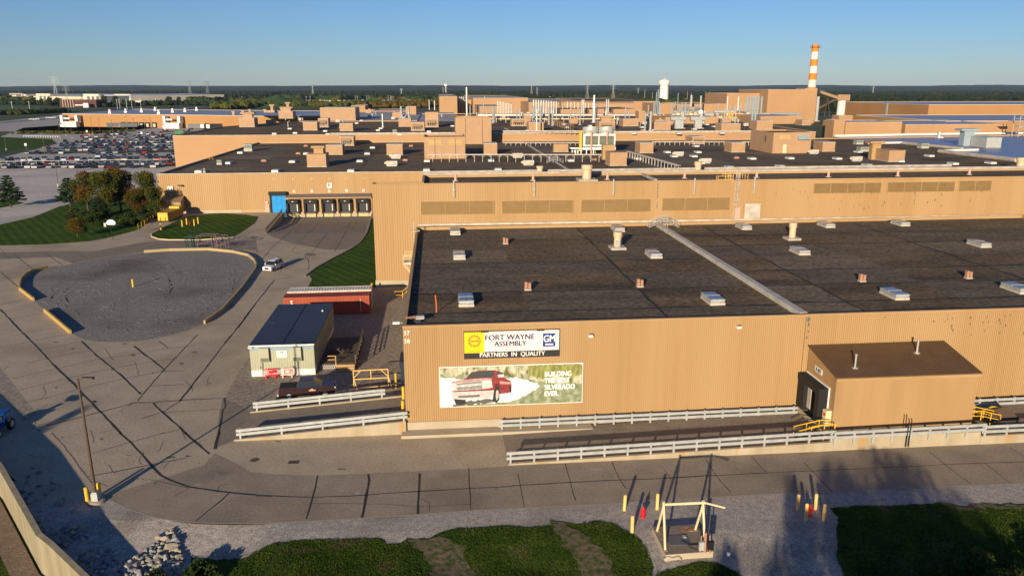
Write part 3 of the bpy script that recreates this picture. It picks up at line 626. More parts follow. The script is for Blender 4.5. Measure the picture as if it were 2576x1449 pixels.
# expansion divider on the low roof
a = UV(38.9, .4); g = MB(); g.box(-.35, .37, .3, 52.3, RA + .01, HA + .05)
solo('roof_divider', 'long pale expansion divider running back across the foreground roof', 'roof divider', g, mat('pale divider metal', (.55, .52, .47), (.42, .39, .34), scale=.6, rough=.6), (a.x, a.y, 0))
rt = [mat('ballast pale', (.148, .110, .070), (.20, .150, .095), grain=.45, gs=2.2, scale=.3, rough=.95, stretch=(.3, 1.2, 1)), mat('ballast dark', (.105, .079, .051), (.155, .117, .075), grain=.45, gs=2.2, scale=.3, rough=.95, stretch=(.3, 1.2, 1)), mat('tar seam', (.028, .024, .02), rough=.8)]
def patchy(par, org, U, V, z_, p=.6):
    g = MB()
    for a, b in zip(U[:-1], U[1:]):
        for c, d in zip(V[:-1], V[1:]):
            if rnd.random() < p:
                n = 9; e = [(a + (b - a) * i / n, c + rnd.uniform(-.25, .25)) for i in range(n + 1)] + [(b - (b - a) * i / n, d + rnd.uniform(-.25, .25)) for i in range(n + 1)]
                g.sheet([(x - org[0], y - org[1], z_ + .004 + .002 * (len(g.v) % 3)) for x, y in e], mi=rnd.choice((0, 1, 1)))
    for v in V[1:-1]:
        P = [(U[0] - org[0] + (U[-1] - U[0]) * i / 30, v - org[1] + rnd.uniform(-.12, .12)) for i in range(31)]; g.strip(P, [rnd.uniform(.15, .55) for _ in P], z_ + .014, rnd.choice((0, 2))); g.strip([(x, y + .5) for x, y in P], [rnd.uniform(.1, .5) for _ in P], z_ + .012, 1)
    for u in U[1:-1]:
        P = [(u - org[0] + rnd.uniform(-.1, .1), V[0] - org[1] + (V[-1] - V[0]) * i / 24) for i in range(25)]; g.strip(P, [rnd.uniform(.08, .4) for _ in P], z_ + .016, rnd.choice((1, 2)))
    return part(par, 'ballast_patches', g, rt)
patchy(front, oA, [.5, 12.6, 25.6, 38.2], [.5, 5.5, 13.2, 20.5, 28, 36, 44, 52.5], RA)
patchy(front2, oA2, [39.5, 46, 59, 72, 85, 103], [.9, 6, 13.2, 20.5, 28, 36, 44, 52.5], RA + .02)
patchy(mid, oC, [-66, -50, -34, -18, -1], [142, 150, 160, 172, 186, 200, 220, 240], RC, .5)
patchy(mid, oC, [2, 20, 38, 56, 74, 92, 110, 130, 155], [142, 150, 160, 172, 186, 200, 220, 240, 258], RC, .5)
patchy(far1, oD, [-20, 10, 40, 70, 100, 130, 160], [264, 280, 300, 325, 350, 390], RD, .4)
patchy(tall, oB, [1.3, 20, 39.7, 60, 85, 120], [57.9, 61, 65, 69.5], 16.5, .4)
# low flashing at the back edge
a = UV(0, 56.35); solo('flashing_strip', 'pale flashing strip along the foot of the tall ribbed wall', 'flashing', MB().box(.3, 104, .18, .6, RA, RA + .34), whited, (a.x, a.y, 0))
# ================================================================ things on the roofs
def rbox(name, label, cat, xl, xr, yb, yt, zb, dep, m=None, cap=None, mats=None, extra=None, capm=None, curb=True, group=None):
    # a unit whose front face runs from column xl to xr, base row yb, top row yt, standing on height zb
    a = uv(G(xl, yb, zb)); b = uv(G(xr, yb, zb)); w = b[0] - a[0]; h = HT((xl + xr) / 2, yb, yt, zb)
    t = thing(name, label, cat, UV(a[0], a[1], zb), TH, group)
    g = MB(); g.box(0, w, 0, dep, .15, h); k = max(1, int(w / 1.6))
    for i in range(1, k): g.box(w * i / k - .02, w * i / k + .02, -.02, -.004, .3, h - .15, 1)
    for i in range(1, max(2, int(dep / 1.6))): y = dep * i / max(2, int(dep / 1.6)); g.box(-.02, -.004, y - .02, y + .02, .3, h - .15, 1)
    part(t, 'casing', g, [m or beige_u, beige_d])
    g = MB(); e = .05; g.box(-e, w + e, -e, dep + e, h + .002, h + .09); g.box(-e, w + e, -e, -.002, h - .12, h + .002); g.box(w + .002, w + e, -.002, dep, h - .12, h + .002); g.box(-e, -.002, -.002, dep, h - .12, h + .002)
    part(t, 'top_trim', g, capm or whited)
    if curb: part(t, 'curb', MB().box(-.12, w + .12, -.12, dep + .12, 0, .2), flash)
    return t, w, h
N = 0
def unit(label, xl, xr, yb, yt, zb, dep, **k): return rbox('rooftop_unit', label, 'rooftop unit', xl, xr, yb, yt, zb, dep, **k)
def hood(t, w, h, m=None, x0=.12, x1=.8):            # louvred weather hood on the front of a unit
    g = MB(); a, b = w * x0, w * x1; z1_, z0_ = h * .85, h * .5; y = -h * .32
    g.add([(a, 0, z1_), (b, 0, z1_), (b, y, z0_), (a, y, z0_), (a, 0, z0_), (b, 0, z0_)], [(0, 3, 2, 1), (0, 4, 3), (1, 2, 5)]); part(t, 'intake_hood', g, m or beige_d)
    g = MB(); g.box(a, b, -.03, -.004, h * .2, z0_); part(t, 'intake_opening', g, darkm)
    g = MB(); n = 5
    for i in range(n): x = a + (b - a) * (i + .5) / n; g.box(x - .1, x + .1, -.12, -.035, h * .2, h * .45)
    part(t, 'filter_frame', g, galv)
G1 = 'beige boxy units standing on the dark roofs'
z = ZR(600, 300, 400); zq = ZR(1380, 230, 400); zr5 = ZR(1750, 230, 400); zb4 = ZR(2100, 230, 400); zR = ZR(2500, 260, 500); zT = ZR(1000, 260, 400)
t, w, h = unit('tan square unit with a capped tower on top, nearest the dock wall roof edge', 773, 820.5, 421, 389, RC, 6.6, capm=beige, group=G1)
g = MB(); g.box(w * .32, w * .82, 2.2, 4.6, h + .09, h + 1.6); part(t, 'tower', g, beige)
g = MB(); g.box(w * .2, w * .9, 1.7, 5.1, h + 1.6, h + 2.2); part(t, 'tower_cap', g, beige)
unit('tan unit with a white lid just behind the unit with the tower', 820, 861.5, 390, 366, RC, 7, group=G1)
t, w, h = unit('tan hooded unit against the low beige wall band, casting a slanted shadow', 855, 890, 367.5, 345, RC, 7, group=G1); hood(t, w, h)
unit('tan unit with a white lid standing alone left of the penthouse', 973, 1013, 390.5, 364.5, RC, 6.5, group=G1)
unit('tan unit with a pale lid in the shadow between the two penthouses', 1217, 1251, 389, 361.5, RC, 6, group=G1)
unit('flat tan unit left of the cooling tower', 1393, 1430, 383, 363.5, RC, 2.5, capm=beige, group=G1)
t, w, h = unit('large tan cube unit in front of the cooling tower', 1534, 1577, 418, 385, RC, 6.4, capm=beige, group=G1)
g = MB(); g.box(-.6, w * .62, 7.4, 9.4, h * .3, h + 1.7); part(t, 'tower', g, beige)
unit('tan unit with a white lid right of the cooling tower', 1609.5, 1644, 386, 360.5, RC, 7, group=G1)
t, w, h = unit('tan unit with a small intake grille built against the low beige wall band', 1741, 1773, 363, 345, RC, 9, group=G1); hood(t, w, h, x0=.15, x1=.85)
unit('tan unit with a pale lid left of the right penthouse', 1839.5, 1875, 384, 360, RC, 7, group=G1)
unit('tan unit with a dark left side right of the right penthouse', 2068, 2101, 382, 358.5, RC, 7, group=G1)
t, w, h = unit('large tan unit with a brown left side and a capped tower, right dark roof', 2234.5, 2277, 408, 379.5, RC, 7.5, capm=beige, group=G1)
g = MB(); g.box(-1.2, 1.6, 7.6, 9.6, 0, h + 1.6); part(t, 'tower', g, beige); g = MB(); g.box(-2.2, 2.6, 7.0, 10.2, h + 1.6, h + 2.3); part(t, 'tower_cap', g, beige)
# penthouses
def pent(label, xl, xr, yb, yt, zb, dep, vents=(), name='rooftop_penthouse'):
    a = uv(G(xl, yb, zb)); b = uv(G(xr, yb, zb)); w = b[0] - a[0]; h = HT((xl + xr) / 2, yb, yt, zb)
    t, o = building(name, label, [(a[0], a[1]), (a[0] + w, a[1]), (a[0] + w, a[1] + dep), (a[0], a[1] + dep)], zb + h, par=.5, wm=beige_u, z0=zb, cap=beige, capw=.3, cat='penthouse')
    g = MB()
    return t, w, h, zb
t, w, h, zb = pent('square tan penthouse with two brown vent panels and a sunken dark roof', 1068, 1171, 400.5, 345, RC, 14)
for x0, x1 in ((.09, .42), (.6, .93)):
    g = MB(); g.box(w * x0, w * x1, -.05, -.003, zb + h * .62, zb + h * .85)
    for i in range(8): zz = zb + h * (.63 + .027 * i); g.box(w * x0, w * x1, -.09, -.051, zz, zz + .06)
    part(t, 'vent_panel', g, louver_m)
for x in (.26, .76): part(t, 'downspout', MB().tube([(w * x, -.1, zb + h - .5), (w * x, -.1, zb + .2)], .06, 6), brownm)
t, w, h, zb = pent('tall tan penthouse box rising above every roof around it', 1146.5, 1237, 363.5, 296, RC, 16)
for x in (.28, .75): part(t, 'downspout', MB().tube([(w * x, -.1, zb + h - .5), (w * x, -.1, zb + .2)], .07, 6), brownm)
t, w, h, zb = pent('broad tan penthouse with a blue grey awning and a cream door on the right roof', 1942.5, 2042, 386.5, 334, RC, 20)
part(t, 'door', MB().box(w * .27, w * .36, -.06, -.003, zb + .1, zb + 3), cream)
part(t, 'vent_panel', MB().box(w * .15, w * .44, -.06, -.003, zb + h * .68, zb + h * .88), louver_m)
g = MB(); g.add([(w * .63, 0, zb + h * .87), (w * .93, 0, zb + h * .87), (w * .94, -1.1, zb + h * .66), (w * .64, -1.1, zb + h * .66), (w * .63, 0, zb + h * .66), (w * .93, 0, zb + h * .66)], [(0, 3, 2, 1), (0, 4, 3), (1, 2, 5)]); part(t, 'awning', g, bluegrey)
part(t, 'side_vent', MB().box(-.06, -.003, 6, 7, zb + h * .5, zb + h * .8), brownm)
# grey corrugated unit on the blue roof
t, w, h = rbox('rooftop_unit', 'grey corrugated unit with a flat cap standing on the blue roof at right', 'rooftop unit', 2480, 2520, 372.5, 347, RC, 9, m=galv, capm=galv)
g = MB(); ribs(g, (0, -.004), (w, -.004), .2, h - .1, .3, .05); ribs(g, (-.004, 9), (-.004, 0), .2, h - .1, .3, .05); part(t, 'corrugated_skin', g, galv)
part(t, 'tower', MB().box(-2.6, 1.4, 9.4, 12.4, 0, h + 2.0), bluegrey); part(t, 'tower_cap', MB().box(-4.4, 3.2, 8.8, 13, h + 2.0, h + 2.8), bluegrey)
# units on the farther dark roof
G2 = 'beige units on the farther dark roof'
for lab, xl, xr, yb, yt, dep, hd in (
    ('tan unit with a white lid on the far roof above the dock wall', 763, 798, 329, 308.5, 8, 0), ('tan hooded unit half hidden behind the white lidded one on the far roof', 801, 826, 321, 299, 8, 1),
    ('largest plain tan box on the far roof, with two thin seams', 806.5, 894, 303.7, 272, 26, 0), ('tan unit with a white lid and dark right side, centre left of the far roof', 855, 888, 330.5, 311.5, 8, 0),
    ('tan unit standing before the grey roofs, left of the hooded pair', 1003, 1034, 319.5, 300, 8, 0), ('tan hooded unit nearest the left penthouse, front of the hooded pair', 1034, 1068, 330, 309, 9, 1),
    ('tan hooded unit with a two step top, rear of the hooded pair', 1070, 1103, 321, 299, 9, 1), ('tan unit with a flat capped tower on the far roof at left', 701.5, 737, 299, 281, 10, 0),
    ('tan unit with a narrow cap beside the dock bays of the far left hall', 602, 640, 320.5, 298, 8, 0), ('small tan hooded unit behind the pipe rack at centre', 1287, 1325, 318, 300, 8, 1),
    ('tan unit under the blue capped exhaust pipes', 1330, 1368, 329.8, 309, 8, 0), ('tan unit with a slanted hood behind the cooling tower', 1507, 1548, 326, 307.5, 9, 1),
    ('pale tan unit in front of the long silver duct', 1567, 1607, 318.5, 300, 9, 0), ('square tan unit between the blue capped stack and the curved vents', 1645, 1688, 328, 308, 7, 0),
    ('tan unit with two panel seams left of the pipe cluster', 1814, 1864, 331, 312, 8, 0), ('tan unit just left of the right penthouse top', 1903, 1945, 326, 305, 9, 0), ('small tan unit with a blue tank beside it, right far roof', 2017, 2041, 316, 303, 8, 0)):
    t, w, h = unit(lab, xl, xr, yb, yt, RD, dep, group=G2)
    if hd: hood(t, w, h)
    if 'tower' in lab or 'narrow cap' in lab: part(t, 'tower', MB().box(w * .2, w * .8, 3, 6, h, h + 2), beige_u); part(t, 'tower_cap', MB().box(w * .05, w * .95, 2.4, 6.6, h + 2, h + 2.7), beige_u)
    if 'two step' in lab: part(t, 'tower', MB().box(0, w, 4, 9, h, h + 3), beige_u)
# ---- skylights on the near roof: built once, then copied
sk = thing('skylight', 'near skylight with blue glass left of the roof divider, closest to the signs', 'skylight', (0, 0, 0), TH)
part(sk, 'curb', MB().box(-.06, 1.52, -.06, 3.12, 0, .3), whited)
g = MB(); g.box(0, 1.46, 0, 3.06, .34, .62); g.box(-.05, 1.51, -.05, 3.11, .56, .64); part(sk, 'frame', g, galv)
g = MB()
for i in (0, 1):
    for j in (0, 1): g.box(.06 + i * .7, .7 + i * .7, .06 + j * 1.5, 1.5 + j * 1.5, .64, .69)
for o in [g]: part(sk, 'glass_pane', o, skyl)
part(sk, 'glazing_bar', MB().box(-.02, 1.48, 1.5, 1.56, .64, .72), whited)
sks = [(1155.6, 772.5, 'skylight nearest the left corner of the foreground roof, blue glass'), (1142, 654, 'skylight in the second row back at the left end of the foreground roof'), (1133.5, 592, 'rearmost left skylight of the foreground roof, close to the tall wall'),
       (1788, 769, 'blue skylight just left of the pale roof divider at the front edge'), (1638, 651, 'skylight behind the orange vent, right of the thick beige vent stack'), (1548, 584, 'rear skylight directly behind the thick beige vent stack'),
       (2253, 756, 'blue skylight first to the right of the roof divider at the front'), (2011, 643, 'skylight in front of the beige vent stack right of the divider'), (1868, 579, 'rear skylight left of the roller door'),
       (2566, 741, 'blue skylight cut by the right edge of the view'), (2468, 624, 'skylight in the second row at far right of the foreground roof'), (2078, 574, 'rear skylight right of the roller door with a yellow hose'), (2267, 570, 'rear skylight below the brown louvre on the right')]
for i, (x, y, lab) in enumerate(sks):
    p = G(x, y, RA); u, v = uv(p); loc = UV(u, v, RA)
    o = sk if i == 0 else clone(sk, loc, TH); o.location = loc; o['label'] = lab; o['group'] = 'skylights on the foreground roof'
# small roof vents, pinkish twin hoods
vt = thing('roof_vent', 'x', 'roof vent', (0, 0, 0), TH)
part(vt, 'base', MB().box(-.38, .38, -.3, .3, 0, .18), flash)
for s in (-1, 1): part(vt, 'hood', MB().box(-.02 + s * .2 - .13, .02 + s * .2 + .13, -.18, .22, .18, .95 if s < 0 else .85), rust)
for i, (x, y, z_, sc, lab) in enumerate([(1271.5, 614, RA, 1, 'rusty twin vent at the back left of the foreground roof'), (1327.5, 730, RA, 1, 'rusty twin vent mid roof left, beside a short roof seam'), (1609.5, 722, RA, 1, 'rusty orange topped vent right of the centre of the foreground roof'),
        (2168, 709, RA, 1, 'pink twin vent first to the right of the roof divider'), (2435.5, 701, RA, 1, 'pink twin vent farthest right on the foreground roof')]):
    o = vt if i == 0 else clone(vt, (0, 0, 0), TH); u, v = uv(G(x, y, z_)); o.location = UV(u, v, z_); o['label'] = lab; o['group'] = 'twin hooded vents on the foreground roof'
RB = 16.5
vp = thing('vent_pipe', 'x', 'vent pipe', (0, 0, 0), TH); part(vp, 'base', MB().cyl(0, 0, 0, .12, .5, n=10), flash); part(vp, 'pipe', MB().cyl(0, 0, .12, 1.1, .24, .2, n=10), pink)
for i, (x, y, lab) in enumerate([(1146, 456, 'short pink vent pipe on the tall hall roof, leftmost'), (1341, 455, 'short pink vent pipe on the tall hall roof, second from the left'), (1528, 452.5, 'short pink vent pipe on the tall hall roof right of the thick stack'), (1722, 449, 'short pink vent pipe on the tall hall roof before the yellow rail'),
        (1903, 447.5, 'short pink vent pipe on the tall hall roof right of the caged ladder'), (2083.5, 446, 'short pink vent pipe on the tall hall roof, next beyond the ladder side'), (2258, 444, 'short pink vent pipe on the tall hall roof, middle right'), (2438, 440, 'short pink vent pipe on the tall hall roof, farthest right')]):
    o = vp if i == 0 else clone(vp, (0, 0, 0), TH); u, v = uv(G(x, y, RB)); v = min(v, 68.5); o.location = UV(u, v, RB); o['label'] = lab; o['group'] = 'short pink pipes along the tall hall roof'
def bigvent(x, y, yt, r, z_, lab, vmax=None, hh=None):
    p = G(x, y, z_); u, v = uv(p); h = hh or HT(x, y, yt, z_)
    t = thing('vent_stack', lab, 'vent stack', UV(u, v, z_), TH, 'thick beige vent stacks'); part(t, 'base', MB().box(-r * 1.7, r * 1.7, -r * 1.7, r * 1.7, 0, .35), flash)
    part(t, 'pipe', MB().cyl(0, 0, .35, h * .72, r * .82, n=20), cream_v, smooth=False); part(t, 'collar', MB().cyl(0, 0, h * .72, h, r, n=20), cream_v)
    return t
cream_v = mat('beige vent paint', (.70, .50, .32), (.62, .42, .27), scale=1, rough=.6)
t = bigvent(1553, 626, 583, .62, RA, 'thick beige vent stack with an electrical box, centre of the foreground roof')
part(t, 'electrical_box', MB().box(-.32, .2, -.75, -.5, .5, 1.3), galv)
bigvent(1992, 603, 560, .58, RA, 'thick beige vent stack on the foreground roof right of the divider')
bigvent(1476, 455, 415, .95, RB, 'tallest beige vent stack, rising from the tall hall roof', )
bigvent(1358, 437, 418, .9, RC + .5, 'half hidden beige vent stack behind the tall hall, left of the tallest')
bigvent(1755, 437, 407, 1.0, RC + .5, 'beige vent stack behind the tall hall left of the caged ladder')
bigvent(2566, 423, 397, 1.2, RC + .5, 'beige vent stack at the right edge of the view by the blue roof')
# marker pole, floodlight and junk on the roof corner
p = G(1098, 786, RA); solo('marker_pole', 'thin orange marker pole standing on the roof near its left front corner', 'marker pole', MB().tube([(0, 0, 0), (0, .0, 1.0), (-.08, 0, 1.8)], .06, 6), orange, p, TH)
p = G(1046, 812, RA); t = thing('floodlight', 'floodlight lying on rusty arms at the left front roof corner', 'floodlight', p, TH)
part(t, 'lamp', MB().box(.0, .8, .1, .5, .3, .6), galv); g = MB(); g.tube([(-.9, -.3, .55), (-.1, .2, .6)], .07, 6); g.tube([(-1.0, .4, .5), (.9, -.3, .55)], .03, 6); g.tube([(-.6, -.25, .52), (.2, -.1, .5)], .03, 6); part(t, 'arm', g, rust)
part(t, 'ballast_foot', MB().box(-.2, .5, -.1, .3, 0, .3), navy)
a = UV(-.05, 2.2, 10.2); t = thing('wall_lamp', 'white lamp head sticking out from the left roof edge of the foreground hall', 'lamp', a, TH); part(t, 'head', MB().box(-1.0, -.35, -.15, .15, 0, .2), white); part(t, 'bracket', MB().tube([(-.35, 0, .1), (.1, 0, 0)], .04, 6), galv)
# crossover stiles (small stair bridges) on the roofs
def stile(lab, xl, xr, yb, z_, dep=1.0):
    a = uv(G(xl, yb, z_)); w = uv(G(xr, yb, z_))[0] - a[0]; t = thing('crossover_stair', lab, 'roof crossover', UV(a[0], a[1], z_), TH, 'grey stair bridges over roof dividers')
    m1, m2 = w * .38, w * .62; h = .95; g = MB(); 
    for i in range(5):
        x = m1 * i / 5; g.box(x, x + m1 / 5, 0, dep, h * (i + .6) / 5, h * (i + 1) / 5); g.box(w - x - m1 / 5, w - x, 0, dep, h * (i + .6) / 5, h * (i + 1) / 5)
    g.box(m1, m2, 0, dep, h - .08, h + .02); part(t, 'steps', g, galv)
    for y in (0, dep):
        g = MB(); pts = [(0, y, .9), (m1, y, h + .9), (m2, y, h + .9), (w, y, .9)]
        g.tube(pts, .035, 5); g.tube([(p[0], p[1], p[2] - .45) for p in pts], .03, 5)
        for i, q in enumerate(((0, 0), (m1 * .5, h * .5), (m1, h), ((m1 + m2) / 2, h), (m2, h), (w - m1 * .5, h * .5), (w, 0))): g.tube([(q[0], y, q[1] - .0), (q[0], y, q[1] + .9)], .03, 5)
        for x in (m1, m2): g.tube([(x, y, 0), (x, y, h)], .04, 5)
        part(t, 'railing', g, galv)
stile('grey stair bridge at the back end of the pale divider on the foreground roof', 1633, 1710, 574, RA)
stile('grey stair bridge over the divider on the middle roof by the pipe rack', 1376, 1418, 411, RC)
# caged ladder on the tall wall, with yellow rails at its top
u0 = ptv(57, 1852, 14); a = UV(u0, 57.1, 0); t = thing('caged_ladder', 'silver caged ladder climbing the tall ribbed wall beside the roller door', 'ladder', a, TH)
g = MB()
for x in (-.22, .22): g.tube([(x, 0, RA + .3), (x, 0, 18.3)], .035, 5)
for i in range(26): g.tube([(-.22, 0, RA + .6 + i * .3), (.22, 0, RA + .6 + i * .3)], .02, 4)
part(t, 'ladder', g, whited); g = MB()
for i in range(7):
    zz = RA + 2.4 + i * .9; g.tube([(-.38 * math.cos(k * math.pi / 6), -.02 - .7 * math.sin(k * math.pi / 6), zz) for k in range(7)], .03, 4)
for k in (1, 2, 3, 4, 5): g.tube([(-.38 * math.cos(k * math.pi / 6), -.02 - .7 * math.sin(k * math.pi / 6), RA + 2.4) , (-.38 * math.cos(k * math.pi / 6), -.02 - .7 * math.sin(k * math.pi / 6), 18.3)], .02, 4)
part(t, 'safety_cage', g, whited)
def rail(lab, pts, z0, h, m, name='guard_rail', cat='railing', posts=None, r=.04, group=None, mids=1):
    a = Vector(pts[0]); L = [Vector(p) - a for p in pts]; t = thing(name, lab, cat, a, 0, group)
    g = MB()
    for k in range(mids + 1): g.tube([(p.x, p.y, p.z + h * (k + 1) / (mids + 1)) for p in L], r, 5)
    part(t, 'rail', g, m)
    for i, (p, q) in enumerate(zip(L[:-1], L[1:])):
        n = max(1, round((q - p).length / (posts or 2)))
        for j in range(n + (1 if i == len(L) - 2 else 0)):
            s = p.lerp(q, j / n); part(t, 'post', MB().tube([(s.x, s.y, s.z), (s.x, s.y, s.z + h)], r, 5), m)
    return t
rail('yellow safety rail on the tall hall roof left of the ladder head', [UV(u0 - 3.2, 58.2, RB), UV(u0 - 3.2, 57.4, RB), UV(u0 - .6, 57.4, RB), UV(u0 - .6, 59.5, RB)], RB, 1.1, yelp, posts=1.3)
rail('yellow safety rail around the roof hatch right of the ladder head', [UV(u0 + .8, 61, RB), UV(u0 + .8, 66, RB), UV(u0 + 3.4, 66, RB), UV(u0 + 3.4, 61, RB)], RB, 1.1, yelp, posts=1.4)
rail('yellow rail at the left rear corner of the middle roof', [G(518, 403, RC), G(536, 404, RC)], RC, 1.1, yel, posts=1.6)
rail('yellow rail along the diagonal roof edge under the white lidded unit row', [G(575, 382, RC), G(588, 382, RC)], RC, 1.1, yel, posts=1.6)
# ---- small white skylights and heaters on the middle roof
fs = thing('roof_hatch', 'x', 'skylight', (0, 0, 0), TH)
part(fs, 'curb', MB().box(-.05, 1.75, -.05, 3.0, 0, .35), white); part(fs, 'lid', MB().box(0, 1.7, 0, 2.95, .37, .62), galv)
pl = [(490, 435.5), (683, 434), (874, 433.5), (1065, 431.5), (1246, 430), (564, 413.5), (597, 387), (727, 410), (763, 389.5), (897.5, 408.5), (917, 389.5), (931, 374), (1067, 408), (1229, 407), (1430, 407), (1675, 385.5), (1692, 396), (1752.5, 385.5), (1742, 396), (1759, 413), (1748, 370), (1889, 402), (1831, 424.5), (1960, 422), (2105, 402), (1964, 370), (2180, 419), (2262, 408.5), (2338, 395), (2398, 415), (2493, 413), (2158, 385), (2300, 432), (1985, 401), (1600, 402)]
zones = lambda x, y: ('left' if x < 760 else 'centre left' if x < 1150 else 'centre' if x < 1500 else 'centre right' if x < 1900 else 'right')
def rowname(y, ys): return ''
cnt = {}
for i, (x, y) in enumerate(sorted(pl, key=lambda q: (q[1] // 12, q[0]))):
    o = fs if i == 0 else clone(fs, (0, 0, 0), TH); u, v = uv(G(x, y, RC)); o.location = UV(u, v, RC)
    row = ['rear', 'second', 'third', 'fourth', 'fifth', 'front', 'nearest'][max(0, min(6, int((y - 368) // 10.5)))]; k = (zones(x, y), row); cnt[k] = cnt.get(k, 0) + 1
    o['label'] = 'pale skylight, middle dark roof, %s part, %s row from the back, %s from left' % (k[0], row, ordn(cnt[k] - 1)); o['group'] = 'small pale skylights on the middle dark roof'
ht = thing('roof_heater', 'x', 'roof heater', (0, 0, 0), TH)
part(ht, 'casing', MB().box(0, 3.2, 0, 1.3, .35, 1.5), whited); part(ht, 'flue', MB().tube([(-.5, .6, .9), (0, .6, .9)], .3, 8), cream); part(ht, 'feet', MB().box(.2, 3.0, .2, 1.1, 0, .35), galv)
for i, (x, y, lab) in enumerate([(983, 400, 'long white roof heater under the lone white lidded unit'), (971.5, 419, 'long white roof heater nearest the dock wall edge, centre left'), (1290, 398, 'long white roof heater left of the pipe rack stair'), (1316, 417, 'long white roof heater in front of the pipe rack'), (1696, 394, 'long white roof heater behind the centre right skylights'), (1763, 412, 'long white roof heater beside the beige vent stack'),
        (2037, 388.5, 'long white roof heater right of the right penthouse door'), (2144, 407, 'long white roof heater between the right penthouse and the big brown sided unit')]):
    o = ht if i == 0 else clone(ht, (0, 0, 0), TH); u, v = uv(G(x, y, RC)); o.location = UV(u, v, RC); o['label'] = lab; o['group'] = 'long white heaters on the middle roof'
rv = solo('roof_vent', 'x', 'roof vent', MB().box(0, 1.5, 0, 1.0, 0, .5).box(.15, 1.35, .1, .9, .5, .65), rust)
for i, (x, y, lab) in enumerate([(657, 407.5, 'low rusty vent on the left of the middle roof'), (764, 369.5, 'low rusty vent behind the tower unit'), (744, 389, 'low rusty vent left of the tower unit'), (1013, 406, 'low rusty vent right of the long white heaters'), (1029, 369.5, 'low rusty vent by the left penthouse'), (1489, 404.5, 'low rusty vent under the pipe rack'), (1848, 400, 'low rusty vent on the right of the middle roof'), (1612, 329.5, 'low rusty vent on the far roof behind the cooling tower')]):
    o = rv if i == 0 else clone(rv, (0, 0, 0), TH); z_ = RC if y > 340 else RD; u, v = uv(G(x, y, z_)); o.location = UV(u, v, z_); o['label'] = lab; o['group'] = 'low rusty vents'
fl = clone(fs, (0, 0, 0), TH); first = True
fp = [(684.5, 339), (737, 337), (724, 326), (813, 332), (857, 329.5), (870, 325.5), (819, 340), (893, 312), (905, 305), (946, 330), (953, 325), (947.5, 339), (1074, 333), (1134, 319), (1415, 314.5), (1450, 311), (1424, 322), (1481, 318.5), (1352, 325), (1323, 331), (1500, 306), (1612, 322), (1635, 329), (1744, 327), (1750, 324), (1795, 320), (1776, 315), (1590, 338), (1704, 338), (1812, 337), (820, 306), (1000, 341)]
cnt = {}
for x, y in sorted(fp):
    o = fl if first else clone(fl, (0, 0, 0), TH); first = False; u, v = uv(G(x, y, RD)); o.location = UV(u, v, RD)
    k = zones(x, y); cnt[k] = cnt.get(k, 0) + 1; o['label'] = 'tiny white skylight, farther dark roof, %s part, %s from the left' % (k, ordn(cnt[k] - 1)); o['group'] = 'tiny white skylights on the farther roof'
# grey green air conditioner with box base, left
for x0, x1, yb, yt, z_, lab in ((614.5, 633.5, 381.5, 363.5, RC, 'grey green air conditioner on the left of the middle roof'), (546, 557, 415, 403.5, RC, 'small cream fan box beside a skylight, left end of the middle roof'), (2165, 2186, 382, 370.5, RC, 'green air conditioner behind the brown sided unit'), (2318, 2337, 374, 361.5, RC, 'green air conditioner on the pale curb of the blue roof'), (2155, 2172, 364, 354, RC, 'grey ribbed fan box at the corner of the blue roof'),
        (988, 998, 338, 327, RD, 'blue topped vent with a pink base on the far roof'), (512, 516, 435, 424, RC, 'small grey vent at the left front corner of the middle roof')):
    a = uv(G(x0, yb, z_)); w = uv(G(x1, yb, z_))[0] - a[0]; h = HT(x0, yb, yt, z_); t = thing('air_conditioner', lab, 'air conditioner', UV(a[0], a[1], z_), TH)
    part(t, 'casing', MB().box(0, w, 0, w, h * .35, h).box(-.05, w + .05, -.05, w + .05, h * .93, h * 1.0 + .02), mat('grey green metal', (.30, .36, .28), (.26, .31, .25), scale=2, rough=.6)); part(t, 'base', MB().box(-.1, w + .1, -.1, w + .1, 0, h * .35), flash)
    part(t, 'grille', MB().box(w * .1, w * .9, -.03, -.003, h * .45, h * .85), mat('grille grey', (.18, .2, .18), rough=.7))
# ---- cooling tower on white legs
a = uv(G(1476, 388, RC)); t = thing('cooling_tower', 'white cooling tower with two fan drums raised on a white steel frame', 'cooling tower', UV(a[0], a[1], RC), TH)
kx = lambda x: uv(G(x, 388, RC))[0] - a[0]; hy = lambda y: HT(1476, 388, y, RC)
w = kx(1550); h0, h1, h2 = hy(371), hy(366), hy(338)
g = MB(); g.box(kx(1466), w, 0, .5, h0 - .9, h0); g.box(kx(1466), w, 6.5, 7, h0 - .9, h0); g.box(kx(1466), kx(1466) + .5, .5, 6.5, h0 - .9, h0); g.box(w - .5, w, .5, 6.5, h0 - .9, h0); g.box(kx(1466) + .5, w - .5, .5, 6.5, h0 - .2, h0 - .05); part(t, 'platform', g, white)
for x in (1446, 1452, 1460, 1474, 1492, 1515, 1538):
    for y in (.0, 6.6): part(t, 'leg', MB().box(kx(x), kx(x) + .35, y, y + .35, 0, h0 - .9), white)
g = MB(); g.box(kx(1436), kx(1466), 0, .3, h0 - .6, h0 - .3); g.box(kx(1436), kx(1466), 3, 3.3, h0 - .6, h0 - .3); part(t, 'side_frame', g, white)
g = MB(); x0, x1 = kx(1467), kx(1549); g.box(x0, x1, .3, 6.5, h0 + .3, h2); part(t, 'body', g, white)
g = MB()
for f0, f1 in ((.06, .46), (.5, .95)):
    xa, xb = x0 + (x1 - x0) * f0, x0 + (x1 - x0) * f1
    g.box(xa, xb, .15, .29, h0 + .8, h2 - .6)
part(t, 'louvre_bank', g, mat('dark louvre slats', (.10, .11, .08), rough=.7)); g = MB()
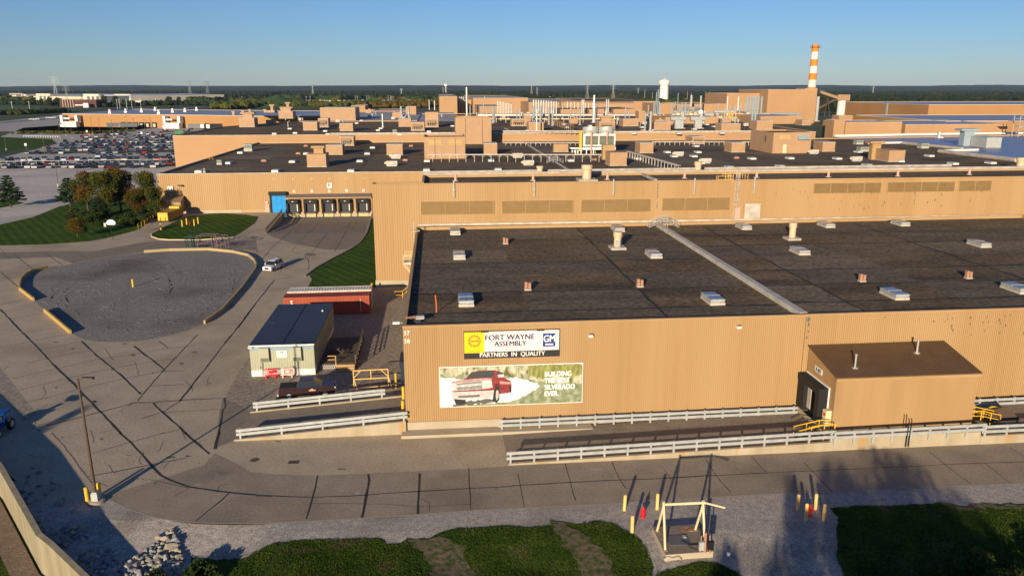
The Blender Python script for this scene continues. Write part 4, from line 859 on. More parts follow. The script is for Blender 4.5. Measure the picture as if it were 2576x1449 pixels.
for f0, f1 in ((.06, .46), (.5, .95)):
    xa, xb = x0 + (x1 - x0) * f0, x0 + (x1 - x0) * f1; n = 16
    for i in range(n): x = xa + (xb - xa) * (i + .5) / n; g.box(x - .05, x + .05, .05, .14, h0 + .8, h2 - .6)
    g.box(xa, xb, .03, .045, (h0 + h2) / 2, (h0 + h2) / 2 + .15)
part(t, 'slats', g, mat('louvre slat grey', (.25, .26, .2), rough=.7))
for f in (.27, .76):
    x = x0 + (x1 - x0) * f; g = MB(); n = 20; g.cyl(x, 3.4, h2, h2 + 1.3, 2.5, 2.7, n=n, cap=False); g.cyl(x, 3.4, h2 + 1.3, h2 + 2.2, 2.75, 2.75, n=n, cap=False); g.cyl(x, 3.4, h2 + .4, h2 + .5, 2.5, n=n); part(t, 'fan_drum', g, galv)
    g = MB(); g.tube([(x - .3, 3.0, h2 + .8), (x - .3, -.25, h2 + .6), (x - .3, -.25, h0 - 2.2)], .35, 8); part(t, 'riser_pipe', g, mat('red oxide pipe', (.5, .08, .03), (.6, .55, .45), scale=.15, rough=.5))
g = MB(); g.box(x0 - 1.4, x0 - .5, .2, .9, 1, h2 + 1.2); part(t, 'stair_tower', g, yel); g = MB()
for i in range(5): g.tube([(x0 + (x1 - x0) * i / 4, .3, h2), (x0 + (x1 - x0) * i / 4, .3, h2 + 1.1)], .05, 4)
g.tube([(x0, .3, h2 + 1.1), (x1, .3, h2 + 1.1)], .05, 4); part(t, 'top_rail', g, cream)
g = MB(); g.tube([(kx(1500), 2, .2), (kx(1500), 2, 1.2), (kx(1508), 2, 1.9), (kx(1522), 2, 1.9)], .5, 8); part(t, 'elbow_pipe', g, cream)
# ---- pipe racks: pipe(s) on little portal frames
def rack(lab, x0, x1, y, h, z_, m, n, r=.18, r2=None, xs=None, group='pipe racks across the roofs', off=0):
    a = uv(G(x0, y, z_)); b = uv(G(x1, y, z_)); t = thing('pipe_rack', lab, 'pipe rack', UV(a[0], a[1], z_), TH, group); w = b[0] - a[0]; dv = b[1] - a[1]
    g = MB(); g.tube([(0, 0, h), (w, dv, h)], r, 8); g.tube([(0, .5, h + .05), (w, dv + .5, h + .05)], r * .6, 6); part(t, 'pipe', g, m)
    if r2: part(t, 'lower_pipe', MB().tube([(0, .25, h * .55), (w, dv + .25, h * .55)], r2, 6), whited)
    for i in range(n):
        x = w * (i + .3) / n; y_ = dv * (i + .3) / n; g = MB(); ww = w / n * .52
        g.tube([(x, y_, 0), (x, y_, h)], .1, 5); g.tube([(x + ww, y_, 0), (x + ww, y_, h)], .1, 5); g.tube([(x + ww * .3, y_, h - .1), (x, y_, h * .6)], .07, 4); g.tube([(x + ww * .7, y_, h - .1), (x + ww, y_, h * .6)], .07, 4); part(t, 'portal_frame', g, m)
    return t
rack('long cream pipe rack on portal legs crossing the middle roof in front of the penthouse', 1076, 1536, 408, 2.2, RC, whited, 11)
rack('low white pipe rack under the beige wall band at centre', 1265, 1465, 367, 1.1, RC, whited, 8)
rack('low white pipe rack under the beige wall band at right', 1640, 1888, 366, 1.3, RC, whited, 10)
rack('double white pipe rack at the edge of the farther roof, centre', 1262, 1490, 339, 1.4, RD, whited, 9, .3, .2)
def stair_rack(lab, a, b, h, z_, m, n):
    pa, pb = Vector(G(*a, z_)), Vector(G(*b, z_)); d = pb - pa; t = thing('pipe_rack', lab, 'pipe rack', pa, 0, 'pipe racks across the roofs')
    g = MB(); s = Vector((-d.y, d.x, 0)).normalized() * .5
    for k in (-1, 0, 1): g.tube([s * k + Vector((0, 0, h)), d + s * k + Vector((0, 0, h))], .12, 6)
    part(t, 'pipe', g, m)
    for i in range(n):
        q = d * (i + .5) / n; g = MB(); g.tube([q + s, q + s + Vector((0, 0, h))], .09, 4); g.tube([q - s, q - s + Vector((0, 0, h))], .09, 4); g.tube([q - s + Vector((0, 0, h - .2)), q + s + Vector((0, 0, h - .2))], .08, 4); part(t, 'leg_frame', g, m)
stair_rack('cream pipe rack on many legs running diagonally down the middle roof', (1578, 396), (1706, 435), 1.9, RC, whited, 17)
stair_rack('tan pipe rack on many legs running diagonally over the farther roof', (1372, 308), (1441, 331), 2.6, RD, beige_u, 16)
a = UV(*uv(G(1325, 367, RC)), 0)
def divider(lab, a, b, z_, w=.5, h=.35, m=None):
    pa, pb = Vector(G(*a, z_)), Vector(G(*b, z_)); g = MB(); g.kerb([Vector((0, 0, 0)), pb - pa], w, 0, h); return solo('roof_divider', lab, 'roof divider', g, m or flash, pa, 0, 'pale roof dividers')
divider('thin pale divider on the middle roof passing under the pipe rack', (1322, 362), (1438, 434), RC, .5)
divider('short pale divider on the tall hall roof right of the tallest vent stack', (1598, 433.5), (1650, 456), RB, .45)
divider('short pale divider on the farther roof left of the centre pipes', (1270, 324), (1300, 337), RD, .6)
pipe_uv('rolled_parapet', 'thin pale gutter along the front edge of the middle roof behind the tall hall', 'flashing', [(-.3, 134.7, 10.6), (60, 137, 10.6), (110, 138.6, 10.6), (148, 139.6, 10.6)], .38, flash)
pipe_uv('rolled_parapet', 'broken white gutter along the front edge of the farther roof', 'flashing', [(-40, 262, 13.5), (-30, 262, 13.5), (60, 262, 13.5)], .35, whited)
pipe_uv('rolled_parapet', 'white gutter along the front edge of the farther roof at right', 'flashing', [(78, 262, 13.6), (120, 262, 13.6), (150, 262, 13.6)], .35, whited)
# ================================================================ foreground things
def loc_uv(u, v, z=0.0): return UV(u, v, z)
def guardrail(name, label, pts, rails, n, m, ph=1.0, group='galvanised guardrails along the ramps', rh=.3, post_in=True, ends=True, below=0.0):
    a = Vector(pts[0]); L = [Vector(p) - a for p in pts]; t = thing(name, label, 'guardrail', a, 0, group)
    d = (L[-1] - L[0]); dd = Vector((d.x, d.y, 0)).normalized(); s = Vector((dd.y, -dd.x, 0))        # towards the viewer
    for rz_ in rails:
        g = MB(); prof = [(0, -rh / 2), (.06, -rh / 2 + .04), (.06, -.05), (.02, 0), (.06, .05), (.06, rh / 2 - .04), (0, rh / 2)]
        ex = [L[0] - dd * .35] + L + [L[-1] + dd * .35] if ends else L
        if ends: ex[0].z = L[0].z; ex[-1].z = L[-1].z
        vs = [p + s * (o + .1) + Vector((0, 0, rz_ + zz)) for p in ex for o, zz in prof]; k = len(prof)
        fs = [(i * k + j, (i + 1) * k + j, (i + 1) * k + j + 1, i * k + j + 1) for i in range(len(ex) - 1) for j in range(k - 1)] + [(i * k, i * k + k - 1, (i + 1) * k + k - 1, (i + 1) * k) for i in range(len(ex) - 1)]
        g.add(vs, fs); part(t, 'rail', g, m)
    for i in range(n):
        f = i / (n - 1) * (len(L) - 1); k = min(int(f), len(L) - 2); p = L[k].lerp(L[k + 1], f - k); g = MB()
        q = [p + dd * x + s * y for x, y in ((-.08, -.06), (.08, -.06), (.08, .09), (-.08, .09))]
        g.prism([(v.x, v.y) for v in q], p.z - below, p.z + ph); part(t, 'post', g, m)
    return t
# ---- ramp beside the left end of the hall
def ramp(name, label, u0, u1, v0, v1, zz0, zz1, wall=.3, nearw=True, farw=True, m=None):
    a = UV(u0, v0); t = thing(name, label, 'ramp', a, TH); L = u1 - u0; W_ = v1 - v0
    zf = lambda p: zz0 + (zz1 - zz0) * p[0] / L
    g = MB(); g.prism([(0, wall), (L, wall), (L, W_ - wall), (0, W_ - wall)], -.1, zf); part(t, 'deck', g, m or conc2)
    for ok, y0 in ((nearw, 0), (farw, W_ - wall)):
        if ok: g = MB(); g.prism([(0, y0), (L, y0), (L, y0 + wall), (0, y0 + wall)], -.1, lambda p: zf(p) + .12); part(t, 'side_wall', g, concw)
    return t
ramp('loading_ramp', 'concrete ramp with guardrails rising to the left end of the foreground hall', -16.0, -.02, -.45, 6.35, .0, 1.2)
P = [UV(-15.4 + 15.2 * i / 6, -.3, .12 + 1.2 * (i + .2) / 6.4) for i in range(7)]
guardrail('guardrail', 'grey double guardrail on the near side of the left ramp above the stained wall', P, (.48, .86), 5, galv)
P = [UV(-15.3 + 12.6 * i / 6, 6.2, .12 + 1.0 * (i + .2) / 6.4) for i in range(7)]
guardrail('guardrail', 'grey double guardrail on the far side of the left ramp by the pickup truck', P, (.48, .86), 5, galv)
# slab step in front of the hall
a = UV(-.45, -1.45); g = MB(); g.box(0, 18.3, 0, 1.3, 0, .28); solo('concrete_step', 'low pale concrete step along the foot of the sign wall', 'step', g, plinth_m, a)
# ---- front ramp and shed podium
t = ramp('loading_ramp', 'long concrete ramp with stained wall rising towards the dock shed', 9.1, 38.6, -7.65, -.15, .0, .75, farw=False)
for i in range(8):
    pass
P = [UV(9.3 + 29.2 * i / 14, -7.5, .12 + .75 * i / 14) for i in range(15)]
guardrail('guardrail', 'long pale guardrail on top of the front ramp wall left of the shed', P, (.5, .98), 15, galv, ph=1.12)
P = [UV(38.75 + 14.4 * i / 8, -7.72, .62 + .2 * i / 8) for i in range(9)]
guardrail('guardrail', 'pale guardrail fixed along the concrete podium of the dock shed', P, (.75, 1.2), 9, galv, ph=1.3, ends=False)
P = [UV(53.3 + 30 * i / 14, -7.55, .75 + .2 * i / 14) for i in range(15)]
guardrail('guardrail', 'pale guardrail continuing out of the frame right of the dock shed', P, (.5, .98), 15, galv, ph=1.12)
P = [UV(9.1 + 29.0 * i / 14, -.75, .25 + .2 * i / 14) for i in range(15)]
guardrail('guardrail', 'grey guardrail running along the wall of the hall behind the front ramp', P, (.42, .86), 17, galv, ph=1.05)
P = [UV(53.9 + 30.0 * i / 14, -.75, .45 + .3 * i / 14) for i in range(15)]
guardrail('guardrail', 'grey guardrail along the hall wall right of the dock shed', P, (.42, .86), 17, galv, ph=1.05)
ramp('loading_ramp', 'raised concrete drive continuing behind the shed on the right', 52.9, 100, -7.65, -.2, .7, 1.1, farw=False)
a = UV(38.62, -7.6); t = thing('dock_shed', 'plain tan metal dock shed with a brown ribbed roof standing on a concrete podium', 'shed', a, TH)
L, D = 14.25, 7.0; yF = 1.75
part(t, 'podium', MB().box(0, L + .02, -.02, 7.3, -.1, 1.25), concw)
zr0, zr1 = 6.35, 7.5; sx = .75
zt = lambda p: zr0 + (zr1 - zr0) * max(0, (p[1] - yF)) / (7.4 - yF)
sh_m = mat('shed siding', (.40, .25, .115), (.365, .225, .10), scale=.9, rough=.65, stretch=(1, 1, .12), c3=(.34, .21, .10), s3=.5, t3=(.56, .7))
g = MB(); g.prism([(sx, yF), (L + .3, yF), (L + .3, 7.45), (sx, 7.45)], 1.25, lambda p: zt(p) - .05); part(t, 'wall', g, sh_m)
g = MB(); g.prism([(sx - .15, yF - .2), (L + .5, yF - .2), (L + .5, 7.45), (sx - .15, 7.45)], lambda p: zt(p) - .03, lambda p: zt(p) + .06)
n = 46
for i in range(n + 1):
    x = sx - .1 + (L + .5 - sx) * i / n; g.prism([(x - .03, yF - .19), (x + .03, yF - .19), (x + .03, 7.44), (x - .03, 7.44)], lambda p: zt(p) + .05, lambda p: zt(p) + .11)
part(t, 'roof', g, mat('brown ribbed roof', (.14, .085, .045), (.12, .07, .038), scale=.6, rough=.5))
part(t, 'eave_trim', MB().box(sx - .1, L + .42, yF - .24, yF - .02, zr0 - .3, zr0 - .02), beige)
for x, y in ((3.2, 3.2), (10.6, 5.4)):
    z_ = zt((x, y)); part(t, 'flue_pipe', MB().cyl(x, y, z_, z_ + 1.35, .09, n=10).cyl(x, y, z_, z_ + .12, .3, n=10).cyl(x, y, z_ + 1.3, z_ + 1.42, .13, n=10), silver)
for x in (6.9, 7.15):
    part(t, 'vent_riser', MB().tube([(x, -.3, .2), (x, -.3, 2.9), (x, -.15, 2.95)], .05, 6), darkm)
# left face: dock seal, opening, sign, door box
g = MB(); x = sx - .002
g.box(x - .9, x, 5.9, 7.2, 1.5, 4.75); g.box(x - .9, x, 2.95, 3.7, 1.5, 4.2); g.box(x - .95, x, 2.9, 7.25, 4.2, 4.85); part(t, 'dock_seal', g, black)
part(t, 'dock_opening', MB().box(x - .25, x - .2, 3.7, 5.9, 1.3, 4.2), darkm)
part(t, 'curtain', MB().box(x - .5, x - .45, 5.2, 5.9, 1.8, 3.9), whited)
g = MB(); g.box(x - .12, x, 2.7, 2.8, 1.4, 4.95); g.box(x - .12, x, 2.7, 7.3, 4.88, 5.0); part(t, 'door_trim', g, white)
part(t, 'leveller', MB().box(x - .7, x, 3.6, 6.0, .9, 1.3), darkm)
s = part(t, 'sign', MB().box(x - .04, x, 4.45, 5.85, 5.55, 6.1), white)
me = text('X-83', .5, navy, .012, .006); me.transform(Matrix.Rotation(R(-90), 4, 'Z')); link('lettering', me, s, (x - .06, 5.15, 5.82))
part(t, 'control_box', MB().box(x - .55, x - .01, 2.0, 2.62, 1.26, 3.0), cream)
part(t, 'notice', MB().box(x - .58, x - .555, 2.1, 2.4, 2.45, 2.75), red)
part(t, 'wall_lamp', MB().box(x - .35, x, 3.0, 3.25, 3.3, 3.5), white)
def steel_stair(label, u, v, z_, l=2.6, h=1.0, w=1.0, flip=1):
    t = thing('steel_stair', label, 'stairs', UV(u, v, z_), TH, 'yellow steel stairs at the dock shed'); g = MB()
    for i in range(5): g.box(min(0, -flip * l) + 0, 0, 0, 0, 0, 0) if False else g.box(*(sorted((-flip * l * i / 5, -flip * l * (i + 1) / 5))), 0, w, h * (4.4 - i) / 5, h * (5 - i) / 5)
    part(t, 'treads', g, darkm)
    for y in (0, w):
        g = MB(); g.tube([(flip * 1.0, y, h + 1), (0, y, h + 1), (-flip * l, y, 1.0), (-flip * l, y, .2)], .05, 6); g.tube([(flip * 1.0, y, h + .5), (0, y, h + .5), (-flip * l, y, .5)], .04, 6)
        for x in (flip * 1.0, 0, -flip * l * .5): g.tube([(x, y, 0), (x, y, (h if x * flip >= 0 else h * .5) + 1)], .045, 6)
        part(t, 'railing', g, yel)
steel_stair('yellow railed steel stair at the left foot of the dock shed', 38.1, -6.9, .75, 2.4, .5)
steel_stair('yellow railed steel stair peeking out right of the dock shed', 54.4, -5.4, .8, 2.0, .5, flip=-1)
a = UV(55.6, -5, .9); t = thing('tarp_heap', 'dark tarpaulin heap with yellow straps right of the dock shed', 'heap', a, TH)
g = MB(); g.add([(0, 0, 0), (3.4, .2, 0), (3.2, 2.2, 0), (.1, 2.4, 0), (.8, .7, .9), (2.4, .9, 1.2), (1.7, 1.7, .7)], [(0, 1, 5, 4), (1, 2, 6, 5), (2, 3, 4, 6), (3, 0, 4), (4, 5, 6)]); part(t, 'tarp', g, brownm)
part(t, 'strap', MB().tube([(.2, 1.6, .35), (1.6, 1.9, .75), (2.0, 1.6, .8)], .07, 5), yel)
# ---- signs on the hall wall
def board(name, label, u0, u1, z0, z1, fm):
    a = UV(u0, -.12, z0); t = thing(name, label, 'sign', a, TH); w, h = u1 - u0, z1 - z0
    g = MB(); g.box(-.06, w + .06, -.02, .1, -.05, h + .07); part(t, 'frame', g, fm); return t, w, h
t, w, h = board('factory_sign', 'blue, white and yellow factory name sign above the billboard on the ribbed wall', 5.65, 14.6, 7.3, 9.9, brownm)
part(t, 'motto_board', MB().box(0, w, -.05, -.021, 0, .62), mat('charcoal board', (.03, .03, .028), rough=.6))
part(t, 'white_panel', MB().box(1.88, w, -.05, -.021, .63, h), mat('sign white', (.82, .78, .74), (.76, .70, .62), scale=1.5, rough=.5))
yp = part(t, 'yellow_panel', MB().box(0, 1.87, -.055, -.021, .55, h - .02), mat('sign yellow', (.86, .58, .01), rough=.5))
g = MB(); cx, cz = .95, 1.72
for i in range(24):
    a0 = 2 * math.pi * i / 24
    g.add([(cx + r * math.cos(a0 + d), -.06, cz + r * math.sin(a0 + d)) for r, d in ((.52, -.06), (.64, -.035), (.64, .035), (.52, .06))], [(0, 1, 2, 3)])
for r0, r1 in ((.49, .52), (.43, .455), (.36, .38)):
    n = 32
    for i in range(n):
        a0, a1 = 2 * math.pi * i / n, 2 * math.pi * (i + 1) / n
        g.add([(cx + r * math.cos(q), -.06, cz + r * math.sin(q)) for r, q in ((r0, a0), (r1, a0), (r1, a1), (r0, a1))], [(0, 1, 2, 3)])
part(yp, 'gear_emblem', g, navy)
link('lettering', text('UAW', .3, navy, .005, .006), yp, (cx, -.065, cz)); link('lettering', text('LOCAL 2209', .2, mat('faded gold', (.35, .25, .03), rough=.6), .003, 0), yp, (cx, -.06, .72))
ink = mat('sign ink', (.035, .03, .12), rough=.6)
link('lettering', text('FORT WAYNE', .74, ink, .005, 0, xs=1.0, dup=.045), t, (4.25, -.06, 1.98)); link('lettering', text('ASSEMBLY', .68, ink, .005, 0, xs=.98, dup=.045), t, (4.3, -.06, 1.35))
link('lettering', text('PARTNERS  IN  QUALITY', .6, white, .006, 0, xs=.94, dup=.03), t, (4.5, -.065, .3))
lg = part(t, 'logo_panel', MB().box(7.4, 8.6, -.065, -.051, .98, 2.28), mat('logo blue', (.02, .05, .26), rough=.4))
link('lettering', text('GM', .95, white, .004, .0, xs=.8, dup=.06), lg, (8.0, -.075, 1.72)); part(lg, 'underline', MB().box(7.62, 8.4, -.08, -.068, 1.13, 1.27), white)
part(t, 'seam', MB().box(7.08, 7.1, -.056, -.051, .63, h), galv)
g = MB(); g.box(1.55, 2.2, -.3, .02, h, h + .1); part(t, 'lamp_bracket', g, brownm); part(t, 'lamp_bracket', MB().box(6.8, 7.45, -.3, .02, h, h + .1), brownm)
# billboard with the pickup picture
t, w, h = board('billboard', 'wide billboard picturing a red pickup truck splashing through a field, on the ribbed wall', 3.3, 16.93, 2.5, 6.47, white)
def B(zx, zy):
    f = (zx - 309) / 1428.0; yt = 540 - 50 * f; return ((f) * w, h * (1 - (zy - yt) / 395.0))
def pic(name, polys, y, m):
    g = MB()
    for p in polys:
        q = [B(*s) for s in p]
        if 'spray' in name or 'trees' in name or 'shadow' in name: q = [(v.x, v.y) for v in jag([Vector((a, b, 0)) for a, b in q], .09, .22)]
        tr = tessellate_polygon([[Vector((a, b, 0)) for a, b in q]])
        fs = []
        for tt in tr:
            c = [q[i] for i in tt]; ar = (c[1][0] - c[0][0]) * (c[2][1] - c[0][1]) - (c[2][0] - c[0][0]) * (c[1][1] - c[0][1]); fs.append(tuple(tt) if ar > 0 else tuple(tt[::-1]))
        g.add([(min(max(a, .02), w - .02), y, min(max(b, .02), h - .02)) for a, b in q], fs)
    return part(t, name, g, m)
pm = lambda n, a, b=None, s=1.5, **k: mat('print ' + n, a, b, scale=s, rough=.45, **k)
part(t, 'panel', MB().box(0.02, w - .02, -.03, -.021, .02, h - .02), pm('meadow', (.15, .18, .08), (.36, .39, .29), 1.8, c3=(.22, .25, .11), s3=.6))
pic('picture_trees', [[(309, 545), (700, 525), (1100, 515), (1736, 492), (1736, 690), (1500, 700), (1290, 670), (1100, 640), (900, 610), (650, 600), (420, 625), (309, 600)]], -.034, pm('trees', (.30, .30, .16), (.60, .58, .45), 2.0, c3=(.12, .12, .05), s3=1.1, t3=(.52, .62), stretch=(1.2, 1, .5)))
pic('picture_trees_dark', [[(1180, 515), (1736, 496), (1736, 600), (1600, 640), (1480, 620), (1350, 650), (1200, 620)]], -.036, pm('dark trees', (.17, .16, .06), (.34, .36, .10), 2.5, stretch=(1.5, 1, .5)))
pic('picture_spray', [[(309, 640), (420, 640), (600, 660), (950, 650), (1060, 630), (1180, 660), (1270, 700), (1300, 730), (1240, 770), (1160, 810), (1080, 850), (980, 885), (700, 900), (420, 925), (315, 930)]], -.038, pm('spray', (.85, .86, .84), (.72, .74, .68), .8))
tr_red = pm('truck red', (.30, .055, .055), (.20, .035, .04), 2); chrome = pm('chrome', (.62, .60, .58), (.40, .38, .36), 3); blk = pm('black', (.035, .035, .035))
pic('picture_truck', [[(425, 690), (440, 675), (545, 655), (570, 640), (620, 580), (700, 565), (850, 560), (930, 585), (950, 640), (1010, 665), (1020, 700), (1020, 760), (990, 790), (900, 800), (850, 770), (830, 780), (740, 790), (430, 800)]], -.042, tr_red)
pic('picture_highlight', [[(440, 680), (545, 658), (720, 640), (830, 640), (820, 655), (600, 668), (440, 688)], [(900, 670), (1010, 680), (1012, 700), (905, 700)]], -.044, pm('pale red', (.62, .34, .32), (.5, .2, .2), 3))
pic('picture_glass', [[(568, 645), (622, 585), (700, 570), (845, 563), (850, 610), (820, 632), (700, 640)], [(880, 570), (925, 590), (940, 610), (900, 620), (878, 630)]], -.046, pm('glass', (.06, .065, .07)))
pic('picture_grille', [[(430, 690), (730, 660), (820, 658), (830, 735), (740, 750), (430, 770)]], -.046, chrome)
pic('picture_mesh', [[(468, 695), (722, 668), (724, 688), (468, 712)], [(468, 735), (724, 712), (726, 742), (480, 762)]], -.05, pm('mesh', (.10, .10, .09), (.4, .4, .38), 14))
pic('picture_bumper', [[(415, 782), (845, 762), (850, 815), (770, 850), (560, 856), (440, 850), (420, 830)]], -.048, pm('bumper', (.62, .58, .56), (.45, .42, .42), 3))
pic('picture_bumper_gap', [[(480, 820), (700, 805), (700, 828), (490, 840)]], -.052, pm('gap', (.14, .14, .15)))
pic('picture_headlight', [[(430, 692), (458, 690), (460, 752), (432, 760)], [(740, 665), (812, 662), (820, 725), (745, 735)]], -.05, pm('lamp', (.75, .74, .7), (.5, .5, .48), 5))
pic('picture_tyre', [[(440, 850), (560, 858), (555, 900), (500, 912), (462, 905)]], -.054, blk)
pic('picture_tyre', [[(850, 740), (880, 725), (898, 760), (898, 860), (870, 888), (838, 880), (830, 850), (840, 790)]], -.054, blk)
pic('picture_tyre', [[(1000, 715), (1020, 715), (1018, 790), (1000, 785)]], -.054, blk)
pic('picture_wheel', [[(866, 765), (885, 760), (893, 800), (885, 850), (868, 865), (860, 820)]], -.058, chrome)
pic('picture_shadow', [[(560, 868), (830, 855), (840, 885), (600, 915), (420, 925), (470, 900)]], -.044, pm('shadow', (.12, .12, .11)))
pic('picture_arch', [[(850, 700), (893, 690), (905, 740), (897, 760), (880, 722), (852, 740)]], -.05, pm('arch', (.10, .03, .03)))
pic('picture_mirror', [[(880, 605), (945, 600), (945, 630), (885, 635)]], -.05, chrome)
for i, s in enumerate(('BUILDING', 'THE BEST', 'SILVERADO', 'EVER.')):
    x, y = B(1350, 603 + 66 * i); link('lettering', text(s, .70, mat('print white', (.9, .9, .88)), .006, 0, 'LEFT', xs=.82, dup=.05), t, (x, -.06, y))
# light fixtures and downspout stub on the sign wall
for lab, u, v, z_ in (('white floodlight on the sign wall right of the factory sign', 17.6, 0, 9.2), ('small white floodlight high on the front wall left of the shed', 32.1, .1, 9.6)):
    q = thing('floodlight', lab, 'floodlight', UV(u, v - .02, z_), TH, 'white floodlights on the front wall'); part(q, 'housing', MB().box(-.22, .22, -.42, -.08, -.08, .14), white); part(q, 'bracket', MB().box(-.08, .3, -.1, 0, .08, .2), brownm)
q = thing('floodlight', 'small dark floodlight on the dock wall', 'floodlight', UV(-63, 139.9, 7.2), TH); part(q, 'housing', MB().box(-.6, .6, -.6, -.1, 0, .35), brownm); part(q, 'bracket', MB().box(-.1, .1, -.1, .1, 0, .2), brownm)
t = thing('corner_sign', 'white stencilled numbers at the top left corner of the foreground hall', 'sign', UV(.02, -.03, 9.5), TH)
link('lettering', text('37', .55, white, .004, .01), t, (.32, -.03, .45)); link('lettering', text('38', .55, white, .004, .01), t, (.32, -.03, -.35))
# ---- dock wall details
def plate(name, lab, u, z_, s, txt, c=navy, sz=.8):
    q = thing(name, lab, 'sign', UV(u - s / 2, 139.85, z_ - s / 2), TH); part(q, 'plate', MB().box(0, s, -.04, .0, 0, s), white); link('lettering', text(txt, s * sz, c, .004, .01), q, (s / 2, -.06, s / 2))
plate('letter_sign', 'white square sign with a blue letter Q at the left end of the dock wall', -65.6, 6.5, 1.35, 'Q', sz=.95)
plate('letter_sign', 'white square sign with a blue letter R above the loading docks', -25.0, 6.9, 1.35, 'R', sz=.95)
for u, s_, lab in ((-34.2, '04', 'leftmost'), (-29.6, '03', 'second from left'), (-25.1, '02', 'middle'), (-20.6, '01', 'second from right'), (-16.2, '00', 'rightmost')): plate('number_plate', '%s small number plate above the loading dock doors' % lab, u, 5.5, .65, s_, brownm)
plate('number_plate', 'small white number plate under the letter Q sign', -65.6, 4.8, .65, '05', brownm)
for i, u in enumerate((-38.9, -34.2, -29.5, -25, -20.4, -16)):
    q = solo('vent_grille', '%s faint brown grille high on the dock wall' % (['leftmost', 'second', 'third', 'fourth', 'fifth', 'rightmost'][i]), 'vent', MB().box(-.4, .4, -.03, 0, -.15, .15), louver_m, UV(u, 139.9, 8.7), group='small brown grilles on the dock wall')
ca = thing('dock_canopy', 'long grey brown canopy roof over the loading docks', 'canopy', UV(-36.4, 139.75, 0), TH)
part(ca, 'roof', MB().add([(0, .1, 4.75), (22.3, .1, 4.75), (22.3, -1.5, 3.95), (0, -1.5, 3.95)], [(0, 3, 2, 1)]).box(0, 22.3, -1.5, -1.4, 3.75, 3.95), mat('canopy roof', (.12, .095, .09), (.16, .13, .12), scale=3, rough=.9)); part(ca, 'fascia', MB().box(0, 22.3, -1.56, -1.5, 3.72, 4.0), beige)
cm = part(ca, 'mounting_wall', MB().box(0, 22.3, -.15, .3, -1.25, 4.2), sh_m)
dk = thing('dock_door', 'x', 'dock door', (0, 0, 0), TH)
g = MB(); g.box(-1.75, -1.25, -1.0, 0, -.3, 3.3); g.box(1.25, 1.75, -1.0, 0, -.3, 3.3); g.box(-1.75, 1.75, -1.0, 0, 2.4, 3.35); part(dk, 'dock_seal', g, black)
part(dk, 'door', MB().box(-1.25, 1.25, -.2, -.1, .1, 2.4), mat('charcoal door', (.035, .036, .042), rough=.5)); part(dk, 'leveller', MB().box(-1.3, 1.3, -.75, 0, -.35, .05), mat('grey steel', (.09, .09, .085), rough=.6))
part(dk, 'side_light', MB().box(.95, 1.15, -.6, -.55, .3, 2.1), white); part(dk, 'lamp', MB().box(-.25, .25, -1.08, -1.0, 2.85, 3.0), white)
part(dk, 'bumper_base', MB().box(-1.25, 1.25, -.5, 0, -1.25, -.36), mat('yellow stained concrete', (.52, .38, .16), (.6, .5, .32), scale=1.5, rough=.9))
for i, u in enumerate((-34.6, -30.1, -25.5, -21.1, -16.5)):
    o = dk if i == 0 else clone(dk, (0, 0, 0), TH); o.location = UV(u, 139.58, 0); o['label'] = '%s black dock door under the grey brown canopy' % (['leftmost', 'second from left', 'middle', 'second from right', 'rightmost'][i]); o['group'] = 'black dock doors under the canopy'
for i, u in enumerate((-32.4, -27.8, -23.3, -18.8, -14.5)):
    q = solo('dock_pier', 'pale concrete pier %s the canopy docks' % (['between the first and second of', 'between the second and third of', 'between the third and fourth of', 'between the fourth and fifth of', 'right of the last of'][i]), 'pier', MB().box(-.75, .75, -.45, 0, -1.3, .05), plinth_m, UV(u, 139.5, 0), group='pale piers between the docks')
    for s in (-.65, .65): pass
bol = solo('bollard', 'x', 'bollard', MB().cyl(0, 0, 0, 1.1, .1, n=10), yel)
first = True
for i, u in enumerate((-32.9, -31.9, -28.3, -27.3, -23.8, -22.8, -19.3, -18.3)):
    o = bol if first else clone(bol, (0, 0, 0)); first = False; o.location = UV(u, 139.0, .0 - .05); o['label'] = '%s small yellow post on the concrete piers between the dock doors' % (ordn(i)); o['group'] = 'small yellow posts between dock doors'
q = thing('roller_door', 'bright blue roller door under a black hood at the top of the ramp', 'door', UV(-40.2, 139.8, 0), TH)
part(q, 'curtain', MB().box(0, 3.75, -.2, -.1, .0, 4.6), mat('cyan blue vinyl', (.0, .27, .68), (.0, .24, .62), scale=1, rough=.5)); part(q, 'hood', MB().box(-.5, 4.1, -1.1, 0, 4.6, 5.5), black); part(q, 'guide', MB().box(-.35, 0, -.5, 0, 0, 4.6), black)
part(q, 'seam', MB().box(1.3, 1.33, -.22, -.2, 0, 4.6).box(2.6, 2.63, -.22, -.2, 0, 4.6), navy)
q = thing('personnel_door', 'small pink door left of the blue roller door', 'door', UV(-41.9, 139.8, 0), TH); part(q, 'leaf', MB().box(0, 1.0, -.08, 0, .05, 2.2), pink); part(q, 'window', MB().box(.4, .6, -.09, -.08, 1.5, 1.75), navy); part(q, 'lamp', MB().box(.2, .8, -.4, 0, 2.6, 2.8), white)
# rail round the sunken dock
guardrail('guardrail', 'dark rusty guardrail beside the ramp up to the blue door', [ap[1] + Vector((0, 0, .05)), ap[1].lerp(ap[0], .33), ap[1].lerp(ap[0], .66), ap[0] + Vector((0, -1.5, .05))], (.5, .95), 8, brownm, ph=1.1, group=None)
